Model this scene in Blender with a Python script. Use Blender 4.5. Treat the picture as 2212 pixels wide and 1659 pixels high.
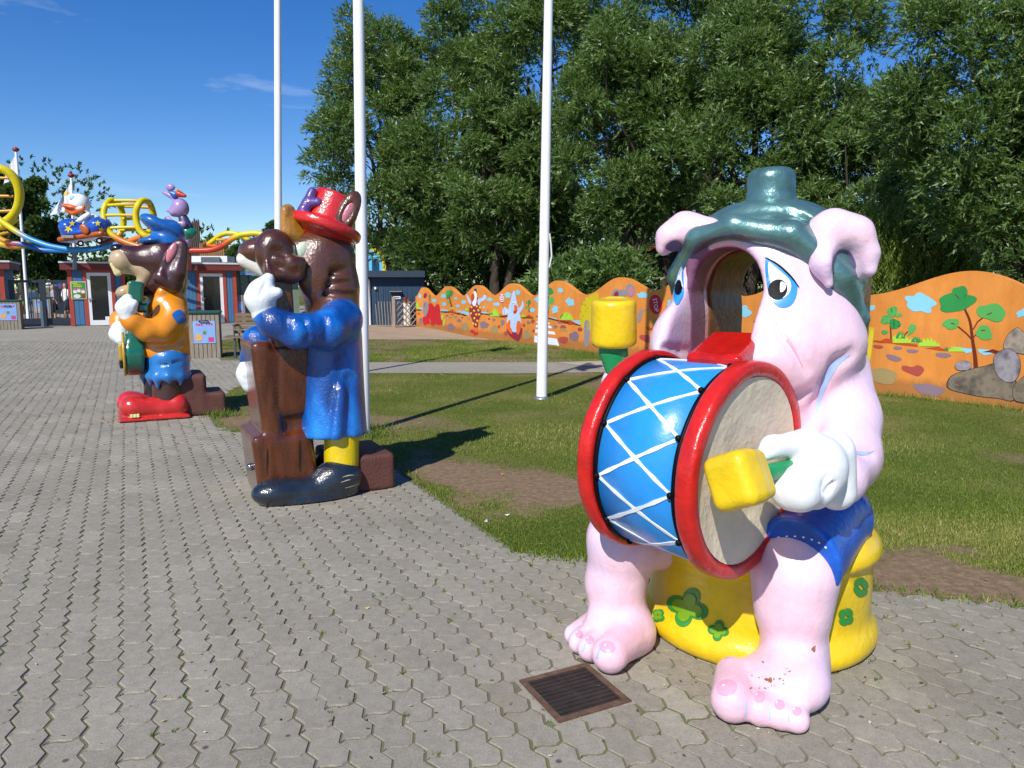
import bpy, bmesh, math, random, re
import numpy as np
from mathutils import Vector, Matrix
from mathutils.bvhtree import BVHTree
from mathutils.geometry import delaunay_2d_cdt
random.seed(7); RNG = np.random.default_rng(7)
for o in list(bpy.data.objects): bpy.data.objects.remove(o)
SC = bpy.context.scene
COL = SC.collection
# ------------------------------------------------------------------ camera
CAM_H, FPX, PITCH = 1.55, 1600.0, math.atan(211 / 1600.0)
cam = bpy.data.cameras.new('camera'); camo = bpy.data.objects.new('camera', cam); COL.objects.link(camo)
cam.sensor_fit = 'HORIZONTAL'; cam.sensor_width = 36; cam.lens = 36 * FPX / 2212
cam.clip_start = 0.05; cam.clip_end = 3000
camo.location = (0, 0, CAM_H); camo.rotation_euler = (math.pi / 2 - PITCH, 0, 0)
SC.camera = camo
# ------------------------------------------------------------------ sky, sun, exposure
SUN_EL, SUN_AZ = math.radians(43), math.atan2(-0.392, -0.920)
w = bpy.data.worlds.new('World'); SC.world = w; w.use_nodes = True
nt = w.node_tree; nt.nodes.clear()
sky = nt.nodes.new('ShaderNodeTexSky'); sky.sky_type = 'NISHITA'; sky.sun_disc = False
sky.sun_elevation = SUN_EL; sky.sun_rotation = SUN_AZ
sky.altitude = 0; sky.air_density = 1.0; sky.dust_density = 0.0; sky.ozone_density = 5.0
hs = nt.nodes.new('ShaderNodeHueSaturation'); hs.inputs['Saturation'].default_value = 1.3; hs.inputs['Hue'].default_value = 0.512
bg = nt.nodes.new('ShaderNodeBackground'); bg.inputs[1].default_value = 0.112
out = nt.nodes.new('ShaderNodeOutputWorld')
nt.links.new(sky.outputs[0], hs.inputs['Color'])
# thin cirrus: a few faint wisps high in the sky
tcw = nt.nodes.new('ShaderNodeTexCoord'); mpw = nt.nodes.new('ShaderNodeMapping'); mpw.inputs['Rotation'].default_value = (0, math.radians(-24), 0); mpw.inputs['Scale'].default_value = (2.2, 3, 13); mpw.inputs['Location'].default_value = (.35, 0, .62)
nzw = nt.nodes.new('ShaderNodeTexNoise'); nzw.inputs['Scale'].default_value = 1.6; nzw.inputs['Detail'].default_value = 7; nzw.inputs['Roughness'].default_value = .6; nzw.inputs['Distortion'].default_value = .4
rpw = nt.nodes.new('ShaderNodeValToRGB'); rpw.color_ramp.elements[0].position = .615; rpw.color_ramp.elements[1].position = .86; rpw.color_ramp.elements[1].color = (.34, .34, .34, 1)
mxw = nt.nodes.new('ShaderNodeMix'); mxw.data_type = 'RGBA'; mxw.inputs[7].default_value = (7.5, 8.2, 9.0, 1)
nt.links.new(tcw.outputs['Generated'], mpw.inputs[0]); nt.links.new(mpw.outputs[0], nzw.inputs['Vector']); nt.links.new(nzw.outputs[0], rpw.inputs[0]); nt.links.new(rpw.outputs[0], mxw.inputs[0]); nt.links.new(hs.outputs[0], mxw.inputs[6]); nt.links.new(mxw.outputs[2], bg.inputs[0]); nt.links.new(bg.outputs[0], out.inputs[0])
sl = bpy.data.lights.new('sun', 'SUN'); sl.energy = 4.7; sl.angle = math.radians(0.5); sl.color = (1.0, 0.95, 0.87)
so = bpy.data.objects.new('sun', sl); COL.objects.link(so)
sdir = Vector((math.sin(SUN_AZ) * math.cos(SUN_EL), math.cos(SUN_AZ) * math.cos(SUN_EL), math.sin(SUN_EL)))
so.rotation_euler = (-sdir).to_track_quat('-Z', 'Y').to_euler(); so.location = sdir * 50
vs = SC.view_settings; vs.view_transform = 'Standard'; vs.look = 'None'; vs.exposure = 0.22; vs.gamma = 1.0; vs.use_curve_mapping = False
SC.cycles.max_bounces = 6; SC.cycles.transparent_max_bounces = 6
# ------------------------------------------------------------------ geometry of the view, used to read places off the photograph
CP = np.array([0, 0, CAM_H]); cp_, sp_ = math.cos(PITCH), math.sin(PITCH)
def ray(x, y):
    u = (x - 1106) / FPX; v = (y - 829.5) / FPX
    return np.array([u, cp_ - v * sp_, -sp_ - v * cp_])
def at(x, y, Y): d = ray(x, y); return CP + d * (Y / d[1])            # the point at forward distance Y
def G(x, y, z=0.0): d = ray(x, y); return CP + d * ((z - CAM_H) / d[2])  # the point on the level z
def proj(p):
    q = np.asarray(p, float) - CP; zc = q[1] * cp_ - q[2] * sp_; up = q[1] * sp_ + q[2] * cp_
    return 1106 + FPX * q[0] / zc, 829.5 - FPX * up / zc
def nrm(v): v = np.asarray(v, float); return v / np.linalg.norm(v)
class Frame:                                                          # an upright thing that faces F; L is its left
    def __init__(s, O, F):
        s.O = np.array([O[0], O[1], 0.0]); s.F = nrm([F[0], F[1], 0]); s.L = np.array([-s.F[1], s.F[0], 0]); s.Z = np.array([0, 0, 1.0])
        s.R = np.stack([s.F, s.L, s.Z], 1)
    def __call__(s, x, y, l=0.0):                                     # the point seen at x,y on the plane l to the left of the middle
        d = ray(x, y); t = (l - (CP - s.O) @ s.L) / (d @ s.L); return CP + d * t
    def p(s, f, l, z): return s.O + s.F * f + s.L * l + s.Z * z
    def rot(s, deg):                                                  # tilt about the left axis: positive tips the top forward
        a = math.radians(deg); f = s.F * math.cos(a) - s.Z * math.sin(a); z = s.Z * math.cos(a) + s.F * math.sin(a); return np.stack([f, s.L, z], 1)
# ------------------------------------------------------------------ objects
ORG = {}
def tag(o, label=None, cat=None, group=None, kind=None):
    if label: o['label'] = label
    if cat: o['category'] = cat
    if group: o['group'] = group
    if kind: o['kind'] = kind
    return o
def thing(name, loc, label, cat, group=None):
    o = bpy.data.objects.new(name, None); COL.objects.link(o); o.empty_display_size = 0.2
    o.location = loc; ORG[o.name] = np.array(loc, float); return tag(o, label, cat, group)
def mesh_data(name, V, F, smooth=False, attrs=None):
    me = bpy.data.meshes.new(name); V = np.asarray(V, np.float32)
    me.vertices.add(len(V)); me.vertices.foreach_set('co', V.ravel())
    if isinstance(F, np.ndarray):
        n, k = F.shape; lv = F.ravel(); st = np.arange(n) * k
    else:
        ln = np.array([len(f) for f in F]); n = len(F); lv = np.concatenate([np.asarray(f) for f in F]) if n else np.zeros(0, int); st = np.concatenate([[0], np.cumsum(ln)[:-1]]) if n else ln
    me.loops.add(len(lv)); me.loops.foreach_set('vertex_index', np.asarray(lv, np.int32))
    me.polygons.add(n); me.polygons.foreach_set('loop_start', np.asarray(st, np.int32))
    for a, val in (attrs or {}).items():
        val = np.asarray(val, np.float32)
        if val.ndim == 2:
            at_ = me.color_attributes.new(a, 'FLOAT_COLOR', 'POINT'); at_.data.foreach_set('color', np.hstack([val, np.ones((len(val), 1), np.float32)]).ravel())
        else:
            at_ = me.attributes.new(a, 'FLOAT', 'POINT'); at_.data.foreach_set('value', val)
    me.update(calc_edges=True)
    me.polygons.foreach_set('use_smooth', np.full(n, smooth)); return me
def mk(name, V, F, mat, parent=None, smooth=False, label=None, cat=None, group=None, kind=None, attrs=None):
    V = np.asarray(V, float)
    org = ORG[parent.name] if parent is not None else np.array([(V[:, 0].min() + V[:, 0].max()) / 2, (V[:, 1].min() + V[:, 1].max()) / 2, V[:, 2].min()])
    me = mesh_data(name, V - org, F, smooth, attrs); me.materials.append(mat)
    o = bpy.data.objects.new(name, me); COL.objects.link(o)
    if parent is not None: o.parent = parent
    else: o.location = org
    ORG[o.name] = org
    return tag(o, label, cat, group, kind)
def children(o): return [c for c in bpy.data.objects if c.parent == o]
def copy_thing(o, loc, rz=None, label=None):
    c = o.copy(); COL.objects.link(c); c.location = loc
    if rz is not None: c.rotation_euler.z = rz
    if label: c['label'] = label
    for ch in children(o):
        d = ch.copy(); COL.objects.link(d); d.parent = c
        for g in children(ch):
            e = g.copy(); COL.objects.link(e); e.parent = d
    return c
class MB:                                                             # collects simple solids into one mesh
    def __init__(s): s.V = []; s.F = []; s.n = 0
    def add(s, V, F):
        s.V.append(np.asarray(V, float)); s.F += [[i + s.n for i in f] for f in F]; s.n += len(V); return s
    def box(s, c, h, R=None, bev=0.0):
        c = np.asarray(c, float); R = np.eye(3) if R is None else R; h = np.asarray(h, float)
        if bev > 0:
            bm = bmesh.new(); bmesh.ops.create_cube(bm, size=2)
            for v in bm.verts: v.co = Vector((v.co.x * h[0], v.co.y * h[1], v.co.z * h[2]))
            bmesh.ops.bevel(bm, geom=list(bm.edges), offset=bev, segments=1, affect='EDGES')
            bm.verts.index_update(); V = np.array([v.co[:] for v in bm.verts]); F = [[v.index for v in f.verts] for f in bm.faces]; bm.free()
            return s.add(V @ R.T + c, F)
        V = np.array([[x, y, z] for x in (-1, 1) for y in (-1, 1) for z in (-1, 1)]) * h
        return s.add(V @ R.T + c, [[0, 1, 3, 2], [4, 6, 7, 5], [0, 4, 5, 1], [2, 3, 7, 6], [0, 2, 6, 4], [1, 5, 7, 3]])
    def bar(s, a, b, w, t, up=(0, 0, 1)):
        a = np.asarray(a, float); b = np.asarray(b, float); d = nrm(b - a); u = np.asarray(up, float)
        if abs(d @ nrm(u)) > .98: u = np.array([1.0, 0, 0])
        y = nrm(np.cross(u, d)); z = np.cross(d, y)
        return s.box((a + b) / 2, (np.linalg.norm(b - a) / 2, w / 2, t / 2), np.stack([d, y, z], 1))
    def tube(s, P, r, seg=8, cap=True):
        P = np.asarray(P, float); n = len(P); r = np.broadcast_to(np.asarray(r, float), (n,))
        T = np.gradient(P, axis=0); T /= np.linalg.norm(T, axis=1)[:, None] + 1e-9
        u = np.cross(T[0], [0, 0, 1.0]); u = np.cross(T[0], [1.0, 0, 0]) if np.linalg.norm(u) < .1 else u; u = nrm(u)
        V = []
        for i in range(n):
            u = nrm(u - T[i] * (u @ T[i])); v = np.cross(T[i], u)
            a = np.arange(seg) * 2 * math.pi / seg
            V.append(P[i] + r[i] * (np.cos(a)[:, None] * u + np.sin(a)[:, None] * v))
        F = [[i * seg + j, i * seg + (j + 1) % seg, (i + 1) * seg + (j + 1) % seg, (i + 1) * seg + j] for i in range(n - 1) for j in range(seg)]
        V = np.concatenate(V)
        if cap: V = np.concatenate([V, V[:seg], V[-seg:]]); F += [list(range(n * seg, n * seg + seg))[::-1], [n * seg + seg + j for j in range(seg)]]
        return s.add(V, F)
    def lathe(s, c, prof, seg=20):                                    # prof: (radius, z) from bottom to top
        a = np.arange(seg) * 2 * math.pi / seg; c = np.asarray(c, float)
        V = np.concatenate([np.stack([c[0] + r * np.cos(a), c[1] + r * np.sin(a), np.full(seg, c[2] + z)], 1) for r, z in prof]); n = len(prof)
        F = [[i * seg + j, i * seg + (j + 1) % seg, (i + 1) * seg + (j + 1) % seg, (i + 1) * seg + j] for i in range(n - 1) for j in range(seg)]
        F += [list(range(seg))[::-1], [(n - 1) * seg + j for j in range(seg)]]
        return s.add(V, F)
    def prism(s, pts, thick):                                         # flat outline given by 3D points, pushed out by a vector
        pts = np.asarray(pts, float); n = len(pts); t = np.asarray(thick, float)
        F = [list(range(n))[::-1], [n + i for i in range(n)]] + [[i, (i + 1) % n, n + (i + 1) % n, n + i] for i in range(n)]
        return s.add(np.concatenate([pts, pts + t]), F)
    def build(s, name, mat, parent=None, smooth=False, **k):
        return mk(name, np.concatenate(s.V), s.F, mat, parent, smooth, **k)
# ------------------------------------------------------------------ sculpted solids: distance fields meshed with surface nets
class P_:
    def __init__(s, lo, hi, fn): s.lo = np.asarray(lo, float); s.hi = np.asarray(hi, float); s.fn = fn
def ell(c, r, R=None):
    c = np.asarray(c, float); r = np.asarray(r if np.ndim(r) else (r, r, r), float); R = np.eye(3) if R is None else R; m = r.max()
    def fn(p):
        q = (p - c) @ R; k0 = np.sqrt(((q / r) ** 2).sum(-1)); k1 = np.sqrt(((q / r ** 2) ** 2).sum(-1)) + 1e-9
        return k0 * (k0 - 1) / k1
    return P_(c - m, c + m, fn)
def cap(a, b, ra, rb=None):
    a = np.asarray(a, float); b = np.asarray(b, float); rb = ra if rb is None else rb; m = max(ra, rb); ab = b - a; L2 = ab @ ab + 1e-12
    def fn(p):
        q = p - a; t = np.clip((q @ ab) / L2, 0, 1); return np.linalg.norm(q - t[..., None] * ab, axis=-1) - (ra + (rb - ra) * t)
    return P_(np.minimum(a, b) - m, np.maximum(a, b) + m, fn)
def rbox(c, h, R=None, r=0.03):
    c = np.asarray(c, float); h = np.asarray(h, float) - r; R = np.eye(3) if R is None else R; m = np.linalg.norm(h + r)
    def fn(p):
        q = np.abs((p - c) @ R) - h; return np.linalg.norm(np.maximum(q, 0), axis=-1) + np.minimum(q.max(-1), 0) - r
    return P_(c - m, c + m, fn)
def cyl(a, b, ra, r=0.02, rb=None):
    a = np.asarray(a, float); b = np.asarray(b, float); L = np.linalg.norm(b - a); d = (b - a) / L; rb = ra if rb is None else rb; m = max(ra, rb)
    def fn(p):
        q = p - a; t = q @ d; rad = np.linalg.norm(q - t[..., None] * d, axis=-1); R_ = ra + (rb - ra) * np.clip(t / L, 0, 1)
        x = rad - R_ + r; y = np.abs(t - L / 2) - L / 2 + r
        return np.minimum(np.maximum(x, y), 0) + np.sqrt(np.maximum(x, 0) ** 2 + np.maximum(y, 0) ** 2) - r
    return P_(np.minimum(a, b) - m, np.maximum(a, b) + m, fn)
def tor(c, ax, R, r):
    c = np.asarray(c, float); ax = nrm(ax)
    def fn(p):
        q = p - c; t = q @ ax; rad = np.linalg.norm(q - t[..., None] * ax, axis=-1); return np.sqrt((rad - R) ** 2 + t ** 2) - r
    return P_(c - R - r, c + R + r, fn)
def half(p0, n):                                                      # solid on the side the normal points away from
    p0 = np.asarray(p0, float); n = nrm(n); return P_((-1e9,) * 3, (1e9,) * 3, lambda p: (p - p0) @ n)
def chain(*pr):                                                       # (point, radius) ... as capsules
    return [('+', 0.05, cap(a, b, ra, rb)) for (a, ra), (b, rb) in zip(pr[:-1], pr[1:])]
def sdf(ops, vox, smooth=2):
    ops = [o if isinstance(o, tuple) else ('+', 0.03, o) for o in ops]
    lo = np.min([o[2].lo for o in ops if o[0] == '+'], 0) - 3 * vox; hi = np.max([o[2].hi for o in ops if o[0] == '+'], 0) + 3 * vox
    n = np.ceil((hi - lo) / vox).astype(int) + 1
    ax = [lo[i] + vox * np.arange(n[i]) for i in range(3)]
    D = np.full(n, 1e3)
    for op, k, pr in ops:
        m = k + 4 * vox
        i0 = np.clip(np.floor((pr.lo - m - lo) / vox), 0, n).astype(int); i1 = np.clip(np.ceil((pr.hi + m - lo) / vox) + 1, 0, n).astype(int)
        if (i1 <= i0).any(): continue
        s = tuple(slice(a, b) for a, b in zip(i0, i1))
        p = np.stack(np.meshgrid(*[ax[i][s[i]] for i in range(3)], indexing='ij'), -1); d = pr.fn(p); a = D[s]; k = max(k, 1e-4)
        if op == '+':
            h = np.clip(.5 + .5 * (a - d) / k, 0, 1); D[s] = a * (1 - h) + d * h - k * h * (1 - h)
        elif op == '-':
            h = np.clip(.5 - .5 * (a + d) / k, 0, 1); D[s] = a * (1 - h) - d * h + k * h * (1 - h)
        else:                                                         # '&' keep only what is inside as well
            h = np.clip(.5 - .5 * (a - d) / k, 0, 1); D[s] = a * (1 - h) + d * h + k * h * (1 - h)
    S = D < 0
    cnt = sum(S[i:n[0] - 1 + i, j:n[1] - 1 + j, k:n[2] - 1 + k].astype(np.int8) for i in (0, 1) for j in (0, 1) for k in (0, 1))
    mask = (cnt > 0) & (cnt < 8); C = np.argwhere(mask); idx = np.full(mask.shape, -1, np.int64); idx[mask] = np.arange(len(C))
    acc = np.zeros((len(C), 3)); num = np.zeros(len(C))
    cor = [(i, j, k) for i in (0, 1) for j in (0, 1) for k in (0, 1)]
    val = {c: D[C[:, 0] + c[0], C[:, 1] + c[1], C[:, 2] + c[2]] for c in cor}
    for a in cor:
        for e in range(3):
            if a[e]: continue
            b = tuple(a[q] + (q == e) for q in range(3)); va, vb = val[a], val[b]; x = (va < 0) != (vb < 0)
            t = np.where(x, va / np.where(x, va - vb, 1), 0); p = np.array(a, float) + t[:, None] * (np.array(b) - np.array(a))
            acc += np.where(x[:, None], p, 0); num += x
    V = lo + vox * (C + acc / num[:, None]); Q = []
    for e in range(3):
        u, v = (e + 1) % 3, (e + 2) % 3
        sa = [slice(1, -1)] * 3; sb = [slice(1, -1)] * 3; sa[e] = slice(0, -1); sb[e] = slice(1, None)
        A = S[tuple(sa)]; B = S[tuple(sb)]; I = np.argwhere(A != B); I0 = I + np.array([0 if q == e else 1 for q in range(3)])
        fl = A[I[:, 0], I[:, 1], I[:, 2]]
        du = np.eye(3, dtype=int)[u]; dv = np.eye(3, dtype=int)[v]
        g = lambda J: idx[J[:, 0], J[:, 1], J[:, 2]]
        q = np.stack([g(I0 - du - dv), g(I0 - dv), g(I0), g(I0 - du)], 1)
        q[~fl] = q[~fl][:, ::-1]; Q.append(q)
    Q = np.concatenate(Q); Q = Q[(Q >= 0).all(1)]
    for _ in range(smooth):
        E = np.concatenate([Q[:, [0, 1]], Q[:, [1, 2]], Q[:, [2, 3]], Q[:, [3, 0]]]); E = np.concatenate([E, E[:, ::-1]])
        w_ = np.bincount(E[:, 0], minlength=len(V)); nb = np.stack([np.bincount(E[:, 0], V[E[:, 1], i], len(V)) for i in range(3)], 1)
        V = np.where(w_[:, None] > 0, .5 * V + .5 * nb / np.maximum(w_, 1)[:, None], V)
    return V, Q
def flat(*a):
    r = []
    for x in a: r += flat(*x) if isinstance(x, list) else [x]
    return r
BV = {}
def sculpt(name, ops, vox, mat, parent=None, bv=None, smooth=2, **k):
    V, Q = sdf(flat(*ops), vox, smooth); o = mk(name, V, Q, mat, parent, True, **k)
    if bv: BV.setdefault(bv, []).append((V, Q))
    return o
def bvh(key):
    Vs, Fs, n = [], [], 0
    for V, Q in BV[key]:
        Vs += [Vector(v) for v in V]; Fs += [[int(i) + n for i in q] for q in Q]; n += len(V)
    return BVHTree.FromPolygons(Vs, Fs)
# ------------------------------------------------------------------ flat paint laid on a surface (a real, very thin layer)
def cat_closed(P, n=6):
    P = np.asarray(P, float); N = len(P); o = []
    for i in range(N):
        a, b, c, d = P[(i - 1) % N], P[i], P[(i + 1) % N], P[(i + 2) % N]
        for t in np.arange(n) / n: o.append(.5 * (2 * b + (c - a) * t + (2 * a - 5 * b + 4 * c - d) * t * t + (3 * b - a - 3 * c + d) * t ** 3))
    return np.array(o)
def cat_open(P, n=6):
    P = np.asarray(P, float); P = np.concatenate([[2 * P[0] - P[1]], P, [2 * P[-1] - P[-2]]]); o = []
    for i in range(1, len(P) - 2):
        a, b, c, d = P[i - 1], P[i], P[i + 1], P[i + 2]
        for t in np.arange(n) / n: o.append(.5 * (2 * b + (c - a) * t + (2 * a - 5 * b + 4 * c - d) * t * t + (3 * b - a - 3 * c + d) * t ** 3))
    return np.array(o + [P[-2]])
def oval(cx, cy, rx, ry, rot=0, n=18):
    a = np.arange(n) * 2 * math.pi / n; x, y = rx * np.cos(a), ry * np.sin(a); c, s = math.cos(math.radians(rot)), math.sin(math.radians(rot))
    return np.stack([cx + x * c - y * s, cy + x * s + y * c], 1)
def lumpy(cx, cy, rx, ry, rot=0, k=3, amp=.12, seed=0, n=26):
    r = random.Random(seed); ph = [r.uniform(0, 6.28) for _ in range(3)]; P = []
    for i in range(n):
        a = i * 2 * math.pi / n; f = 1 + amp * (math.sin(k * a + ph[0]) + .6 * math.sin((k + 2) * a + ph[1])) / 1.3
        P.append((rx * f * math.cos(a), ry * f * math.sin(a)))
    P = np.array(P); c, s = math.cos(math.radians(rot)), math.sin(math.radians(rot))
    return np.stack([cx + P[:, 0] * c - P[:, 1] * s, cy + P[:, 0] * s + P[:, 1] * c], 1)
def stroke(P, wd):
    P = np.asarray(P, float); wd = np.broadcast_to(np.asarray(wd, float), (len(P),)); T = np.gradient(P, axis=0); T /= np.linalg.norm(T, axis=1)[:, None] + 1e-9
    N = np.stack([-T[:, 1], T[:, 0]], 1) * wd[:, None] / 2
    return np.concatenate([P + N, (P - N)[::-1]])
def fill2d(poly, L):
    poly = np.asarray(poly, float); n = len(poly); lo, hi = poly.min(0), poly.max(0)
    d = []
    for i in range(n):
        a, b = poly[i], poly[(i + 1) % n]; m = max(1, int(np.linalg.norm(b - a) / L)); d += [a + (b - a) * t / m for t in range(m)]
    v = [Vector(p) for p in d]; m = len(v); ed = [(i, (i + 1) % m) for i in range(m)]
    gx = np.arange(lo[0] + L * .5, hi[0], L); gy = np.arange(lo[1] + L * .5, hi[1], L)
    v += [Vector((x, y)) for x in gx for y in gy]
    r = delaunay_2d_cdt(v, ed, [list(range(m))], 1, 1e-5)
    return np.array([q[:] for q in r[0]]), [list(f) for f in r[2]]
def lay(polys, tree, off=0.003, L=6):
    Vs, Fs, n = [], [], 0
    for poly in polys:
        if not isinstance(poly, tuple): P, F = fill2d(poly, L)
        else: P, F = poly
        hit = np.full(len(P), False); W = np.zeros((len(P), 3))
        for i, (x, y) in enumerate(P):
            d = nrm(ray(x, y)); h = tree.ray_cast(Vector(CP), Vector(d))
            if h[0] is None: continue
            nn = np.array(h[1]); nn = -nn if nn @ d > 0 else nn; W[i] = np.array(h[0]) + nn * off; hit[i] = True
        for f in F:
            if all(hit[i] for i in f):
                q = [W[i] for i in f]; e = max(np.linalg.norm(q[i] - q[i - 1]) for i in range(len(q)))
                dd = [np.linalg.norm(x - CP) for x in q]
                if max(dd) - min(dd) > 0.05 * min(dd): continue
                nv = np.cross(q[1] - q[0], q[2] - q[0]); f = f[::-1] if nv @ (q[0] - CP) > 0 else f
                Fs.append([i + n for i in f])
        Vs.append(W); n += len(P)
    V = np.concatenate(Vs); used = sorted({i for f in Fs for i in f}); mp = {j: i for i, j in enumerate(used)}
    return V[used], [[mp[i] for i in f] for f in Fs]
def paint(name, polys, tree, mat, parent, off=0.003, L=6, **k):
    V, F = lay(polys, tree, off, L)
    if not len(F): print('paint missed', name, proj(np.zeros(3) + 1)); return None
    return mk(name, V, F, mat, parent, True, **k)
_txt = {}
def text2d(s):                                                        # lettering as 2D points (unit cap height, y up) and faces
    if s not in _txt:
        cu = bpy.data.curves.new('lettering', 'FONT'); cu.body = s; cu.align_x = 'CENTER'; cu.align_y = 'CENTER'; cu.resolution_u = 2
        ob = bpy.data.objects.new('lettering', cu); COL.objects.link(ob); dg = bpy.context.evaluated_depsgraph_get(); me = ob.evaluated_get(dg).to_mesh()
        V = np.array([v.co[:2] for v in me.vertices]); F = [list(p.vertices) for p in me.polygons]; ob.evaluated_get(dg).to_mesh_clear()
        bpy.data.objects.remove(ob); bpy.data.curves.remove(cu); _txt[s] = (V, F)
    return _txt[s]
# ------------------------------------------------------------------ materials
def lin(h):
    if not isinstance(h, str): return tuple(h)
    h = h.lstrip('#'); c = [int(h[i:i + 2], 16) / 255 for i in (0, 2, 4)]
    return tuple(x / 12.92 if x <= .04045 else ((x + .055) / 1.055) ** 2.4 for x in c)
def new_mat(name):
    m = bpy.data.materials.new(name); m.use_nodes = True; t = m.node_tree; return m, t, t.nodes['Principled BSDF']
def N(t, kind, **k):
    n = t.nodes.new(kind)
    for a, v in k.items():
        if a.startswith('_'): setattr(n, a[1:], v)
        else: n.inputs[a.replace('__', ' ')].default_value = v
    return n
def noise(t, scale, detail=4, rough=.55, coord='Object', stretch=None):
    tc = N(t, 'ShaderNodeTexCoord'); n = N(t, 'ShaderNodeTexNoise', Scale=scale, Detail=detail, Roughness=rough); src = tc.outputs[coord]
    if stretch:
        mp = N(t, 'ShaderNodeMapping'); mp.inputs['Scale'].default_value = stretch; t.links.new(src, mp.inputs[0]); src = mp.outputs[0]
    t.links.new(src, n.inputs['Vector']); return n
def ramp(t, src, stops):
    r = N(t, 'ShaderNodeValToRGB'); e = r.color_ramp.elements
    while len(e) < len(stops): e.new(.5)
    for q, (p, c) in zip(e, stops): q.position = p; q.color = (c, c, c, 1) if isinstance(c, (int, float)) else (*lin(c), 1)
    t.links.new(src, r.inputs[0]); return r
def mix(t, fac, a, b, mode='MIX'):
    m = N(t, 'ShaderNodeMix', _data_type='RGBA', _blend_type=mode)
    for s, i in ((fac, 0), (a, 6), (b, 7)):
        if hasattr(s, 'links') or hasattr(s, 'is_output'): t.links.new(s, m.inputs[i])
        else: m.inputs[i].default_value = s if i == 0 else (*lin(s), 1)
    return m.outputs[2]
_mc = {}
def paintmat(name, color, rough=.3, var=.12, nscale=7, bump=.0, bscale=60, coat=0.0, metal=0.0, spec=.5, stretch=None, chips=0.0, chipcol='#6b4a3a', attr=None):
    if name in _mc: return _mc[name]
    m, t, b = new_mat(name); c = lin(color); n = noise(t, nscale, 5, .6, stretch=stretch)
    lo = tuple(x * (1 - var) for x in c); hi = tuple(min(1, x * (1 + var)) for x in c)
    r = ramp(t, n.outputs[0], [(.3, lo), (.7, hi)]); col = r.outputs[0]
    if attr:
        a = N(t, 'ShaderNodeAttribute', _attribute_name=attr); col = mix(t, .85, '#ffffff', col, 'MIX'); m2 = N(t, 'ShaderNodeMix', _data_type='RGBA', _blend_type='MULTIPLY'); m2.inputs[0].default_value = 1
        rr = ramp(t, n.outputs[0], [(.3, 1 - var), (.7, 1 + var)]); t.links.new(a.outputs[0], m2.inputs[6]); t.links.new(rr.outputs[0], m2.inputs[7]); col = m2.outputs[2]
    if chips > 0:
        n2 = noise(t, 34, 6, .72); n3 = noise(t, 2.3, 2, .5)
        ad = N(t, 'ShaderNodeMath', _operation='ADD'); t.links.new(n2.outputs[0], ad.inputs[0]); t.links.new(n3.outputs[0], ad.inputs[1])
        hv = N(t, 'ShaderNodeMath', _operation='MULTIPLY'); hv.inputs[1].default_value = .5; t.links.new(ad.outputs[0], hv.inputs[0])
        cr = ramp(t, hv.outputs[0], [(.665 - chips, 0.0), (.675 - chips, 1.0)]); col = mix(t, cr.outputs[0], col, chipcol)
    t.links.new(col, b.inputs['Base Color'])
    b.inputs['Roughness'].default_value = rough; b.inputs['Metallic'].default_value = metal; b.inputs['Specular IOR Level'].default_value = spec
    b.inputs['Coat Weight'].default_value = coat; b.inputs['Coat Roughness'].default_value = .06
    if bump > 0:
        n4 = noise(t, bscale, 3, .6); bp = N(t, 'ShaderNodeBump', Strength=bump, Distance=.02); t.links.new(n4.outputs[0], bp.inputs['Height']); t.links.new(bp.outputs[0], b.inputs['Normal'])
        if coat > 0: t.links.new(bp.outputs[0], b.inputs['Coat Normal'])
    _mc[name] = m; return m
# ================================================================== GROUND
CD = nrm(ray(273, 618.5) * [1, 1, 0])[:2]; CV = np.array([CD[1], -CD[0]])     # the way the paver rows run, and across
def inside(P, poly):
    P = np.asarray(P, float); poly = np.asarray(poly, float); r = np.zeros(len(P), bool); n = len(poly)
    for i in range(n):
        a, b = poly[i], poly[(i + 1) % n]; c = ((a[1] > P[:, 1]) != (b[1] > P[:, 1]))
        r ^= c & (P[:, 0] < (b[0] - a[0]) * (P[:, 1] - a[1]) / (b[1] - a[1] + 1e-12) + a[0])
    return r
def gp(*px): return np.array([G(x, y)[:2] for x, y in px])
def sheet(name, poly, z, mat, L=None, attrs=None, **k):
    P, F = fill2d(poly, L) if L else (np.asarray(poly), [list(range(len(poly)))])
    V = np.hstack([P, np.full((len(P), 1), z)]); 
    q = V[F[0]]; F = [f[::-1] for f in F] if np.cross(q[1] - q[0], q[2] - q[0])[2] < 0 else F
    return mk(name, V, F, mat, None, False, kind='structure', attrs=attrs(P) if attrs else None, **k)
def vnoise(P, s, seed=0):                                              # smooth value noise on the plane
    r = np.random.default_rng(seed); T = r.random((64, 64)); q = np.asarray(P) / s; i = np.floor(q).astype(int); f = q - i; f = f * f * (3 - 2 * f)
    g = lambda a, b: T[(i[:, 0] + a) % 64, (i[:, 1] + b) % 64]
    return (g(0, 0) * (1 - f[:, 0]) + g(1, 0) * f[:, 0]) * (1 - f[:, 1]) + (g(0, 1) * (1 - f[:, 0]) + g(1, 1) * f[:, 0]) * f[:, 1]
# far ground
m, t, b = new_mat('earth'); n = noise(t, .4, 6); r = ramp(t, n.outputs[0], [(.3, '#4a5528'), (.7, '#6d6b3e')]); t.links.new(r.outputs[0], b.inputs['Base Color']); b.inputs['Roughness'].default_value = .95
sheet('ground', [(-900, -60), (900, -60), (900, 1500), (-900, 1500)], -0.06, m)
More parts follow.
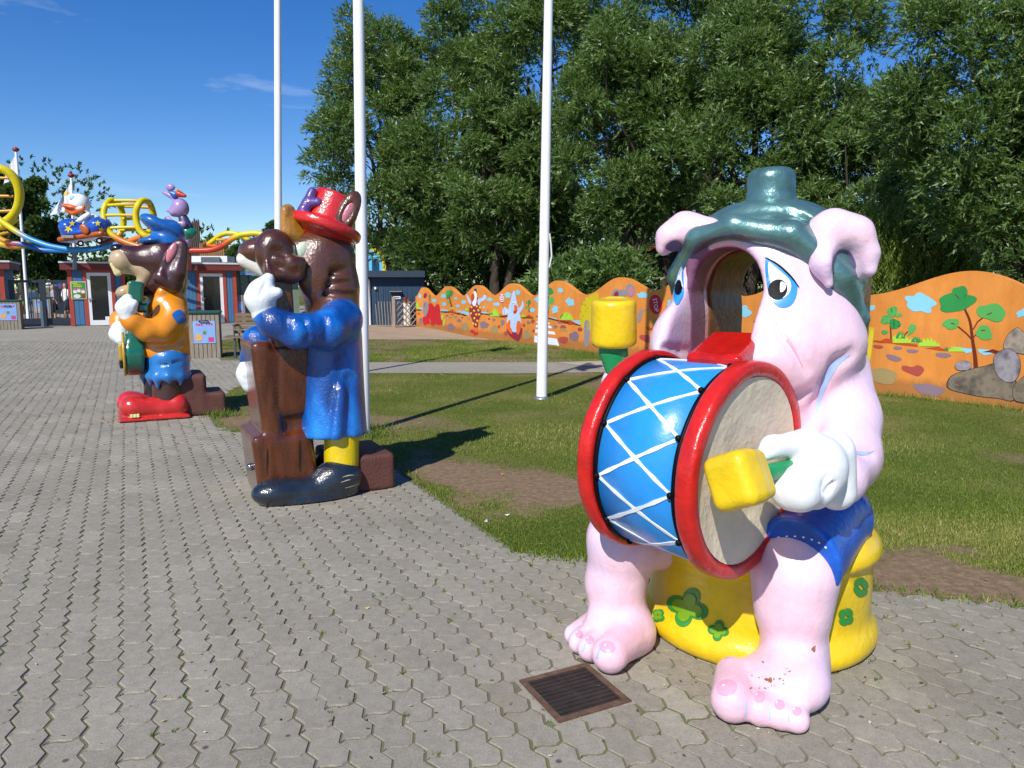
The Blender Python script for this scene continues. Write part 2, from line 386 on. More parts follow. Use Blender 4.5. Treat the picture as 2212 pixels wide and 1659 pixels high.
# pavement bed with joints, paver pattern in the material only far away
m, t, b = new_mat('joint_sand'); n = noise(t, 1.3, 5); n2 = noise(t, 40, 4)
r = ramp(t, n.outputs[0], [(.38, '#67624f'), (.55, '#69664c'), (.68, '#616a3a')]); c = mix(t, .5, r.outputs[0], n2.outputs[1], 'OVERLAY')
t.links.new(c, b.inputs['Base Color']); b.inputs['Roughness'].default_value = .95
PAVE = np.array([(-14, -3), (14, -3), (9, 4.5), *gp((2300, 1318), (1119, 1193)), *gp((746, 937), (530, 937), (487, 930), (450, 896), (488, 845)), *gp((560, 812), (470, 772), (462, 736)), *gp((560, 722)), (-3, 33), (-30, 33), (-34, 20), (-20, 6)])
EDGE_STEP = 0.16
pav = sheet('pavement', [(-40, -6), (20, -6), (20, 7), (3, 24), (-3, 36), (-55, 36), (-55, 10)], -0.0048, m)
m, t, b = new_mat('concrete_paver')
tc = N(t, 'ShaderNodeTexCoord'); at_ = N(t, 'ShaderNodeAttribute', _attribute_name='tone')
n1 = noise(t, 1.1, 4); n2 = noise(t, 160, 3, .7); n3 = noise(t, 22, 5, .65)
r1 = ramp(t, n1.outputs[0], [(.3, '#949084'), (.7, '#a6a195')]); r2 = ramp(t, n2.outputs[0], [(.30, .74), (.5, 1.0), (.72, 1.17)]); r3 = ramp(t, n3.outputs[0], [(.3, .86), (.7, 1.1)])
c = mix(t, 1, r1.outputs[0], r2.outputs[0], 'MULTIPLY'); c = mix(t, 1, c, r3.outputs[0], 'MULTIPLY')
rt = ramp(t, at_.outputs[2], [(0, '#dedbd5'), (.5, '#ebe9e5'), (1, '#fffdf8')]); c = mix(t, 1, c, rt.outputs[0], 'MULTIPLY')
# pale chips and dark spots
v = N(t, 'ShaderNodeTexVoronoi', Scale=24); t.links.new(tc.outputs['Object'], v.inputs['Vector']); rv = ramp(t, v.outputs['Distance'], [(.07, 1.0), (.10, 0.0)]); 
nz = noise(t, 9, 2); rz = ramp(t, nz.outputs[0], [(.60, 0.0), (.66, .7)]); mm = N(t, 'ShaderNodeMath', _operation='MULTIPLY'); t.links.new(rv.outputs[0], mm.inputs[0]); t.links.new(rz.outputs[0], mm.inputs[1])
c = mix(t, mm.outputs[0], c, '#c8c4ba')
v2 = N(t, 'ShaderNodeTexVoronoi', Scale=5.3); t.links.new(tc.outputs['Object'], v2.inputs['Vector']); rv2 = ramp(t, v2.outputs['Distance'], [(.045, .8), (.07, 0.0)]); c = mix(t, rv2.outputs[0], c, '#3f3b35')
t.links.new(c, b.inputs['Base Color']); b.inputs['Roughness'].default_value = .85; b.inputs['Specular IOR Level'].default_value = .3
bp = N(t, 'ShaderNodeBump', Strength=.35, Distance=.004); t.links.new(n2.outputs[0], bp.inputs['Height']); t.links.new(bp.outputs[0], b.inputs['Normal'])
M_PAV = m
# stones: wavy long sides, S-shaped ends, laid in half bond
LU, WV, GAP = 0.225, 0.1135, 0.0027
def side(u): x = (u / (LU / 2)) % 1; return 0.0112 * (np.where(x < .5, x * 4 - 1, 3 - x * 4))
def end(v): return 0.011 * np.sin(2 * math.pi * v / WV)
us = np.linspace(0, LU, 9); vsn = np.linspace(0, WV, 6)
out_ = [(u, side(u)) for u in us[:-1]] + [(LU + end(v), v + side(LU)) for v in vsn[:-1]] + [(u, WV + side(u)) for u in us[::-1][:-1]] + [(end(v), v + side(0)) for v in vsn[::-1][:-1]]
out_ = np.array([(float(a), float(b_)) for a, b_ in out_])
def inset(P, d):
    n_ = len(P); c_ = np.roll(P, -1, 0) - np.roll(P, 1, 0); nn = np.stack([-c_[:, 1], c_[:, 0]], 1); nn /= np.linalg.norm(nn, axis=1)[:, None]; return P + nn * d
r0, r1_ = inset(out_, GAP), inset(out_, GAP + .0032); K = len(out_); CEN = out_.mean(0)
tmplV = np.concatenate([np.hstack([r1_, np.zeros((K, 1))]), np.hstack([r0, np.full((K, 1), -.0075)])])
tmplF = [list(range(K))] + [[K + i, K + (i + 1) % K, (i + 1) % K, i] for i in range(K)]
SUPER = []                                                             # places kept free of stones
DRN = [G(1127, 1463), G(1206, 1559), G(1360, 1512), G(1269, 1445)]; dc = np.mean(DRN, 0)[:2]
ii, jj = np.meshgrid(np.arange(-8, 150), np.arange(-190, 60)); ii = ii.ravel(); jj = jj.ravel()
U0 = ii * LU + (jj % 2) * LU / 2; V0 = jj * WV
cenW = (U0 + CEN[0])[:, None] * CD + (V0 + CEN[1])[:, None] * CV
de1 = nrm((DRN[1] - DRN[0])[:2] + (DRN[2] - DRN[3])[:2]); de2 = np.array([-de1[1], de1[0]]) * np.sign(np.cross(de1, (DRN[3] - DRN[0])[:2])); DH = .158
keep = inside(cenW, PAVE) & (cenW[:, 1] < 21) & (cenW[:, 1] > .9) & (np.abs(cenW[:, 0]) < .76 * cenW[:, 1] + 1.2)
dq = cenW - dc; dE = np.maximum(np.abs(dq @ de1), np.abs(dq @ de2)); near = keep & (dE < DH + .17); keep &= ~near; CUT = [(U0[i], V0[i], cenW[i]) for i in np.where(near)[0]]
U0, V0, cenW = U0[keep], V0[keep], cenW[keep]; order = np.argsort(cenW[:, 1]); U0, V0, cenW = U0[order], V0[order], cenW[order]
ns = len(U0); tone = np.clip(.5 + .14 * RNG.standard_normal(ns), 0, 1); dz = RNG.normal(0, .0013, ns); tx, ty = RNG.normal(0, .006, ns), RNG.normal(0, .006, ns); ang = RNG.normal(0, .006, ns); jit = RNG.normal(0, .0016, (ns, 2))
def stones(sel):
    L = tmplV[None].repeat(len(sel), 0).copy(); q = L[:, :, :2] - CEN; a = ang[sel][:, None]
    L[:, :, 2] += dz[sel][:, None] + q[:, :, 0] * tx[sel][:, None] + q[:, :, 1] * ty[sel][:, None]
    x = q[:, :, 0] * np.cos(a) - q[:, :, 1] * np.sin(a) + CEN[0] + U0[sel][:, None] + jit[sel][:, None, 0]; y = q[:, :, 0] * np.sin(a) + q[:, :, 1] * np.cos(a) + CEN[1] + V0[sel][:, None] + jit[sel][:, None, 1]
    W = np.empty_like(L); W[:, :, 0] = x * CD[0] + y * CV[0]; W[:, :, 1] = x * CD[1] + y * CV[1]; W[:, :, 2] = L[:, :, 2]; return W
vis = []
for i in range(ns):
    x, y = proj([cenW[i, 0], cenW[i, 1], 0])
    if 10 < x < 2200 and 0 < y < 1650: vis.append(i)
    if len(vis) == 300: break
one = set(vis)
flip = np.cross(np.append(CD, 0), np.append(CV, 0))[2] < 0
TF = [f[::-1] for f in tmplF] if flip else tmplF
for i in vis:
    W = stones(np.array([i]))[0]; mk('paver', W, TF, M_PAV, pav, attrs={'tone': np.full(len(W), tone[i])})
rest = np.array([i for i in range(ns) if i not in one]); W = stones(rest); nV = tmplV.shape[0]
FL = []; base = np.arange(len(rest)) * nV
for f in TF: FL.append(np.array(f)[None] + base[:, None])
me_f = [list(x) for blk in FL for x in blk]
mk('paver', W.reshape(-1, 3), me_f, M_PAV, pav, kind='stuff', attrs={'tone': np.repeat(tone[rest], nV)})
# stones sawn to fit round the drain
def clip(P, n_, c):
    o = []
    for i in range(len(P)):
        a, b_ = P[i], P[(i + 1) % len(P)]; da, db = a @ n_ - c, b_ @ n_ - c
        if da >= 0: o.append(a)
        if (da >= 0) != (db >= 0): o.append(a + (b_ - a) * da / (da - db))
    return np.array(o)
for u_, v_, cw in CUT:
    P = np.array([(r1_[i, 0] + u_) * CD + (r1_[i, 1] + v_) * CV for i in range(K)]) - dc; e = cw - dc; q1, q2 = e @ de1, e @ de2
    if np.abs(P @ de1).min() < DH + .01 and np.abs(P @ de2).min() < DH + .01 and (np.maximum(np.abs(P @ de1), np.abs(P @ de2)) < DH + .012).any():
        n_ = de1 * np.sign(q1) if abs(q1) > abs(q2) else de2 * np.sign(q2); P = clip(P, n_, DH + .012)
    if len(P) < 3: continue
    P = P + dc; k = len(P); z = RNG.normal(0, .001); V = np.concatenate([np.hstack([P, np.full((k, 1), z)]), np.hstack([P + (P - P.mean(0)) * .02, np.full((k, 1), -.02)])])
    F = [list(range(k))] + [[k + i, k + (i + 1) % k, (i + 1) % k, i] for i in range(k)]
    mk('paver', V, [f[::-1] for f in F] if flip else F, M_PAV, pav, attrs={'tone': np.full(2 * k, np.clip(.5 + .25 * RNG.standard_normal(), 0, 1))})
# far part of the square, where single stones no longer show
m, t, b = new_mat('far_pavers'); tc = N(t, 'ShaderNodeTexCoord'); mp = N(t, 'ShaderNodeMapping'); mp.inputs['Rotation'].default_value[2] = -math.atan2(CD[1], CD[0]); t.links.new(tc.outputs['Object'], mp.inputs[0])
br = N(t, 'ShaderNodeTexBrick', Scale=1.0); br.inputs['Brick Width'].default_value = LU; br.inputs['Row Height'].default_value = WV; br.inputs['Mortar Size'].default_value = .006
br.inputs['Color1'].default_value = (*lin('#948f82'), 1); br.inputs['Color2'].default_value = (*lin('#9a9587'), 1); br.inputs['Mortar'].default_value = (*lin('#787365'), 1); t.links.new(mp.outputs[0], br.inputs['Vector'])
n1 = noise(t, .5, 5); r1 = ramp(t, n1.outputs[0], [(.3, .86), (.7, 1.05)]); c = mix(t, 1, br.outputs[0], r1.outputs[0], 'MULTIPLY'); t.links.new(c, b.inputs['Base Color']); b.inputs['Roughness'].default_value = .9
M_FAR = m
sheet('far_pavement', [(-60, 20.9), (-7.5, 20.9), *gp((462, 736), (560, 722), (640, 716)), (-3, 60), (-60, 60)], -0.004, m)
# path of grey setts across the lawn
PATH = gp((300, 800), (430, 778), (600, 779), (790, 782), (1000, 782), (1190, 782), (1330, 778), (1460, 776), (1480, 800), (1310, 803), (1100, 806), (790, 805), (620, 812), (500, 838), (420, 860))
sheet('path', PATH, -0.004, M_FAR)
m = paintmat('light_concrete', '#a39a8a', .9, .12, 3)
sheet('path_slab', gp((1205, 783), (1330, 778), (1440, 776), (1450, 790), (1305, 797)), 0.001, m)
m = paintmat('sand', '#a08a72', .95, .18, 1.4)
sheet('sandy_yard', gp((640, 715), (760, 702), (905, 699), (1002, 722), (1100, 737), (1075, 734), (930, 733), (790, 733), (600, 734)), -0.002, m)
# ---- lawns
DIRT = [gp((862, 1018), (905, 980), (994, 975), (1058, 1004), (1260, 1035), (1420, 1090), (1420, 1130), (1248, 1104), (1135, 1088), (1071, 1066), (1020, 1075), (1010, 1112), (940, 1075)),
        gp((1840, 1200), (1990, 1190), (2120, 1212), (2300, 1240), (2320, 1330), (1870, 1280)), gp((470, 900), (560, 893), (560, 925), (500, 928)),
        gp((1020, 786 + 22), (1300, 806), (1300, 812), (1020, 812))]
def dist_poly(P, poly):
    d = np.full(len(P), 1e9); n_ = len(poly)
    for i in range(n_):
        a, b_ = poly[i], poly[(i + 1) % n_]; ab = b_ - a; tt = np.clip(((P - a) @ ab) / (ab @ ab + 1e-12), 0, 1); d = np.minimum(d, np.linalg.norm(P - a - tt[:, None] * ab, axis=1))
    return np.where(inside(P, poly), -d, d)
def dirt(P):
    P = np.asarray(P, float); r = np.zeros(len(P)); wob = (vnoise(P, .55, 3) - .5) * .55 + (vnoise(P, .17, 4) - .5) * .28
    for q in DIRT: r = np.maximum(r, np.clip(.5 - (dist_poly(P, q) + wob) / .22, 0, 1))
    patch = np.clip((vnoise(P, 1.7, 5) * .6 + vnoise(P, .5, 6) * .4 - .55) * 5, 0, .8)
    return np.maximum(r, patch)
LAWN_A = np.concatenate([gp((450, 896), (487, 930), (530, 937), (746, 937), (1119, 1193)), gp((2300, 1318)), [(9, 4.5)], [(9.6, 9)], gp((2212, 872), (1896, 840), (1480, 800), (1310, 803), (1100, 806), (790, 805), (620, 812), (500, 838))])
LAWN_B = np.concatenate([gp((462, 736), (600, 734), (790, 733), (930, 733), (1075, 734), (1152, 741), (1306, 756), (1500, 780)), gp((1460, 776), (1330, 778), (1190, 782), (1000, 782), (790, 782), (600, 779), (470, 772))])
m, t, b = new_mat('turf'); a = N(t, 'ShaderNodeAttribute', _attribute_name='dirt'); n1 = noise(t, .9, 5); n2 = noise(t, 18, 5, .7); n3 = noise(t, 70, 3, .7)
g = ramp(t, n1.outputs[0], [(.3, '#4c5a20'), (.52, '#61662f'), (.72, '#7f7548')]); g2 = ramp(t, n2.outputs[0], [(.25, .6), (.7, 1.25)]); gc = mix(t, 1, g.outputs[0], g2.outputs[0], 'MULTIPLY')
d = ramp(t, n2.outputs[0], [(.25, '#65523f'), (.55, '#85715a'), (.8, '#9d8a72')]); d3 = ramp(t, n3.outputs[0], [(.3, .75), (.7, 1.15)]); dcx = mix(t, 1, d.outputs[0], d3.outputs[0], 'MULTIPLY')
c = mix(t, a.outputs[2], gc, dcx); t.links.new(c, b.inputs['Base Color']); b.inputs['Roughness'].default_value = .95; b.inputs['Specular IOR Level'].default_value = .1
bp = N(t, 'ShaderNodeBump', Strength=.6, Distance=.02); t.links.new(n2.outputs[0], bp.inputs['Height']); t.links.new(bp.outputs[0], b.inputs['Normal'])
M_TURF = m
for nm, poly, z in (('lawn', LAWN_A, -.0035), ('far_lawn', LAWN_B, -.0035)): sheet(nm, poly, z, m, .16, lambda P: {'dirt': dirt(P)})
sheet('meadow', [(-3.5, 33), *gp((905, 699), (1002, 722), (1152, 743), (1306, 760), (1500, 785), (1896, 845), (2212, 878)), (12, 9), (60, 6), (60, 120), (-60, 120), (-60, 60), (-3, 60)], -.014, m, None, None)
# blades
m, t, b = new_mat('grass_blade'); a = N(t, 'ShaderNodeAttribute', _attribute_name='tone')
r = ramp(t, a.outputs[2], [(0, '#43591b'), (.45, '#63792b'), (.8, '#848642'), (1, '#b0a26e')]); t.links.new(r.outputs[0], b.inputs['Base Color']); b.inputs['Roughness'].default_value = .6; b.inputs['Specular IOR Level'].default_value = .2
M_BLADE = m
def blades(P, hgt, wid, seed, tonev):
    r_ = np.random.default_rng(seed); n_ = len(P); a = r_.uniform(0, 2 * math.pi, n_); lean = r_.uniform(.1, 1.0, n_); la = r_.uniform(0, 2 * math.pi, n_)
    dx = np.stack([np.cos(a), np.sin(a)], 1) * (wid / 2)[:, None]; base = np.hstack([P, np.full((n_, 1), -.005)])
    V = np.empty((n_, 3, 3)); V[:, 0] = base; V[:, 0, :2] -= dx; V[:, 1] = base; V[:, 1, :2] += dx; V[:, 2] = base
    V[:, 2, :2] += np.stack([np.cos(la), np.sin(la)], 1) * (hgt * lean * .8)[:, None]; V[:, 2, 2] += hgt * (1.1 - .5 * lean)
    return V.reshape(-1, 3), np.arange(n_ * 3).reshape(-1, 3), np.repeat(tonev, 3)
def scatter(poly, n_, y0, y1, seed):
    r_ = np.random.default_rng(seed); lo, hi = poly.min(0), poly.max(0); out__ = []; got = 0
    while got < n_:
        u = r_.random(60000); y = 1 / np.sqrt(u / y1 ** 2 + (1 - u) / y0 ** 2); y = np.clip(y, y0, y1); x = r_.uniform(-.75, .75, 60000) * (y + 1)
        P = np.stack([x, y], 1); P = P[inside(P, poly)]; P = P[r_.random(len(P)) > dirt(P) * 1.05 - .02]; out__.append(P); got += len(P)
    return np.concatenate(out__)[:n_]
for nm, poly, n_, y0, y1, sd in (('grass', LAWN_A, 230000, 3.6, 16, 1), ('far_grass', LAWN_B, 60000, 14, 24, 2)):
    P = scatter(poly, n_, y0, y1, sd); rr = np.random.default_rng(sd + 9); sc_ = .7 + P[:, 1] * .05
    pa = vnoise(P, .9, 12); tn = np.clip(.35 + (pa - .5) * .7 + .22 * rr.standard_normal(len(P)), 0, 1)
    V, F, T = blades(P, rr.uniform(.012, .034, len(P)) * (.7 + .6 * pa) * np.minimum(sc_, 1.5), rr.uniform(.004, .007, len(P)) * sc_, sd, tn)
    mk(nm, V, F, M_BLADE, None, kind='stuff', attrs={'tone': T})
# longer tufts: along the wall, by the pole and the plinths
tl = []; te = []
r_ = np.random.default_rng(5)
def tuft(c, rad, n_): tl.append(np.asarray(c)[:2] + r_.normal(0, rad, (n_, 2)))
wl = gp((1152, 746), (1240, 758), (1303, 765), (1400, 775), (1500, 790), (1896.5, 851), (1960, 856), (2055, 864), (2130, 874), (2212, 887))
for i in range(len(wl) - 1):
    nn_ = int(260 * np.linalg.norm(wl[i + 1] - wl[i])); f = r_.random((nn_, 1)); tl.append(wl[i] + (wl[i + 1] - wl[i]) * f + r_.normal(0, .10, (nn_, 2)) - [0.0, .12])
for a, b_, k in ((G(881, 1022), G(1119, 1193), 330), (G(1119, 1193), G(1300, 1212), 300), (G(1880, 1272), G(2300, 1318), 240), (G(487, 930), G(600, 937), 120), (G(452, 896), G(487, 930), 130)):
    f = r_.random((k, 1)) ** 1.0; te.append((a + (b_ - a) * f)[:, :2] + r_.normal(0, .04, (k, 2)))
tuft(G(800, 930), .14, 260); tuft(G(488, 898), .12, 260); tuft(G(800, 945), .1, 160); tuft(G(470, 897), .07, 120); tuft(G(1182, 858), .07, 80)
ne_ = sum(len(x) for x in te); P = np.concatenate(tl + te); hh = r_.uniform(.05, .13, len(P)); hh[len(P) - ne_:] *= .42; V, F, T = blades(P, hh, r_.uniform(.006, .012, len(P)), 8, np.clip(r_.normal(.38, .2, len(P)), 0, 1)); mk('grass_tufts', V, F, M_BLADE, None, kind='stuff', attrs={'tone': T})
# moss and weeds in the joints near the lawn edge
q = []
for i in range(2600):
    k = r_.integers(0, ns); e = cenW[k]
    if e[1] > 9: continue
    d_ = abs(dist_poly(e[None], LAWN_A)[0]); 
    if r_.random() < math.exp(-d_ / .9) * .9 + .02:
        W_ = stones(np.array([k]))[0]; j = r_.integers(K, 2 * K); q.append(W_[j, :2] + r_.normal(0, .006, (14, 2)))
P = np.concatenate(q); V, F, T = blades(P, r_.uniform(.012, .03, len(P)), r_.uniform(.003, .006, len(P)), 11, np.clip(r_.normal(.4, .2, len(P)), 0, 1)); mk('joint_weeds', V, F, M_BLADE, None, kind='stuff', attrs={'tone': T})
# drain
M_IRON = paintmat('rusty_iron', '#2c2420', .8, .5, 14, bump=.3, bscale=50)
dr = thing('drain_grate', (dc[0], dc[1], 0), 'square rusty iron drain grate sunk in the paving near the pink foot', 'drain')
Rd = np.stack([np.append(de1, 0), np.append(de2, 0), [0, 0, 1]], 1); d3 = np.array([dc[0], dc[1], 0.0])
mb = MB()
for s in (-1, 1):
    mb.box(d3 + Rd @ [s * (DH - .012), 0, -.009], (.012, DH, .014), Rd); mb.box(d3 + Rd @ [0, s * (DH - .012), -.0105], (DH - .0245, .012, .014), Rd)
mb.build('frame', paintmat('rusty_frame', '#5d4636', .8, .4, 18, bump=.3), dr)
for k in range(11):
    x = -DH + .03 + k * (2 * DH - .06) / 10
    MB().box(d3 + Rd @ [x, 0, -.0055], (.0085, DH - .026, .006), Rd).build('bar', M_IRON, dr)
MB().box(d3 + Rd @ [0, 0, -.0060], (DH - .026, .009, .005), Rd).build('cross_bar', M_IRON, dr)
MB().box(d3 + Rd @ [0, 0, -.0038], (DH - .024, DH - .024, .0012), Rd).build('pit', paintmat('black_pit', '#241b14', .95, .6, 16), dr)
mb = MB()
for s in (-1, 1): mb.box(d3 + Rd @ [s * (DH + .007), 0, -.0105], (.007, DH + .014, .008), Rd); mb.box(d3 + Rd @ [0, s * (DH + .007), -.0105], (DH, .007, .008), Rd)
mb.build('mortar_rim', paintmat('mortar', '#8f897c', .9, .25, 26, bump=.3), dr)
# crumbs of leaf and paper too many to count
V, F = [], []
for i in range(420):
    x, y = r_.uniform(0, 2212), 640 + 1000 * r_.random() ** .8; q = G(x, max(y, 745)); s = r_.uniform(.003, .011); a = r_.uniform(0, 6.28); e = np.array([math.cos(a), math.sin(a), .1]) * s; g = np.array([-math.sin(a), math.cos(a), .2]) * s * .5; q = q + [0, 0, .006]
    V += [q + e, q + g, q - e, q - g]; F.append([4 * i, 4 * i + 1, 4 * i + 2, 4 * i + 3])
m, t, b = new_mat('crumbs'); ge = N(t, 'ShaderNodeNewGeometry'); r = ramp(t, ge.outputs['Random Per Island'], [(0, '#6a5a3a'), (.35, '#a08c55'), (.6, '#c9c2b0'), (.85, '#4a4438')]); t.links.new(r.outputs[0], b.inputs['Base Color']); b.inputs['Roughness'].default_value = .9
mk('fallen_crumbs', V, F, m, None, kind='stuff')
# scraps lying about
M_PAPER = paintmat('paper', '#d8d5cc', .8, .05)
for k, (x, y, s, lb, c) in enumerate([(1096, 1114, .018, 'small white paper scrap on the grass beside the paving edge', 'paper scrap'), (1050, 1128, .02, 'folded pale paper scrap at the lawn edge', 'paper scrap'), (1006, 1110, .03, 'thin dry twig lying across the lawn edge', 'twig'), (905, 915, .02, 'white scrap on the mown lawn behind the horse shadow', 'paper scrap'),
        (297, 832, .03, 'white scrap on the paving in front of the guitar player', 'paper scrap'), (794, 1316, .012, 'tiny yellow leaf on the paving', 'leaf'), (1085, 1026, .02, 'yellow dry leaf on the bare soil', 'leaf')]):
    c_ = G(x, y); a = k * 1.3; e1 = np.array([math.cos(a), math.sin(a), .15]) * s; e2 = np.array([-math.sin(a), math.cos(a), .1]) * s * (.15 if 'twig' in lb else .6)
    V = [c_ + e1 + [0, 0, .012], c_ + e2 + [0, 0, .006], c_ - e1 + [0, 0, .010], c_ - e2 + [0, 0, .004]]
    mk(c.replace(' ', '_'), V, [[0, 1, 2, 3]], paintmat('dry_leaf', '#b99a3a', .7) if c == 'leaf' else (paintmat('twig', '#a89a7c', .8) if c == 'twig' else M_PAPER), None, label=lb, cat=c)
a_, b_ = G(1857, 1396, .004), G(1866, 1366, .004); b2 = at(1866, 1364, b_[1] - .02)
tag(MB().tube([a_, (a_ + b_) / 2 + [0, 0, .01], b_ + [0, 0, .03]], .004, 6).build('drinking_straw', M_PAPER, None, True), 'white drinking straw leaning against the yellow stool', 'straw')
# ================================================================== ORANGE WALL
wpx = [(898.6, 705.6), (936, 710), (1002, 724), (1061, 733), (1105, 738), (1152, 745), (1225, 754), (1303, 764), (1420, 778), (1600, 803), (1760, 828), (1896.5, 849), (2055, 866), (2212, 885), (2420, 918)]
WP = cat_open(gp(*wpx), 14)
sl_ = np.concatenate([[0], np.cumsum(np.linalg.norm(np.diff(WP, axis=0), axis=1))]); ss = np.linspace(0, sl_[-1], 420); WP = np.stack([np.interp(ss, sl_, WP[:, i]) for i in (0, 1)], 1)
T_ = np.gradient(WP, axis=0); T_ /= np.linalg.norm(T_, axis=1)[:, None]; WN = np.stack([T_[:, 1], -T_[:, 0]], 1) * -1
WN = np.where(((WN * (-WP)).sum(1) > 0)[:, None], WN, -WN)                # towards the square
crest = [(880, 650), (898.6, 640.2), (913.5, 620.8), (938, 639.7), (967, 618.5), (998, 639.7), (1030, 616), (1065, 638.5), (1106, 612), (1150, 639), (1203, 606), (1262, 637), (1338, 599), (1409, 627), (1492, 592), (1600, 640), (1728, 596), (1858, 637.5), (2086, 585), (2320, 660)]
pxx = np.array([proj([p[0], p[1], .5])[0] for p in WP]); cx_ = np.array([c[0] for c in crest]); 
kx = np.clip(np.searchsorted(cx_, pxx) - 1, 0, len(crest) - 2); f = np.clip((pxx - cx_[kx]) / (cx_[kx + 1] - cx_[kx]), 0, 1); f = (1 - np.cos(f * math.pi)) / 2
cy_ = np.array([c[1] for c in crest]); pyy = cy_[kx] * (1 - f) + cy_[kx + 1] * f
WT = np.array([CAM_H + (ray(x, y)[2] / ray(x, y)[1]) * p[1] for x, y, p in zip(pxx, pyy, WP)])
m, t, b = new_mat('orange_render'); n1 = noise(t, 1.3, 6, .65); n2 = noise(t, 7, 5, .7, stretch=(1, 1, .25)); r = ramp(t, n1.outputs[0], [(.3, '#cf7f33'), (.7, '#de9145')]); r2 = ramp(t, n2.outputs[0], [(.3, .9), (.6, 1.03)]); c = mix(t, 1, r.outputs[0], r2.outputs[0], 'MULTIPLY')
ge = N(t, 'ShaderNodeNewGeometry'); sx_ = N(t, 'ShaderNodeSeparateXYZ'); t.links.new(ge.outputs['Position'], sx_.inputs[0]); ad = N(t, 'ShaderNodeMath', _operation='MULTIPLY_ADD'); t.links.new(n2.outputs[0], ad.inputs[0]); ad.inputs[1].default_value = -.35; t.links.new(sx_.outputs[2], ad.inputs[2]); rg = ramp(t, ad.outputs[0], [(.0, .55), (.10, 0.0)]); c = mix(t, rg.outputs[0], c, '#7d5a38')
t.links.new(c, b.inputs['Base Color']); b.inputs['Roughness'].default_value = .72; b.inputs['Specular IOR Level'].default_value = .25; n3 = noise(t, 60, 4, .6); bp = N(t, 'ShaderNodeBump', Strength=.2, Distance=.02); t.links.new(n3.outputs[0], bp.inputs['Height']); t.links.new(bp.outputs[0], b.inputs['Normal']); M_WALL = m
n_ = len(WP); rows = 6; V = []; F = []
for i in range(n_):
    for k in range(rows): V.append([*WP[i], -.1 + (WT[i] + .1) * k / (rows - 1)])
    V.append([*(WP[i] - WN[i] * .14), WT[i] - .004]); V.append([*(WP[i] - WN[i] * .14), -.1])
R_ = rows + 2
for i in range(n_ - 1):
    for k in range(R_ - 1): F.append([i * R_ + k, (i + 1) * R_ + k, (i + 1) * R_ + k + 1, i * R_ + k + 1])
F.append(list(range(R_))); F.append([(n_ - 1) * R_ + k for k in range(R_)][::-1])
V = np.array(V); q = V[F[0]]; 
if np.cross(q[1] - q[0], q[2] - q[0])[:2] @ WN[0] < 0: F = [x[::-1] for x in F]
wall = mk('mural_wall', V, F, M_WALL, None, False, label='long orange garden wall with a wavy top, painted with clouds, stones, trees and birds', cat='wall')
WT_ = BVHTree.FromPolygons([Vector(v) for v in V], F)
# the wall's paint: pixel readings of the enlargements are turned into places on the wall
z8 = lambda *P: [(898.6 + x * .11458, 599 + y * .11458) for x, y in P]
zR = lambda *P: [(1689.6 + x * .23609, 583.7 + y * .23609) for x, y in P]
z4 = lambda *P: [(1213.4 + x / 3, 337.9 + y / 3) for x, y in P]
z1 = lambda *P: [(768 + x * .25, 499.2 + y * .25) for x, y in P]
z5 = lambda *P: [(1182.7 + x * .125, 506.9 + y * .125) for x, y in P]
def pm(n, c, **k): return paintmat('wall_' + n, c, .65, .06, 3, spec=.25, **k)
PC = {k: pm(k, c) for k, c in dict(sky_blue='#86c6d8', tan='#a08a5a', mauve='#86707a', brick='#a84b40', green='#2f8a45', leaf='#56a552', lime='#a3cf3c', rust='#b8491f', bark='#6a2a16', dark='#3a2430', white='#dfe4ea', pale='#b4c9e4', orange='#e0672a', red='#c2242a', maroon='#8e2a3a', yellow='#dcc23a', grey='#8a8588', charcoal='#3d3538', stone='#7d6e62', olive='#c9b31e', pink='#b9788a').items()}
def wp(name, polys, mat, off=.004, L=None):
    polys = [np.asarray(p, float) if not isinstance(p, tuple) else p for p in polys]
    if L is None:
        e = max(np.ptp(p, axis=0).max() if not isinstance(p, tuple) else 20 for p in polys); L = max(3, min(12, e / 5))
    o = paint(name, polys, WT_, PC[mat] if isinstance(mat, str) else mat, wall, off, L); return o
def cloud(x, y, rx, ry, s, rot=0): wp('painted_cloud', [lumpy(x, y, rx, ry, rot, 5, .16, s, 34)], 'sky_blue')
for i, (x, y, rx, ry) in enumerate([(75, 355, 26, 45), (345, 440, 40, 32), (520, 350, 48, 40), (535, 505, 42, 36), (750, 398, 32, 22), (790, 540, 40, 26), (900, 465, 44, 38), (1283, 565, 27, 18), (1390, 418, 55, 34), (1520, 505, 66, 32), (1735, 335, 62, 56), (1920, 285, 45, 50), (2190, 612, 40, 34)]):
    q = z8((x, y))[0]; cloud(*q, rx * .11458, ry * .11458, i)
for i, (x, y, rx, ry, rt) in enumerate([(1770, 512, 22, 21, 0), (1855, 612, 40, 30, 35), (1725, 677, 26, 34, 25), (1530, 683, 22, 17, 0), (1590, 590, 40, 26, 0)]):
    q = z1((x, y))[0]; cloud(*q, rx * .25, ry * .25, 20 + i, rt)
for i, (x, y, rx, ry) in enumerate([(1645, 1045, 95, 50), (2120, 1190, 45, 70)]): q = z5((x, y))[0]; cloud(*q, rx * .125, ry * .125, 30 + i)
for i, (x, y, rx, ry, rt) in enumerate([(1175, 1000, 58, 34, 25), (1085, 1085, 52, 24, 5), (1990, 980, 44, 20, 0), (1910, 1072, 72, 36, 5)]): q = z4((x, y))[0]; cloud(*q, rx / 3, ry / 3, 40 + i, rt)
q = zR((1265, 300))[0]; cloud(*q, 32, 20, 50, 8); q = zR((2205, 390))[0]; cloud(*q, 15, 8, 51, -20)
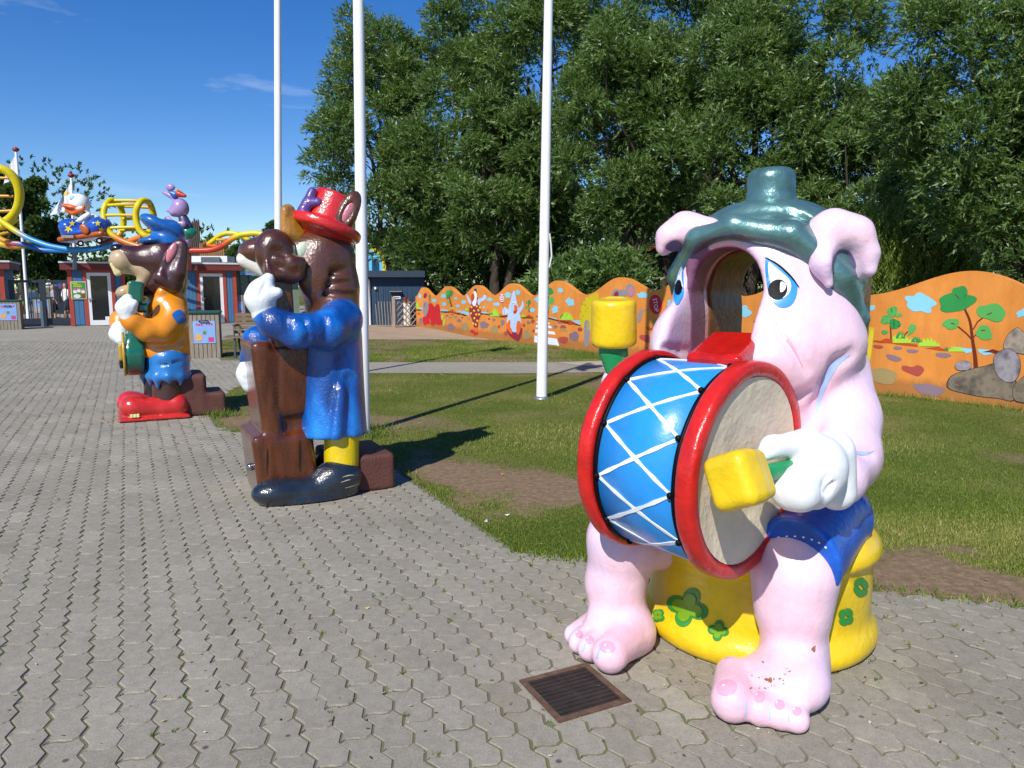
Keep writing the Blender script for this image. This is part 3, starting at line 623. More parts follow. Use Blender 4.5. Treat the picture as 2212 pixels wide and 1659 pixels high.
# stones
for i, (x, y, rx, ry, mt) in enumerate([(52, 685, 18, 20, 'brick'), (95, 815, 34, 62, 'mauve'), (585, 725, 20, 24, 'mauve'), (645, 755, 28, 24, 'tan'), (690, 695, 20, 14, 'brick'), (745, 745, 34, 26, 'tan'), (660, 935, 70, 62, 'mauve'), (815, 815, 40, 32, 'mauve'), (875, 760, 16, 18, 'brick'), (990, 780, 24, 24, 'tan'), (920, 930, 76, 76, 'tan'), (1285, 900, 84, 66, 'mauve'), (1380, 785, 25, 16, 'brick'), (1470, 800, 26, 28, 'mauve'), (1480, 980, 70, 78, 'tan'), (1565, 930, 24, 34, 'brick'), (1635, 855, 38, 55, 'mauve'), (1695, 1060, 36, 46, 'brick'), (2035, 905, 28, 32, 'brick'), (2125, 850, 34, 24, 'mauve'), (2090, 1085, 72, 82, 'tan'), (2205, 830, 30, 40, 'brick')]):
    q = z8((x, y))[0]; wp('painted_stone', [lumpy(*q, rx * .11458, ry * .11458, 10, 3, .14, 60 + i)], mt)
for i, (x, y, rx, ry, mt) in enumerate([(1497, 790, 18, 12, 'mauve'), (1765, 789, 17, 11, 'mauve'), (1727, 826, 18, 14, 'mauve'), (1798, 853, 34, 16, 'tan'), (1848, 803, 15, 8, 'brick'), (1890, 910, 42, 42, 'mauve'), (1787, 940, 34, 25, 'brick'), (1940, 850, 22, 17, 'brick'), (1530, 780, 13, 14, 'brick'), (1540, 862, 12, 15, 'brick')]):
    q = z1((x, y))[0]; wp('painted_stone', [lumpy(*q, rx * .25, ry * .25, 12, 3, .12, 90 + i)], mt)
for i, (x, y, rx, ry, mt, rt) in enumerate([(545, 1180, 42, 22, 'brick', 25), (80, 1168, 30, 30, 'mauve', 0), (20, 1190, 22, 24, 'brick', 0), (10, 1105, 20, 12, 'brick', 0), (118, 1120, 14, 9, 'brick', 0)]):
    q = z4((x, y))[0]; wp('painted_stone', [lumpy(*q, rx / 3, ry / 3, rt, 3, .12, 110 + i)], mt)
for i, (x, y, rx, ry, mt, rt) in enumerate([(880, 700, 46, 16, 'brick', 6), (1058, 712, 40, 15, 'mauve', 3), (1192, 740, 54, 17, 'mauve', 3), (1020, 803, 72, 26, 'mauve', 16), (1475, 777, 72, 22, 'mauve', 4), (920, 966, 138, 72, 'tan', 10), (1345, 1092, 140, 52, 'mauve', 10)]):
    q = zR((x, y))[0]; wp('painted_stone', [lumpy(*q, rx * .236, ry * .236, rt, 3, .10, 130 + i)], mt)
wp('painted_stone', [cat_closed(zR((1095, 880), (1130, 872), (1190, 885), (1240, 868), (1290, 890), (1295, 925), (1245, 970), (1170, 945), (1105, 915)), 4)], 'brick')
# far bank: a strip of rust earth, water and tufts
bank8 = z8((0, 620), (110, 615)), z8((470, 650), (560, 655), (680, 655), (760, 680), (850, 695), (950, 725)), z8((1220, 690), (1290, 690), (1420, 715), (1600, 740), (1740, 728)), z8((1990, 765), (2100, 760), (2212, 770))
for b_ in bank8: wp('painted_bank', [stroke(cat_open(b_, 4), np.random.default_rng(len(b_)).uniform(1.6, 4.2, len(cat_open(b_, 4))))], 'bark')
for P in (z8((600, 655), (680, 612), (755, 668)), z8((930, 640), (960, 625), (1000, 640)), z8((2060, 750), (2130, 700), (2200, 745)), z1((1745, 782), (1800, 750), (1880, 780), (1940, 812), (1850, 800))): wp('painted_bank', [P], 'rust')
wp('painted_bank', [stroke(z1((1560, 735), (1640, 745), (1760, 775), (1850, 795), (1945, 815)), [1.5, 4, 2.5, 4, 2])], 'bark')
wp('painted_bank', [stroke(zR((820, 645), (900, 655), (990, 660), (1100, 675), (1240, 690)), [3, 5, 4, 5, 5])], 'rust'); wp('painted_bank', [zR((890, 650), (950, 622), (1010, 632), (1010, 660), (940, 665))], 'rust'); wp('painted_bank', [zR((1308, 712), (1430, 700), (1540, 742), (1440, 735))], 'rust')
wp('painted_bank', [zR((1830, 750), (1930, 722), (2000, 745), (1960, 765), (1900, 752))], 'bark'); wp('painted_bank', [z4((545, 1105), (600, 1110), (640, 1130), (560, 1128))], 'rust'); wp('painted_bank', [z4((0, 1050), (40, 1062), (120, 1095), (60, 1090), (0, 1080))], 'rust')
for P in (z8((740, 625), (900, 632), (1000, 660), (1000, 720), (930, 700), (820, 660)), z8((460, 600), (560, 612), (620, 620), (600, 645), (470, 635)), z8((1225, 650), (1350, 658), (1340, 690), (1240, 682)), z8((60, 565), (130, 580), (120, 620), (80, 600)), z1((1870, 770), (1950, 775), (1950, 800), (1890, 790)), z1((1660, 742), (1740, 752), (1740, 770), (1670, 758)), zR((1560, 700), (1740, 720), (1730, 752), (1680, 758), (1660, 735), (1600, 725)), zR((1790, 720), (1900, 728), (1930, 765), (1850, 778), (1800, 750)), z4((60, 1060), (125, 1075), (120, 1095), (80, 1085))): wp('painted_water', [P], 'sky_blue', .003)
def bush(P, mt='lime'): wp('painted_tuft', [P], mt, .0055)
def spiky(x, y, w_, h, k, s):
    r = random.Random(s); P = [(x - w_, y)]
    for i in range(k): a = -1 + 2 * (i + .5) / k; P += [(x + w_ * (a - .5 / k), y - h * (1 - a * a) * .55), (x + w_ * a * 1.05, y - h * (1 - .7 * a * a) * r.uniform(.8, 1.15))]
    return P + [(x + w_, y)]
for x, y, w_, h, mt in [(30, 605, 36, 200, 'lime'), (960, 630, 34, 75, 'lime'), (1490, 735, 90, 160, 'lime'), (1420, 705, 40, 50, 'green'), (1575, 720, 35, 45, 'green'), (2030, 750, 40, 58, 'lime'), (1350, 650, 16, 70, 'leaf'), (690, 600, 40, 50, 'lime')]:
    q = z8((x, y))[0]; bush(spiky(*q, w_ * .11458, h * .11458, 5, int(x)), mt)
for x, y, w_, h, mt in [(1830, 765, 44, 75, 'lime'), (1785, 750, 16, 40, 'green'), (1450, 742, 17, 30, 'lime')]:
    q = z1((x, y))[0]; bush(spiky(*q, w_ * .25, h * .25, 6, int(x)), mt)
for x, y, w_, h, mt in [(1085, 625, 45, 80, 'green'), (1120, 665, 112, 62, 'lime'), (1230, 660, 50, 65, 'green'), (1345, 695, 100, 85, 'lime'), (1505, 730, 25, 35, 'green'), (1590, 745, 75, 55, 'lime')]:
    q = zR((x, y))[0]; bush(spiky(*q, w_ * .236, h * .236, 6, int(x)), mt)
q = z4((35, 1060))[0]; bush(spiky(*q, 14, 20, 6, 3), 'lime'); q = z4((2190, 1190))[0]; bush(spiky(*q, 16, 18, 6, 4), 'lime')
def ptree(trunk, limbs, blobs):
    wp('painted_tree', [stroke(cat_open(trunk[0], 4), np.linspace(trunk[1], trunk[2], len(cat_open(trunk[0], 4))))] + [stroke(p, w_) for p, w_ in limbs], 'bark', .005)
    for i, (x, y, rx, ry, rt, mt) in enumerate(blobs): wp('painted_foliage', [lumpy(x, y, rx, ry, rt, 3, .12, int(x + y))], mt, .006)
def zz(fn, k, *b): return [(*fn((x, y))[0], rx * k, ry * k, rt, mt) for x, y, rx, ry, rt, mt in b]
ptree((zR((1775, 905), (1765, 780), (1745, 650), (1720, 470), (1665, 340)), 10, 4), [(zR((1745, 640), (1690, 580), (1600, 505)), 3), (zR((1750, 540), (1790, 470), (1845, 430)), 2.5), (zR((1755, 610), (1790, 570)), 2)],
      zz(zR, .236, (1595, 290, 170, 88, -8, 'green'), (1630, 205, 72, 62, 0, 'green'), (1920, 385, 135, 78, 8, 'leaf'), (1548, 490, 76, 50, -5, 'leaf'), (1850, 572, 76, 66, 35, 'leaf')))
wp('painted_twig', [stroke(zR((1585, 220), (1620, 258)), 2), stroke(zR((1875, 408), (1922, 388)), 2), stroke(zR((1545, 482), (1582, 494)), 2), stroke(zR((1822, 552), (1860, 548)), 2)], 'bark', .008)
ptree((zR((998, 630), (996, 560), (995, 515)), 3.5, 2), [(zR((982, 470), (995, 500)), 1.6)], zz(zR, .236, (1015, 378, 42, 45, 40, 'leaf'), (950, 450, 48, 38, -20, 'leaf'), (1035, 490, 52, 40, 30, 'green'), (938, 567, 28, 17, 0, 'leaf'), (1075, 410, 30, 16, -20, 'leaf')))
ptree((zR((1115, 605), (1135, 575), (1155, 560)), 3, 2), [], zz(zR, .236, (1190, 535, 34, 45, 20, 'leaf'), (1163, 583, 12, 12, 0, 'leaf')))
ptree((z8((690, 610), (655, 480), (620, 330)), 3, 1.6), [], zz(z8, .11458, (650, 300, 52, 58, 0, 'green'), (590, 300, 34, 60, 10, 'leaf'), (600, 370, 28, 46, 0, 'green'), (625, 460, 20, 30, 0, 'leaf')))
ptree((z8((2135, 660), (2130, 560), (2120, 480)), 2, 1.2), [], zz(z8, .11458, (2140, 465, 26, 45, 0, 'green'), (2085, 560, 22, 26, 0, 'leaf'), (2090, 470, 18, 30, 0, 'leaf'), (2140, 575, 16, 20, 0, 'leaf')))
ptree((z1((1665, 720), (1668, 640), (1672, 560)), 2.5, 1.5), [], zz(z1, .25, (1685, 520, 24, 32, 0, 'green'), (1690, 600, 26, 34, 30, 'leaf'), (1665, 650, 16, 30, 10, 'leaf')))
ptree((z4((2135, 1180), (2132, 1110), (2125, 1060)), 3, 2), [], zz(z4, 1 / 3, (2145, 1005, 32, 36, 30, 'leaf'), (2100, 1060, 30, 28, 0, 'leaf'), (2160, 1085, 35, 32, 0, 'green'), (2095, 1138, 22, 14, 0, 'leaf')))
ptree((z4((640, 1120), (630, 1090), (620, 1065)), 2, 1.4), [], zz(z4, 1 / 3, (612, 1080, 14, 20, 0, 'leaf'), (650, 1065, 14, 18, 0, 'green')))
# crossing stripes
for P in (z1((1562, 780), (1575, 780), (1590, 792), (1568, 792)), z1((1562, 810), (1690, 818), (1698, 840), (1558, 832)), z1((1556, 848), (1720, 870), (1728, 896), (1552, 876)), z1((1548, 902), (1740, 930), (1762, 992), (1543, 960)), z1((1640, 786), (1678, 792), (1680, 806), (1640, 802))): wp('painted_stripe', [P], 'white')
# painted stop board
wp('painted_sign_stick', [stroke(z5((1555, 1362), (1640, 1320), (1770, 1275)), 1.6)], 'grey', .005); wp('painted_sign_board', [oval(*z5((1873, 1207))[0], 14, 21.5, -8)], 'red', .0055)
tv, tf = text2d('STOP'); cx, cy = z5((1872, 1215))[0]; h = max(tv[:, 0]) - min(tv[:, 0]); s = 29 / h; a = math.radians(82)
TP = np.stack([cx + s * (tv[:, 0] * math.cos(a) + tv[:, 1] * math.sin(a)), cy + s * (tv[:, 0] * math.sin(a) - tv[:, 1] * math.cos(a))], 1); wp('painted_word', [(TP, tf)], 'white', .009)
wp('painted_hand', [oval(*z5((1610, 1350))[0], 4, 7, 15), stroke(z5((1610, 1270), (1615, 1330)), 1.5), oval(*z5((1590, 1440))[0], 4.5, 9, 10)], 'grey', .007)
# painted figures, kept plain
def fig(parts):
    for nm, mt, off, *polys in parts: wp(nm, polys, mt, off)
E8 = lambda x, y, rx, ry, rt=0: oval(*z8((x, y))[0], rx * .11458, ry * .11458, rt)
C8 = lambda *P: cat_closed(z8(*P), 4)
fig([('painted_bird', 'pale', .005, C8((1850, 250), (1880, 350), (1900, 450), (1930, 560), (1960, 700), (1985, 860), (1940, 1000), (1880, 1035), (1820, 1020), (1740, 920), (1715, 830), (1740, 680), (1750, 560), (1790, 430), (1810, 330))), ('painted_wing', 'pale', .0052, C8((1730, 600), (1660, 565), (1630, 640), (1660, 710), (1740, 680)), C8((1930, 590), (1980, 540), (2015, 430), (2035, 540), (2000, 620), (1940, 680))),
     ('painted_stone', 'maroon', .0042, C8((1715, 960), (1840, 1010), (1990, 950), (2005, 1040), (1950, 1190), (1900, 1200), (1800, 1130), (1735, 1060))),
     ('painted_foot', 'orange', .0065, C8((1770, 800), (1800, 880), (1815, 1060), (1770, 1040), (1705, 940), (1715, 880)), C8((1920, 820), (1975, 850), (1985, 940), (1940, 1070), (1905, 1060), (1895, 940))), ('painted_beak', 'orange', .007, C8((1800, 560), (1860, 520), (1910, 545), (1915, 640), (1860, 700), (1820, 650))), ('painted_mouth', 'maroon', .008, C8((1815, 600), (1850, 650), (1905, 610), (1880, 670), (1840, 665))),
     ('painted_eye', 'white', .007, E8(1825, 485, 18, 36), E8(1865, 480, 18, 34)), ('painted_pupil', 'charcoal', .008, E8(1828, 500, 7, 10), E8(1866, 496, 7, 10)),
     ('painted_balloon', 'white', .005, E8(1622, 400, 42, 85)), ('painted_balloon_stripe', 'red', .0065, *[stroke(z8((1585, y), (1622, y + 12), (1660, y)), 1.9) for y in (345, 385, 425, 462)], stroke(z8((1632, 490), (1660, 600), (1680, 780)), .7))])
fig([('painted_bird', 'maroon', .005, C8((1050, 500), (1060, 380), (1120, 340), (1170, 400), (1180, 500), (1225, 620), (1220, 720), (1180, 830), (1170, 945), (1095, 940), (1060, 800), (1020, 700), (1005, 600))), ('painted_wing', 'pale', .0055, C8((1045, 470), (1000, 380), (955, 310), (960, 370), (1000, 480), (1035, 500)), C8((1165, 420), (1250, 385), (1280, 330), (1330, 350), (1310, 420), (1220, 470), (1200, 520), (1170, 510))),
     ('painted_head', 'white', .0065, C8((1090, 280), (1115, 240), (1145, 280), (1150, 400), (1130, 520), (1090, 540), (1060, 480), (1100, 400))), ('painted_hat', 'charcoal', .0075, C8((1095, 255), (1110, 215), (1140, 220), (1150, 300), (1125, 260))), ('painted_beak', 'rust', .0078, C8((1095, 310), (1050, 330), (1045, 420), (1090, 430), (1105, 380))),
     ('painted_spot', 'yellow', .0075, *[lumpy(*z8((x, y))[0], 2.2, 2.4, 0, 5, .3, i) for i, (x, y) in enumerate([(1050, 560), (1150, 545), (1100, 630), (1180, 620), (1040, 680), (1140, 700), (1195, 700), (1105, 770), (1160, 820), (1080, 870), (1130, 890), (1210, 570)])]),
     ('painted_leg', 'orange', .0052, stroke(z8((1100, 940), (1105, 1010)), 2.6), stroke(z8((1145, 940), (1145, 1040)), 2.6)), ('painted_foot', 'red', .0065, E8(1065, 1020, 38, 32), E8(1120, 1060, 34, 32), E8(1158, 1055, 12, 34))])
fig([('painted_animal', 'red', .005, C8((240, 500), (300, 490), (350, 560), (380, 520), (430, 505), (455, 600), (470, 760), (500, 830), (490, 890), (430, 900), (370, 880), (320, 915), (250, 870), (150, 900), (130, 760), (200, 720), (230, 600))), ('painted_head', 'grey', .006, C8((140, 480), (180, 450), (230, 500), (235, 600), (190, 730), (140, 700), (135, 600))), ('painted_hat', 'maroon', .007, E8(175, 345, 30, 52, 15)), ('painted_tail', 'stone', .006, E8(262, 370, 18, 55), stroke(z8((262, 420), (258, 500)), 2.4)),
     ('painted_patch', 'tan', .007, E8(285, 815, 24, 58, -10)), ('painted_foot', 'lime', .007, E8(500, 755, 22, 50, 12), E8(532, 850, 18, 70, 10)), ('painted_mouth', 'maroon', .0075, E8(180, 540, 16, 60, -8))])
# yellow spotted figure and grey ears behind the raised mallet
fig([('painted_animal', 'olive', .005, cat_closed(z5((880, 1030), (780, 1040), (680, 1080), (610, 1180), (575, 1300), (560, 1450), (600, 1600), (800, 1650), (900, 1400)), 4)), ('painted_spot', 'charcoal', .0065, *[stroke(cat_open([(x + .9 * math.cos(a) * 1.3, y + 1.6 * math.sin(a)) for a in np.linspace(.6, 4.6, 5)], 2), .6) for x, y in z5((650, 1130), (725, 1085), (610, 1195), (655, 1215), (585, 1330), (665, 1320), (620, 1400), (700, 1270), (590, 1450))]),
     ('painted_ear', 'grey', .005, oval(*z5((1170, 1020))[0], 7, 11, 30), oval(*z5((1430, 960))[0], 10, 14, -10), oval(*z5((1290, 1010))[0], 12, 8)), ('painted_inner_ear', 'maroon', .0065, oval(*z5((1190, 1040))[0], 5, 8, 20)), ('painted_inner_ear', 'pink', .0065, oval(*z5((1445, 980))[0], 6.5, 10, -10)),
     ('painted_foot', 'grey', .005, cat_closed(z4((150, 1070), (180, 1075), (175, 1220), (150, 1225), (145, 1150)), 4))])
# log, hand and rocks on the near stretch
fig([('painted_log', 'olive', .005, zR((600, 585), (640, 580), (730, 590), (800, 520), (845, 525), (840, 600), (815, 800), (760, 935), (715, 910), (640, 760))), ('painted_log_grain', 'stone', .006, *[stroke(zR((620, y), (680, y + 8), (760, y - 2)), 1.4) for y in (610, 650, 690, 735, 780)]), ('painted_log_end', 'yellow', .0065, cat_closed(zR((815, 555), (835, 570), (815, 750), (790, 880), (750, 930), (722, 900), (740, 800), (780, 660)), 4)),
     ('painted_hand', 'stone', .006, oval(*zR((575, 300))[0], 8, 12), oval(*zR((600, 258))[0], 3.2, 8, 20), oval(*zR((570, 262))[0], 3, 7), oval(*zR((605, 310))[0], 6, 3.5, 10)), ('painted_hand', 'stone', .006, cat_closed(z4((1238, 1068), (1280, 1062), (1345, 1070), (1340, 1120), (1290, 1118), (1255, 1105), (1290, 1085)), 3))])
def rockmat(n, a, b_):
    m, t, b = new_mat('wall_' + n); n1 = noise(t, 3.2, 5, .6); r = ramp(t, n1.outputs[0], [(.32, a), (.5, b_), (.68, a)]); t.links.new(r.outputs[0], b.inputs['Base Color']); b.inputs['Roughness'].default_value = .65; return m
RK, RK2, RK3 = rockmat('rock_brown', '#3d3734', '#857763'), rockmat('rock_grey', '#4d484e', '#9a949a'), rockmat('rock_tan', '#574e49', '#a59684')
for P in (zR((1515, 1040), (1560, 965), (1700, 915), (1850, 880), (1980, 855), (2110, 940), (2140, 1090), (2110, 1190), (1980, 1170), (1830, 1155), (1650, 1120), (1540, 1085)), zR((2030, 690), (2070, 590), (2150, 528), (2200, 560), (2300, 640), (2300, 760), (2180, 760), (2060, 730)), zR((1945, 790), (2010, 735), (2100, 725), (2170, 800), (2180, 920), (2130, 1010), (2050, 1020), (1975, 960), (1945, 880)), zR((1585, 870), (1620, 838), (1680, 828), (1730, 850), (1730, 890), (1690, 912), (1610, 910)), zR((2115, 1100), (2160, 1020), (2260, 960), (2340, 1100), (2330, 1200), (2150, 1195))):
    c_ = cat_closed(P, 4); ctr = c_.mean(0); i_ = len(P); RKO = globals().get('RKO', 0) + .0016
    wp('painted_rock_outline', [ctr + (c_ - ctr) * 1.035], 'charcoal', .0045 + RKO); wp('painted_rock', [c_], {12: RK, 8: RK3, 9: RK2, 7: RK2, 6: RK}[i_], .0053 + RKO)
# ================================================================== TREES
def leafmat(name, stops, trans=.35, rough=.42):
    m = bpy.data.materials.new(name); m.use_nodes = True; t = m.node_tree; t.nodes.clear(); o = N(t, 'ShaderNodeOutputMaterial'); a = N(t, 'ShaderNodeAttribute', _attribute_name='tone')
    r = ramp(t, a.outputs[2], stops); p = N(t, 'ShaderNodeBsdfPrincipled', Roughness=rough); p.inputs['Specular IOR Level'].default_value = .5; t.links.new(r.outputs[0], p.inputs['Base Color'])
    tr = N(t, 'ShaderNodeBsdfTranslucent'); mx = mix(t, .5, r.outputs[0], '#8fae2a'); t.links.new(mx, tr.inputs[0]); ms = N(t, 'ShaderNodeMixShader'); ms.inputs[0].default_value = trans
    t.links.new(p.outputs[0], ms.inputs[1]); t.links.new(tr.outputs[0], ms.inputs[2]); t.links.new(ms.outputs[0], o.inputs[0]); return m
M_WIL = leafmat('willow_leaf', [(0, '#384e24'), (.5, '#5b783a'), (.85, '#82985a'), (1, '#a8b686')], .30)
M_POP = leafmat('poplar_leaf', [(0, '#283f1c'), (.5, '#3f5a28'), (1, '#5d783a')], .25)
M_WEEP = leafmat('weeping_leaf', [(0, '#485a1e'), (.5, '#6c8030'), (1, '#98a44c')], .4)
M_TRUNK = paintmat('tree_bark', '#3f3529', .9, .35, 9, bump=.6, bscale=30, stretch=(3, 3, .5))
def dirs(n, r):
    v = r.standard_normal((n, 3)); return v / np.linalg.norm(v, axis=1)[:, None]
def leaves(C, ax, L, W, r):                                            # pointed leaves at C along ax, a little folded
    n = len(C); s = np.cross(ax, dirs(n, r)); s /= np.linalg.norm(s, axis=1)[:, None] + 1e-9; L = L[:, None]; W = W[:, None]; nm = np.cross(ax, s)
    V = np.stack([C - s * W * 1.15 + nm * W * .3, C + ax * L, C + ax * L * .12 + s * W * 1.15 - nm * W * .3], 1); return V.reshape(-1, 3)
def crown(clumps, nl, L, W, seed, droop=.25, per=9, up=.45, tw=3.6):
    """clumps: (centre, radii). Twigs start inside each clump and point outward and up; leaves sit along the twigs."""
    r = np.random.default_rng(seed); C = np.array([c for c, _ in clumps]); R = np.array([q for _, q in clumps]); vol = (R.prod(1)) ** (2 / 3); k = r.choice(len(C), nl // per, p=vol / vol.sum())
    d = dirs(len(k), r); d[:, 2] = np.abs(d[:, 2]) * np.where(r.random(len(k)) < .72, 1, -1); rad = r.random(len(k)) ** .30
    P = C[k] + d * R[k] * rad[:, None]
    td = d * .8 + np.array([0, 0, up]) + .5 * dirs(len(k), r); td /= np.linalg.norm(td, axis=1)[:, None]
    tl = r.uniform(.35, .9, len(k)) * L * tw
    t = (np.arange(per) + .5) / per; Q = P[:, None] + td[:, None] * (t[None, :, None] * tl[:, None, None]); Q[:, :, 2] -= droop * (t ** 2)[None] * tl[:, None]
    Q = Q.reshape(-1, 3); ax = np.repeat(td, per, 0) + .75 * dirs(len(Q), r) - np.array([0, 0, droop]); ax /= np.linalg.norm(ax, axis=1)[:, None]
    tone = np.repeat(np.clip(r.normal(.45, .16, len(k)) + .12 * (r.random(len(C))[k] - .5), 0, 1), per) + r.normal(0, .1, len(Q))
    V = leaves(Q, ax, L * r.uniform(.7, 1.3, len(Q)), W * r.uniform(.7, 1.3, len(Q)), r); n = len(Q)
    return V, np.arange(n * 3).reshape(-1, 3), np.repeat(np.clip(tone, 0, 1), 3)
def limb(mb, a, b, r0, r1, rr, k=5, bend=.12):
    a = np.asarray(a); b = np.asarray(b); ln = np.linalg.norm(b - a); P = [a + (b - a) * i / k + (rr.normal(0, bend * ln / k, 3) if 0 < i < k else 0) for i in range(k + 1)]
    mb.tube(cat_open(P, 3), np.linspace(r0, r1, 3 * k + 1), 7)
def tree(name, base, ctr, rad, nclump, nl, L, W, seed, label, cat='tree', group=None, stems=3, mat=None, tr=.22, crad=(.20, .34), droop=.25, up=.45, shell=.55, tw=3.6):
    r = np.random.default_rng(seed); base = np.asarray(base, float); ctr = np.asarray(ctr, float); rad = np.asarray(rad, float)
    root = thing(name, tuple(base), label, cat, group); d = dirs(nclump * 3, r); d = d[d[:, 2] > -.95][:nclump]; q = r.uniform(shell, 1, len(d)) ** .6
    C = ctr + d * rad * q[:, None] * .82; m = rad.min(); cl = [(c, np.array([1, 1, .85]) * m * r.uniform(*crad)) for c in C]
    V, F, T = crown(cl, nl, L, W, seed + 1, droop, 9, up, tw); mk('crown', V, F, mat or M_WIL, root, False, attrs={'tone': T})
    mb = MB(); tops = []
    for i in range(stems):
        a = r.uniform(0, 6.28); e = ctr + np.array([math.cos(a) * rad[0] * .3, math.sin(a) * rad[1] * .3, rad[2] * r.uniform(.0, .4)]); s0 = base + np.array([math.cos(a), math.sin(a), 0]) * tr * .7 * (stems > 1) - [0, 0, .1]
        limb(mb, s0, e, tr * r.uniform(.75, 1), tr * .28, r, 6); tops.append((s0, e))
    mb.build('trunk', M_TRUNK, root, True)
    mb = MB()
    for i in r.choice(len(C), min(len(C), 16), replace=False):
        s0, e = tops[r.integers(len(tops))]; f = r.uniform(.35, .95); limb(mb, s0 + (e - s0) * f, C[i], tr * .26, .018, r, 4, .18)
    mb.build('branches', M_TRUNK, root, True); return root
def ptr(name, px, py, rx, ry, Y, nclump, nl, L, W, seed, label, bx=None, **k):
    c = at(px, py, Y); s = Y / FPX; b = G(bx or px, 700); b = np.array([at(bx or px, 650, Y)[0], Y, 0.0]); return tree(name, b, c, (rx * s, min(rx * s, 4.5), ry * s), nclump, nl, L, W, seed, label, **k)
WG = 'willow trees behind the orange wall'
ptr('willow_tree', 815, 310, 142, 310, 36, 54, 91260, 0.187, 0.0257, 11, 'leftmost round grey green willow, against the open sky behind the flagpoles', group=WG, bx=860)
ptr('willow_tree', 970, 290, 150, 345, 34, 52, 91260, 0.187, 0.0257, 12, 'tall willow behind the second flagpole, above the left end of the wall', group=WG)
ptr('willow_tree', 1085, 390, 120, 225, 30, 42, 73710, 0.169, 0.0227, 13, 'rounded low willow crown left of the third flagpole', group=WG)
ptr('willow_tree', 1190, 250, 165, 380, 31, 54, 91260, 0.174, 0.0242, 14, 'tall willow directly behind the third flagpole', group=WG)
ptr('willow_tree', 1340, 280, 145, 265, 26, 48, 71415, 0.161, 0.0217, 15, 'dark green willow behind the raised yellow mallet', group=WG, bx=1385, stems=2, tr=.3)
ptr('willow_tree', 1460, 170, 180, 350, 27, 54, 77625, 0.168, 0.0217, 16, 'tallest willow above the left ear of the pig', group=WG)
ptr('willow_tree', 1600, 310, 165, 320, 23, 50, 71415, 0.141, 0.0193, 17, 'leafy willow directly behind the teal cap', group=WG)
ptr('willow_tree', 1745, 220, 160, 380, 22, 48, 68310, 0.134, 0.0185, 18, 'willow rising over the right ear of the pig', group=WG)
ptr('willow_tree', 1880, 420, 130, 230, 20, 38, 52784, 0.127, 0.0170, 19, 'shaded willow between the pig and the drooping branches', group=WG)
ptr('willow_tree', 2120, 190, 200, 420, 15.5, 58, 80730, 0.114, 0.0155, 20, 'nearest willow with pale slender leaves at the right edge', group=WG, bx=2150, tr=.3)
ptr('willow_tree', 2330, 420, 200, 330, 14.5, 42, 46575, 0.114, 0.0155, 21, 'willow cut off by the right edge behind the painted rocks', group=WG)
# weeping willow: hanging strands
r = np.random.default_rng(31); wb = np.array([at(1990, 650, 18)[0], 18.4, 0]); root = thing('weeping_willow', tuple(wb), 'yellow green weeping willow with hanging strands behind the wall near the rocks', 'tree')
Qs, As, Ts = [], [], []
for i in range(900):
    px = r.uniform(1870, 2120); top = at(px, r.uniform(400, 540) + .0018 * (px - 1990) ** 2, r.uniform(17.2, 19)); ln = r.uniform(.6, 2.0); k = int(ln * 34); f = np.linspace(0, 1, k)
    q = top + np.stack([.12 * np.sin(f * 5 + i), .1 * np.cos(f * 4 + i), -f * ln], 1); q = q[q[:, 2] > 1.0]; Qs.append(q); a = dirs(len(q), r) * .7 + [0, 0, -1.0]; As.append(a / np.linalg.norm(a, axis=1)[:, None]); Ts.append(np.full(len(q), np.clip(r.normal(.5, .2), 0, 1)))
Q, A, T = np.concatenate(Qs), np.concatenate(As), np.concatenate(Ts); V = leaves(Q, A, r.uniform(.08, .15, len(Q)), r.uniform(.010, .017, len(Q)), r); mk('crown', V, np.arange(len(Q) * 3).reshape(-1, 3), M_WEEP, root, False, attrs={'tone': np.repeat(T, 3)})
mb = MB(); limb(mb, wb, at(1990, 430, 18.3), .22, .1, r); [limb(mb, at(1990, 520, 18.3), at(x, 430, 18), .1, .03, r) for x in (1900, 1950, 2050, 2110)]; mb.build('trunk', M_TRUNK, root, True)
# undergrowth and the wood beyond
def hedge(name, px0, px1, Y, h_, seed, label, mat, nl=26000, L=.22, W=.035, dep=1.6):
    r = np.random.default_rng(seed); a = at(px0, 650, Y)[0]; b = at(px1, 650, Y)[0]; n = int(abs(b - a) / 1.1) + 2; cl = [(np.array([a + (b - a) * i / (n - 1), Y + r.uniform(-.5, .5) * dep, h_ * (.35 + .4 * r.random())]), np.array([1.0, dep * .6, h_ * .42]) * r.uniform(.8, 1.2)) for i in range(n) for _ in (0, 1)]
    root = thing(name, ((a + b) / 2, Y, 0), label, 'hedge'); V, F, T = crown(cl, nl, L, W, seed, .2, 9, .3); mk('foliage', V, F, mat, root, False, attrs={'tone': T})
    for c, q in cl[::2]: MB().tube([[c[0], c[1], -.1], [c[0] + .1, c[1], c[2] * .6], c], [.05, .04, .02], 5).build('stem', M_TRUNK, root, True)
hedge('shrub_row', 905, 1180, 33, 4.2, 41, 'dark shrubs under the willows behind the far end of the wall', M_POP, 26000, .26)
hedge('shrub_row', 880, 1520, 46, 7.5, 45, 'tall dark thicket filling the gaps between the willow trunks', M_POP, 40000, .26, .05)
hedge('shrub_row', 1480, 1900, 30, 4.0, 42, 'shaded shrubs seen through the mouth of the pig', M_POP, 26000, .24)
hedge('shrub_row', 1850, 2420, 23, 3.6, 43, 'dark undergrowth behind the drooping branches', M_POP, 26000, .2)
hedge('shrub_row', 1195, 1322, 24, 2.3, 44, 'leafy bush just behind the wall beside the third flagpole', M_WIL, 15000, .19)
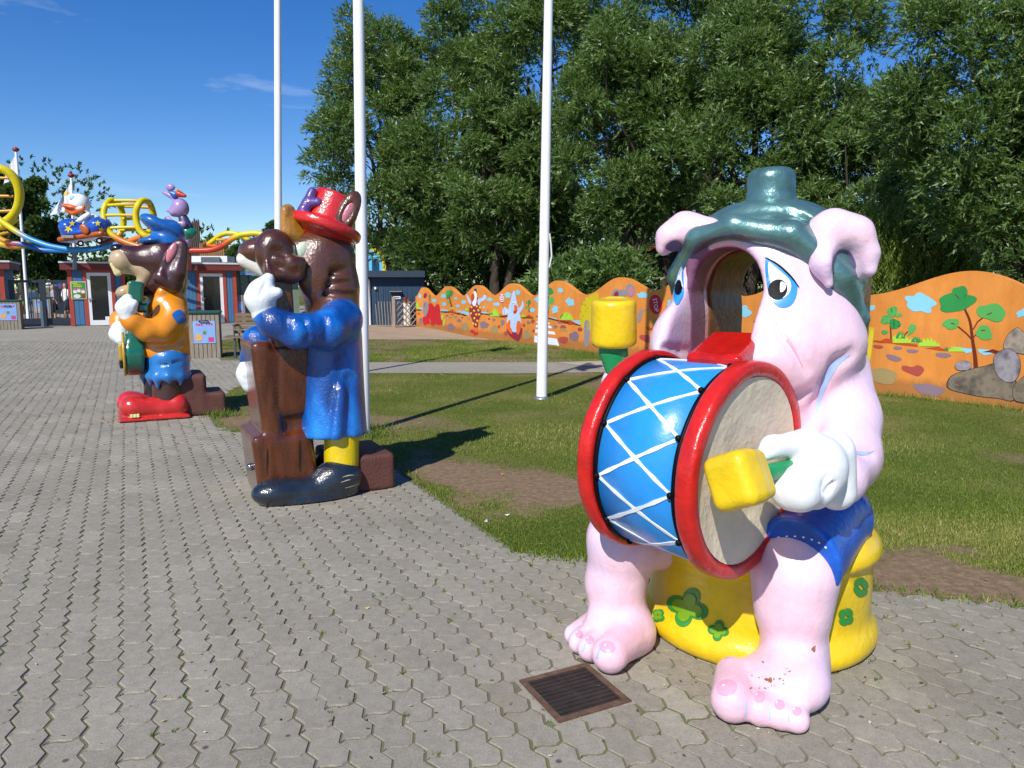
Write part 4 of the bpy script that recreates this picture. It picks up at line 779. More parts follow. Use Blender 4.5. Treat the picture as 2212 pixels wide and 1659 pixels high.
r = np.random.default_rng(51); cl = [(np.array([x, 70 + r.uniform(-6, 6), r.uniform(2, 9)]), np.array([4.5, 4, 3.5]) * r.uniform(.7, 1.3)) for x in np.arange(-70, 60, 2.2) for _ in (0, 1)]
cl = [(c, q) for c, q in cl if not (-40 < c[0] < -10 and c[2] > 4)]
V, F, T = crown(cl, 150000, .34, .075, 52, .2, 9, .4, 2.0); mk('distant_wood', V, F, M_POP, None, False, attrs={'tone': T}, kind='stuff', label='mass of dark trees far behind the entrance', cat='wood')
# poplars by the gate and small far trees
ptr('poplar_tree', 48, 500, 60, 160, 42, 56, 84150, 0.152, 0.0503, 61, 'dark poplar with gaps behind the left flag', stems=2, mat=M_POP, crad=(.16, .3), shell=.2, tw=2.2)
ptr('poplar_tree', 110, 550, 40, 95, 44, 46, 57375, 0.152, 0.0503, 62, 'lower poplar behind the middle flag', stems=1, mat=M_POP, crad=(.18, .32), shell=.2, tw=2.2)
ptr('poplar_tree', -40, 520, 70, 140, 43, 42, 45900, 0.152, 0.0503, 63, 'poplar cut off by the left edge', stems=2, mat=M_POP, shell=.2, tw=2.2)
ptr('broadleaf_tree', 200, 610, 62, 50, 50, 26, 35700, 0.161, 0.0503, 64, 'round tree behind the roof of the left ticket booth', stems=1, mat=M_POP, tw=2.2)
ptr('broadleaf_tree', 320, 610, 60, 42, 52, 22, 28050, 0.161, 0.0503, 65, 'distant tree behind the head of the rat', stems=1, mat=M_POP, tw=2.2)
ptr('broadleaf_tree', 586, 535, 26, 56, 48, 22, 25500, 0.152, 0.0453, 66, 'tree behind the first flagpole and the horse snout', stems=1, mat=M_POP, tw=2.2)
ptr('conifer_tree', 512, 560, 22, 48, 60, 16, 10500, 0.248, 0.0476, 67, 'narrow dark tree behind the right ticket booth', stems=1, mat=M_POP, tw=2.2)
# ================================================================== POLES, BOOTHS, GATE, SHED AND STREET FURNITURE
M_POLE = paintmat('white_pole', '#e9ebee', .35, .04, 2)
def pole(name, x0, y0, x1, y1, rb, rt, Y, label, group, top=None, ball=True, ht=7.6, mat=None):
    b = G(x0, y0) if Y is None else np.array([at(x0, 650, Y)[0], Y, 0.0]); d = ray(x1, y1); t = b[1] / d[1]; q = CP + d * t; ax = (q - b) / (q[2] - b[2]); tp = b + ax * ht
    o = thing(name, tuple(b), label, 'flagpole', group); MB().tube([b - [0, 0, .05], b + ax * ht * .5, tp], [rb, (rb + rt) / 2, rt], 20).build('shaft', mat or M_POLE, o, True)
    MB().lathe(b, [(rb * 1.5, -.05), (rb * 1.5, .012), (rb * 1.12, .02), (rb * 1.03, .03)], 16).build('base_collar', paintmat('galvanised', '#8d9296', .45, .15, 9, metal=.6), o, True)
    if ball: MB().lathe(tp, [(.01, 0), (.05, .02), (.075, .07), (.06, .12), (.01, .15)], 12).build('finial', paintmat('finial_red', '#8a2a22', .4), o, True)
    return o, tp
FG = 'tall white flagpoles on the lawn'
fp3, t3 = pole('flagpole', 1170, 860, 1185, 0, .076, .05, None, 'white flagpole standing alone on the lawn right of the horse', FG, ht=7.4)
fp2, t2 = pole('flagpole', 786, 934, 774, 0, .066, .045, None, 'thickest looking white flagpole just behind the horse statue', FG, ht=7.2)
fp1, t1 = pole('flagpole', 602, 834, 599.5, 0, .060, .045, None, 'white flagpole behind the snout of the horse', FG, ht=7.5)
# a halyard and cleat on the lone pole
c_ = at(1187, 545, G(1170, 860)[1] - .07); mb = MB(); mb.tube([c_ + [0, 0, .25], c_ + [.02, 0, .1], c_ + [.03, 0, -.05], c_ + [.0, 0, -.2]], .012, 5); mb.build('halyard_coil', M_PAPER, fp3, True)
M_FLAG = paintmat('flag_cloth', '#cdd0e2', .8, .08, 3); M_FYEL = paintmat('flag_yellow', '#d2b32a', .7, .1)
def flag(tp, pts, label, blobs, sx=-1):
    """a limp flag hanging from the pole: rows of points from pole side to fly side"""
    P = np.array(pts, float); Y = tp[1]; n, m = 9, 12; V = []
    a = np.linspace(0, 1, n)[:, None]; b = np.linspace(0, 1, m)[None]
    q = ((1 - a)[..., None] * ((1 - b)[..., None] * P[0] + b[..., None] * P[1]) + a[..., None] * ((1 - b)[..., None] * P[3] + b[..., None] * P[2]))
    for i in range(n):
        for j in range(m): V.append(at(q[i, j, 0], q[i, j, 1], Y + .12 * math.sin(j * 1.1 + i * .35) * (j / m)))
    F = [[i * m + j, i * m + j + 1, (i + 1) * m + j + 1, (i + 1) * m + j] for i in range(n - 1) for j in range(m - 1)]
    V = np.array(V); V2 = V + [0, .006, 0]; F2 = F + [[x + n * m for x in f[::-1]] for f in F]
    o = mk('flag', np.concatenate([V, V2]), F2, M_FLAG, None, True, label=label, cat='flag', group='pale flags by the entrance'); tr = BVHTree.FromPolygons([Vector(v) for v in V], F)
    for k, bl in enumerate(blobs): paint('emblem', [bl], tr, M_FYEL, o, .006, 2.5)
for tp_, lb in ((t1, 'limp pale flag at the top of the pole behind the horse snout'), (t2, 'limp pale flag at the top of the pole behind the horse hat'), (t3, 'limp pale flag at the top of the lone lawn pole')):
    n, m = 10, 6; V = [tp_ + np.array([.05 + .36 * (j / 5) * (1 - .25 * i / 9) + .06 * math.sin(i * .9), .10 * math.sin(j * 1.9 + i * .5), -.12 - 1.0 * i / 9 - .22 * (j / 5)]) for i in range(n) for j in range(m)]
    F = [[i * m + j, i * m + j + 1, (i + 1) * m + j + 1, (i + 1) * m + j] for i in range(n - 1) for j in range(m - 1)]; V = np.array(V); mk('flag', np.concatenate([V, V + [0, .006, 0]]), F + [[x + n * m for x in f[::-1]] for f in F], M_FLAG, None, True, label=lb, cat='flag', group='flags on the lawn poles')
zf = lambda x, y: (x * .1388, 322.6 + y * .1388)
def farpole(bx, by, top, label, rb=.07):
    Y = 33.0; b = np.array([at(bx, 640, Y)[0], Y, 0]); tp = at(*top, Y); o = thing('flagpole', tuple(b), label, 'flagpole', 'flagpoles by the entrance'); MB().tube([b, tp], [rb, rb * .75], 10).build('shaft', M_POLE, o, True)
    MB().lathe(tp, [(.02, 0), (.1, .03), (.14, .1), (.1, .17), (.02, .2)], 10).build('finial', paintmat('finial_red', '#8a2a22', .4), o, True); return tp
ta = farpole(57, 700, (34.5, 328), 'white flagpole with pale flag behind the left gate'); tb = farpole(162, 640, (154, 384), 'white flagpole behind the white bird of the track ride')
flag(ta, [zf(245, 85), zf(95, 330), zf(60, 530), zf(275, 460)], 'pale lilac flag with a yellow emblem on the left pole', [oval(*zf(145, 262), 3.4, 4.6, 20), oval(*zf(146, 262), 1.6, 2.2)])
flag(tb, [zf(1112, 495), zf(940, 780), zf(775, 1030), zf(1105, 930)], 'pale lilac flag with yellow emblem beside the white bird', [cat_closed([zf(1050, 650), zf(1000, 660), zf(940, 770), zf(985, 740), zf(1050, 700)], 3), oval(*zf(1085, 690), 3, 4, 30)])
# ---- ticket booths on one line
P0 = G(160, 704.8); UB = nrm([.888, .46, 0]); NB = np.array([UB[1], -UB[0], 0])       # along the front, and out of it
def onf(x, y, out=0.0): d = ray(x, y); t = ((P0 + NB * out - CP) @ NB) / (d @ NB); return CP + d * t
RB = np.stack([UB, NB, [0, 0, 1]], 1)
def us_(x, out=0.0): return (onf(x, 660, out) - P0) @ UB
def zs_(x, y, out=0.0): return onf(x, y, out)[2]
def fpt(u, out, z): return P0 * [1, 1, 0] + UB * u + NB * out + np.array([0, 0, z])
def fbox(mb, u0, u1, z0, z1, o0, o1): return mb.box(fpt((u0 + u1) / 2, (o0 + o1) / 2, (z0 + z1) / 2), (abs(u1 - u0) / 2, abs(o1 - o0) / 2, abs(z1 - z0) / 2), RB)
M_BOARD = paintmat('blue_boards', '#3f6d93', .6, .12, 5, stretch=(6, 6, .6)); M_TRIM = paintmat('rust_red_trim', '#a5412f', .6, .12, 6); M_DTRIM = paintmat('dark_red_fascia', '#6b2a25', .6, .12, 6); M_DOORW = paintmat('white_upvc', '#dfe2e4', .35, .03); M_ROOFM = paintmat('roof_metal', '#c9ccd0', .4, .1)
m, t, b = new_mat('door_glass'); b.inputs['Base Color'].default_value = (.02, .022, .026, 1); b.inputs['Roughness'].default_value = .06; b.inputs['Alpha'].default_value = .72; M_GLASS = m
M_INT = paintmat('booth_inside', '#4a4d50', .8, .1); M_DESK = paintmat('desk_dark', '#26282c', .5, .1)
def booth(u0, u1, du0, du1, zt, label, sign=False, depth=3.0, bracket=None):
    o = thing('ticket_booth', tuple(fpt((u0 + u1) / 2, -depth / 2, 0)), label, 'booth', 'blue ticket booths'); zd = 2.08
    bw = .145; u = u0 + .16
    spans = [(u0 + .16, du0 - .16), (du1 + .16, u1 - .16)]
    for a, b_ in spans:
        k = max(1, round((b_ - a) / bw)); 
        for i in range(k):
            w_ = (b_ - a) / k; mb = MB(); fbox(mb, a + i * w_ + .004, a + (i + 1) * w_ - .004, .06, zt - .32, -.03, -.008 - .006 * (i % 2)); mb.build('board', M_BOARD, o)
    k = round((du1 - du0 + .32) / bw)
    for i in range(k):
        w_ = (du1 - du0 + .32) / k; mb = MB(); fbox(mb, du0 - .16 + i * w_ + .004, du0 - .16 + (i + 1) * w_ - .004, zd + .14, zt - .32, -.03, -.008 - .006 * (i % 2)); mb.build('board', M_BOARD, o)
    mb = MB()                                                            # walls and floor, with the door opening left free
    fbox(mb, u0 + .02, du0 - .002, 0, zt - .02, -.14, -.031); fbox(mb, du1 + .002, u1 - .02, 0, zt - .02, -.14, -.031); fbox(mb, du0, du1, zd + .002, zt - .02, -.14, -.031); fbox(mb, u0 + .02, u0 + .12, 0, zt - .02, -depth, -.142); fbox(mb, u1 - .12, u1 - .02, 0, zt - .02, -depth, -.142); fbox(mb, u0 + .122, u1 - .122, 0, zt - .02, -depth, -depth + .1); mb.build('wall', M_BOARD, o)
    mb = MB(); fbox(mb, u0 + .125, u1 - .125, .01, .05, -depth + .11, -.145); fbox(mb, u0 + .125, u1 - .125, .06, zt - .1, -depth + .102, -depth + .12); mb.build('interior', M_INT, o)
    mb = MB(); fbox(mb, u0 + .4, u1 - .4, .95, 1.0, -depth + .2, -depth + .95); fbox(mb, u0 + .6, u0 + .65, .05, .95, -depth + .3, -depth + .9); fbox(mb, du0 + .55, du1 - .1, 1.0, 1.4, -depth + .4, -depth + .46); mb.build('counter', M_DESK, o)
    for a in (u0, u1 - .15): mb = MB(); fbox(mb, a, a + .15, 0, zt - .31, -.04, .012); mb.build('corner_board', M_TRIM, o)
    mb = MB(); fbox(mb, u0 - .22, u1 + .22, zt - .30, zt - .05, -.02, .20); fbox(mb, u0 - .22, u0 - .19, zt - .30, zt - .05, -depth - .2, -.022); fbox(mb, u1 + .19, u1 + .22, zt - .30, zt - .05, -depth - .2, -.022); mb.build('fascia', M_DTRIM, o)
    mb = MB(); fbox(mb, u0 - .25, u1 + .25, zt - .047, zt + .02, -depth - .2, .23); mb.build('roof', M_ROOFM, o)
    mb = MB(); fbox(mb, du0 - .13, du0 - .002, 0, zd + .13, -.03, .018); fbox(mb, du1 + .002, du1 + .13, 0, zd + .13, -.03, .018); fbox(mb, du0 - .0, du1 + .0, zd + .002, zd + .13, -.03, .018); mb.build('door_trim', M_TRIM, o)
    mb = MB(); f = .12; fbox(mb, du0, du0 + f, .02, zd, -.05, .0); fbox(mb, du1 - f, du1, .02, zd, -.05, .0); fbox(mb, du0 + f, du1 - f, zd - f, zd, -.05, .0); fbox(mb, du0 + f, du1 - f, .02, .22, -.05, .0); dr_ = mb.build('door', M_DOORW, o)
    mb = MB(); fbox(mb, du0 + f, du1 - f, .22, zd - f, -.03, -.02); mb.build('pane', M_GLASS, dr_)
    mb = MB(); fbox(mb, du0 + .03, du0 + .18, 1.03, 1.06, .03, .05); fbox(mb, du0 + .04, du0 + .07, .95, 1.1, .0, .03); mb.build('handle', paintmat('chrome', '#b0b0b0', .15, .05, metal=1.0), dr_)
    mb = MB(); fbox(mb, du1 - f - .16, du1 - f - .01, .225, .36, -.018, -.012); mb.build('notice', M_DOORW, dr_)
    if bracket is not None: pass
    return o
zt1 = zs_(200, 566.5)
b0 = booth(us_(-60), us_(13.5), us_(-40), us_(-15), zt1, 'blue booth with red corner at the left edge beyond the bin')
b1 = booth(us_(150), us_(274), us_(191), us_(243), zt1, 'blue ticket booth with a green notice board beside its white door')
b2 = booth(us_(393), us_(513), us_(434), us_(484), zs_(450, 568.5), 'blue ticket booth right of the rat, with a white glass door')
# notice board on the middle booth
nx = lambda x, y: (138.2 + x * .10186, 553 + y * .10186)
def fquad(x0, y0, x1, y1): return us_(nx(x0, 0)[0]), us_(nx(x1, 0)[0]), zs_(*nx((x0 + x1) / 2, y1)), zs_(*nx((x0 + x1) / 2, y0))
nb = fquad(170, 540, 500, 915); o = thing('notice_board', tuple(fpt((nb[0] + nb[1]) / 2, .02, nb[2])), 'green notice board with yellow heading hung on the middle booth', 'notice board')
mb = MB(); fbox(mb, nb[0], nb[1], nb[2], nb[3], .016, .036); mb.build('frame', paintmat('pale_frame', '#c9c6a8', .5), o)
mb = MB(); fbox(mb, nb[0] + .03, nb[1] - .03, nb[2] + .03, nb[3] - .03, .0365, .042); mb.build('green_panel', paintmat('notice_green', '#3f8a3f', .5, .08), o)
def nrect(nm, x0, y0, x1, y1, c, off): q = fquad(x0, y0, x1, y1); mb = MB(); fbox(mb, *q, .0425, .0425 + off); mb.build(nm, paintmat('notice_' + c.strip('#'), c, .6, .03), o)
for x0, y0, x1, y1 in ((200, 570, 320, 590), (240, 602, 400, 620), (230, 635, 425, 655)): 
    k = 5
    for i in range(k): nrect('yellow_word', x0 + (x1 - x0) * i / k, y0, x0 + (x1 - x0) * (i + .75) / k, y1, '#d8cf2a', .004)
for x, y in ((258, 740), (340, 720), (428, 740)): nrect('pink_tab', x - 32, y - 45, x + 32, y - 12, '#c9669a', .004); nrect('price_card', x - 36, y - 10, x + 36, y + 48, '#e6e2dc', .005)
q = fquad(220, 810, 370, 895); cu, cz = (q[0] + q[1]) / 2, (q[2] + q[3]) / 2; a = np.arange(16) * math.pi / 8; MB().prism([fpt(cu + (q[1] - q[0]) / 2 * math.cos(x), .0425, cz + (q[3] - q[2]) / 2 * math.sin(x)) for x in a], NB * .005).build('white_oval', paintmat('notice_white', '#dcdcd6', .6), o)
nrect('brown_figure', 385, 800, 460, 890, '#8a3d2a', .004)
# ---- gate between the booths
M_STEEL = paintmat('dark_steel', '#2b333d', .45, .15, 8); M_LSTEEL = paintmat('blue_grey_steel', '#5d7484', .4, .1, 8)
gx = lambda x, y: (x * .1111, 537.6 + y * .1111)
gu = lambda x: us_(gx(x, 0)[0], -.3); gz = lambda x, y: zs_(*gx(x, y), -.3)
go = thing('bar_gate', tuple(fpt((gu(300) + gu(1390)) / 2, -.3, 0)), 'dark steel bar gate in two leaves between the left booths', 'gate')
for u0_, u1_, zb in ((gu(300), gu(800), .1), (gu(905), gu(1395), .1)):
    zt_ = gz(600, 605)
    mb = MB(); fbox(mb, u0_, u1_, zb, zb + .22, -.33, -.27); mb.build('rail', M_STEEL, go); mb = MB(); fbox(mb, u0_, u1_, zt_ - .10, zt_, -.33, -.27); mb.build('rail', M_STEEL, go)
    n = int((u1_ - u0_) / .135)
    for i in range(n + 1):
        u = u0_ + (u1_ - u0_) * i / n; mb = MB(); fbox(mb, u - .014, u + .014, zb + .22, zt_ - .10, -.314, -.286); mb.build('bar', M_STEEL, go)
mb = MB(); fbox(mb, gu(790), gu(915), 0, gz(850, 590), -.36, -.24); mb.build('gate_post', M_STEEL, go); mb = MB(); fbox(mb, gu(200), gu(300), 0, gz(250, 600), -.36, -.24); mb.build('gate_post', M_STEEL, go)
mb = MB(); fbox(mb, gu(785), gu(835), 0, gz(810, 1020), -.1, -.04); mb.build('bollard', M_LSTEEL, go)
# ---- slatted litter bins with a poster
M_SLAT = paintmat('weathered_slat', '#8d8274', .85, .2, 9, stretch=(4, 4, .6)); M_BINL = paintmat('bin_lid_green', '#1d4a3a', .45, .1); M_PBLUE = paintmat('poster_blue', '#86a9dc', .5, .12, 3); M_PPINK = paintmat('poster_pink', '#c4407c', .5, .08); M_PTAN = paintmat('poster_tan', '#d2a468', .5, .1)
def litter_bin(name, base, fwd, w_, hgt, label, lid=True, deep=None):
    fr = Frame(base, fwd); d2 = deep or w_; o = thing(name, tuple(fr.O), label, 'litter bin', 'slatted litter bins'); B = lambda f, l, z: fr.p(f, l, z)
    def bx(mb, f0, f1, l0, l1, z0, z1): return mb.box(B((f0 + f1) / 2, (l0 + l1) / 2, (z0 + z1) / 2), (abs(f1 - f0) / 2, abs(l1 - l0) / 2, abs(z1 - z0) / 2), fr.R)
    mb = MB(); bx(mb, -d2 / 2 + .03, d2 / 2 - .03, -w_ / 2 + .03, w_ / 2 - .03, .02, hgt - .04); mb.build('liner', M_STEEL, o); n = 7
    for i in range(n):
        a = -w_ / 2 + i * w_ / n + .006; b_ = a + w_ / n - .012
        for s in (1, -1): mb = MB(); bx(mb, s * (d2 / 2 - .028), s * d2 / 2, a, b_, 0, hgt); mb.build('slat', M_SLAT, o)
        a = -d2 / 2 + .03 + i * (d2 - .06) / n + .005; b_ = a + (d2 - .06) / n - .01
        for s in (1, -1): mb = MB(); bx(mb, a, b_, s * (w_ / 2 - .028), s * w_ / 2, 0, hgt); mb.build('slat', M_SLAT, o)
    if lid: mb = MB(); mb.box(B(0, 0, hgt + .035), (d2 / 2 + .03, w_ / 2 + .03, .03), fr.R, .015); mb.build('lid', M_BINL, o); mb = MB(); mb.tube([B(d2 / 2 + .01, -.09, hgt - .16), B(d2 / 2 + .05, -.09, hgt - .14), B(d2 / 2 + .05, .09, hgt - .14), B(d2 / 2 + .01, .09, hgt - .16)], .014, 6); mb.build('pull', M_STEEL, o, True)
    ph = w_ * .78; z0 = hgt * .34; mb = MB(); bx(mb, d2 / 2 + .001, d2 / 2 + .012, -w_ * .36, w_ * .36, z0, z0 + ph); ps = mb.build('poster', M_PBLUE, o); x = d2 / 2 + .0125
    def plate(nm, l0, l1, za, zb, mat, e=.003): mb = MB(); bx(mb, x, x + e, l0 * w_, l1 * w_, z0 + ph * za, z0 + ph * zb); mb.build(nm, mat, ps)
    for i in range(7):
        if i != 3: plate('letter', .28 - i * .082, .28 - i * .082 - .055, .80 + .02 * math.sin(i), .90 + .02 * math.sin(i), M_PPINK)
    plate('red_box', .30, .12, .06, .27, M_PPINK); c_ = B(x, -.19 * w_, z0 + ph * .26); MB().prism([c_ + w_ * .13 * (math.cos(a) * fr.L + math.sin(a) * fr.Z) for a in np.arange(12) * math.pi / 6], fr.F * .004).build('tan_disc', M_PTAN, ps); plate('leaf_mark', .06, -.04, .40, .55, paintmat('poster_olive', '#6d7d3a', .5))
    return o
litter_bin('litter_bin', tuple(G(437, 773)[:2] + [0, .25]), (.30, -.95), .62, zs_(437, 700) if False else .95, 'slatted wooden litter bin with a green lid and blue poster behind the rat')
litter_bin('litter_bin', tuple(G(12, 712)[:2] + [0, .3]), (.44, -.9), .75, 1.0, 'slatted litter bin with blue poster at the left edge before the gate')
litter_bin('litter_bin', tuple(G(510, 697)[:2] + [0, .2]), (.44, -.9), .62, 1.18, 'tall slatted bin without a lid against the right booth', lid=False, deep=.4)
litter_bin('litter_bin', tuple(at(95, 690, 34.5)[:2]), (.44, -.9), .75, 1.0, 'litter bin with poster seen through the gate bars')
# ---- bench
M_BWOOD = paintmat('bench_wood', '#75624c', .7, .2, 12, stretch=(1, 6, 6)); M_BFRM = paintmat('bench_iron', '#49525a', .45, .1, metal=.4)
bl_, br_ = G(502, 773), G(620, 790); bd = nrm((br_ - bl_) * [1, 1, 0]); bd = nrm(np.array([1, .12, 0])); bb = np.array([-bd[1], bd[0], 0]); BO = G(503, 772)
be = thing('park_bench', tuple(BO + bd * .8), 'wooden slat bench with iron legs behind the horse statue', 'bench')
Bp = lambda u, v, z: BO * [1, 1, 0] + bd * u + bb * v + np.array([0, 0, z])
for k in range(4): MB().bar(Bp(-.18, .02 + k * .115, .44), Bp(1.75, .02 + k * .115, .44), .095, .035).build('seat_slat', M_BWOOD, be)
for k in range(5): MB().bar(Bp(-.05, .48 + k * .035, .53 + k * .095), Bp(1.75, .48 + k * .035, .53 + k * .095), .03, .075).build('back_slat', M_BWOOD, be)
for u in (.05, 1.55):
    for v0, v1 in ((.05, .02), (.38, .62)): MB().bar(Bp(u, v0, .42), Bp(u, v1, 0), .05, .035).build('leg', M_BFRM, be)
    mb = MB(); mb.tube([Bp(u, .46, .42), Bp(u, .66, .96)], .018, 6); mb.build('back_support', M_BFRM, be, True); mb = MB(); mb.tube([Bp(u, .02, .44), Bp(u, -.02, .64), Bp(u, .05, .68), Bp(u, .5, .68)], .014, 6); mb.build('arm_frame', M_BFRM, be, True); MB().bar(Bp(u, .02, .70), Bp(u, .40, .70), .06, .03).build('arm_rest', M_STEEL, be)
# ---- banner and green wall right of the booth
xb = lambda x, y: (384 + x * .1481, 537.6 + y * .1481)
def qd(px, out): return [onf(*p, out) for p in px]
gw = mk('green_wall', *(lambda mb: (np.concatenate(mb.V), mb.F))(fbox(MB(), us_(515), us_(650), 0, 2.3, -.45, -.35)), paintmat('sage_boards', '#6d7c68', .7, .12, 6), None, label='sage green wall under the blue banner right of the booth', cat='wall')
for x in (522, 541): mb = MB(); fbox(mb, us_(x), us_(x + 1.6), 0, 2.3, -.348, -.31); mb.build('dark_batten', M_STEEL, gw)
mb = MB(); fbox(mb, us_(543), us_(600), 0, 1.75, -.348, -.32); mb.build('dark_door', M_STEEL, gw)
bn = thing('banner', tuple(onf(560, 590, -.6)), 'blue banner with yellow lettering and a yellow oval hung right of the booth', 'banner')
C4 = qd([xb(905, 190), xb(1700, 190), xb(1700, 390), xb(905, 380)], .05); MB().prism(C4, NB * .02).build('cloth', paintmat('banner_blue', '#4aa0cc', .6, .15, 2), bn)
ov = [onf(*xb(1000 + 98 * math.cos(a), 270 + 44 * math.sin(a)), .08) for a in np.arange(20) * math.pi / 10]; MB().prism(ov, NB * .006).build('yellow_oval', paintmat('banner_yellow', '#d8c71e', .6), bn)
for i, y in enumerate((250, 272, 294)): 
    for k in range(4): MB().prism(qd([xb(945 + k * 32, y), xb(968 + k * 32, y), xb(968 + k * 32, y + 9), xb(945 + k * 32, y + 9)], .088), NB * .004).build('small_word', M_STEEL, bn)
MB().prism(qd([xb(1010, 335), xb(1150, 335), xb(1150, 352), xb(1010, 352)], .073), NB * .004).build('pink_line', M_PPINK, bn); MB().prism(qd([xb(1020, 320), xb(1100, 300), xb(1110, 330), xb(1020, 333)], .073), NB * .004).build('green_mark', paintmat('clover_inner', '#6fa01a', .3), bn)
def letters(txt, x0, y0, hgt, out, mat, parent, nm='letter'):
    tv, tf = text2d(txt); s = hgt / 0.72; tv = tv - tv.min(0); V = np.array([onf(x0 + p[0] * s, y0 - p[1] * s, out) for p in tv]); mk(nm, V, tf, mat, parent, False)
letters('O', *xb(1155, 318), 9, .085, paintmat('banner_yellow', '#d8c71e', .6), bn); letters('D', *xb(1248, 318), 9, .085, paintmat('banner_yellow', '#d8c71e', .6), bn)
# ---- dark blue shed at the end of the wall
xs = lambda x, y: (783.4 + x * .12498, 506.9 + y * .12498)
SP = G(*xs(300, 1560)); SU = nrm([1, .10, 0]); SN = np.array([SU[1], -SU[0], 0]); RS_ = np.stack([SU, SN, [0, 0, 1]], 1)
def ons(x, y, out=0.0): d = ray(x, y); return CP + d * (((SP + SN * out - CP) @ SN) / (d @ SN))
def sbox(x0, x1, y0, y1, o0, o1):
    a, b_ = ons(x0, y1), ons(x1, y0); u0, u1 = (a - SP) @ SU, (b_ - SP) @ SU; z0, z1_ = ons((x0 + x1) / 2, y1)[2], ons((x0 + x1) / 2, y0)[2]; return MB().box(SP * [1, 1, 0] + SU * (u0 + u1) / 2 + SN * (o0 + o1) / 2 + np.array([0, 0, (z0 + z1_) / 2]), (abs(u1 - u0) / 2, abs(o1 - o0) / 2, abs(z1_ - z0) / 2), RS_)
M_SHED = paintmat('shed_blue', '#1e3b55', .65, .14, 6, stretch=(6, 6, .5)); M_SHDK = paintmat('shed_fascia', '#1f3246', .6, .1)
sd_ = thing('blue_shed', tuple(SP + SN * -1.5), 'dark blue wooden shed with a flat roof at the far end of the wall', 'shed')
sbox(740, 915, 595, 702.5, -3.5, -.03).build('wall', M_SHED, sd_)
xq = [740 + i * 5.2 for i in range(34)]
for x in xq: sbox(x + .25, x + 4.9, 601, 702.5, -.03, .0).build('board', M_SHED, sd_)
sbox(736, 918, *[xs(0, y)[1] for y in (625, 735)], -3.6, .35).build('roof', M_SHDK, sd_)
mb = MB(); mb.tube([ons(*xs(50, 760), .33), ons(*xs(95, 775), .2), ons(*xs(110, 800), .06), ons(*xs(130, 1560), .06)], .045, 8); mb.build('downpipe', M_DOORW, sd_, True); sbox(*[xs(x, 0)[0] for x in (205, 235)], *[xs(0, y)[1] for y in (905, 945)], .0, .1).build('wall_lamp', M_DOORW, sd_)
sbox(*[xs(x, 0)[0] for x in (470, 680)], *[xs(0, y)[1] for y in (975, 988)], .0, .2).build('shelf', M_SLAT, sd_)
sg = tag(sbox(*[xs(x, 0)[0] for x in (530, 655)], *[xs(0, y)[1] for y in (1065, 1112)], .02, .05).build('name_sign', M_DOORW), 'small white name sign with dark letters on the shed', 'sign')
for i in range(5): sbox(*[xs(x, 0)[0] for x in (562 + i * 16, 573 + i * 16)], *[xs(0, y)[1] for y in (1078, 1100)], .051, .056).build('letter', M_STEEL, sg)
for x, top, c, lb in ((735, 1085, '#7a2a22', 'white post with a red top beside the lattice fence'), (795, 1110, '#6b4a35', 'cream post with a brown top beside the lattice fence')):
    a, b_ = ons(*xs(x, 1330), .5), ons(*xs(x, top), .5); o = thing('post', (a[0], a[1], 0), lb, 'post'); MB().tube([[a[0], a[1], 0], a + (b_ - a) * .62], .075, 10).build('shaft', paintmat('post_white', '#d8cfc4', .6), o, True); MB().tube([a + (b_ - a) * .62, b_], .08, 10).build('top', paintmat('post_' + c[1:], c, .6), o, True)
la = thing('lattice_fence', tuple(ons(*xs(740, 1600), .9)), 'weathered diagonal lattice fence in front of the blue shed', 'fence'); LA, LB_ = G(*xs(545, 1605)), G(*xs(935, 1590)); LU_ = nrm((LB_ - LA) * [1, 1, 0]); LW = np.linalg.norm(LB_ - LA); LH = 0.92
LN = np.array([LU_[1], -LU_[0], 0])
for sg_ in (1, -1):
    for k in range(-5, 14):
        u0 = k * .235; u1 = u0 + LH; a = (u0, 0) if sg_ > 0 else (u1, 0); b_ = (u1, LH) if sg_ > 0 else (u0, LH)
        t0, t1 = 0.0, 1.0; du = b_[0] - a[0]
        for lim, sgn in ((0, 1), (LW, -1)):
            ta_ = (lim - a[0]) / du
            if (du > 0) == (sgn > 0): t0 = max(t0, ta_)
            else: t1 = min(t1, ta_)
        if t1 - t0 < .12: continue
        P = [LA * [1, 1, 0] + LU_ * (a[0] + du * t_) + np.array([0, 0, .05 + LH * t_ if sg_ else 0]) + LN * (.012 * sg_) for t_ in (t0, t1)]; MB().bar(P[0], P[1], .02, .055, LN).build('lath', M_SLAT, la)
MB().box(LA * [1, 1, 0] + [0, 0, .58], (.06, .06, .58), None).build('post', M_SLAT, la)
for k in range(6): P = LA * [1, 1, 0] + np.array([-.12 - k * .13, .25 + k * .1, 0]); MB().bar(P + [0, 0, .02], P + [-.05, 0, .98 - .1 * (k > 4)], .08, .025).build('picket', M_SLAT, la)
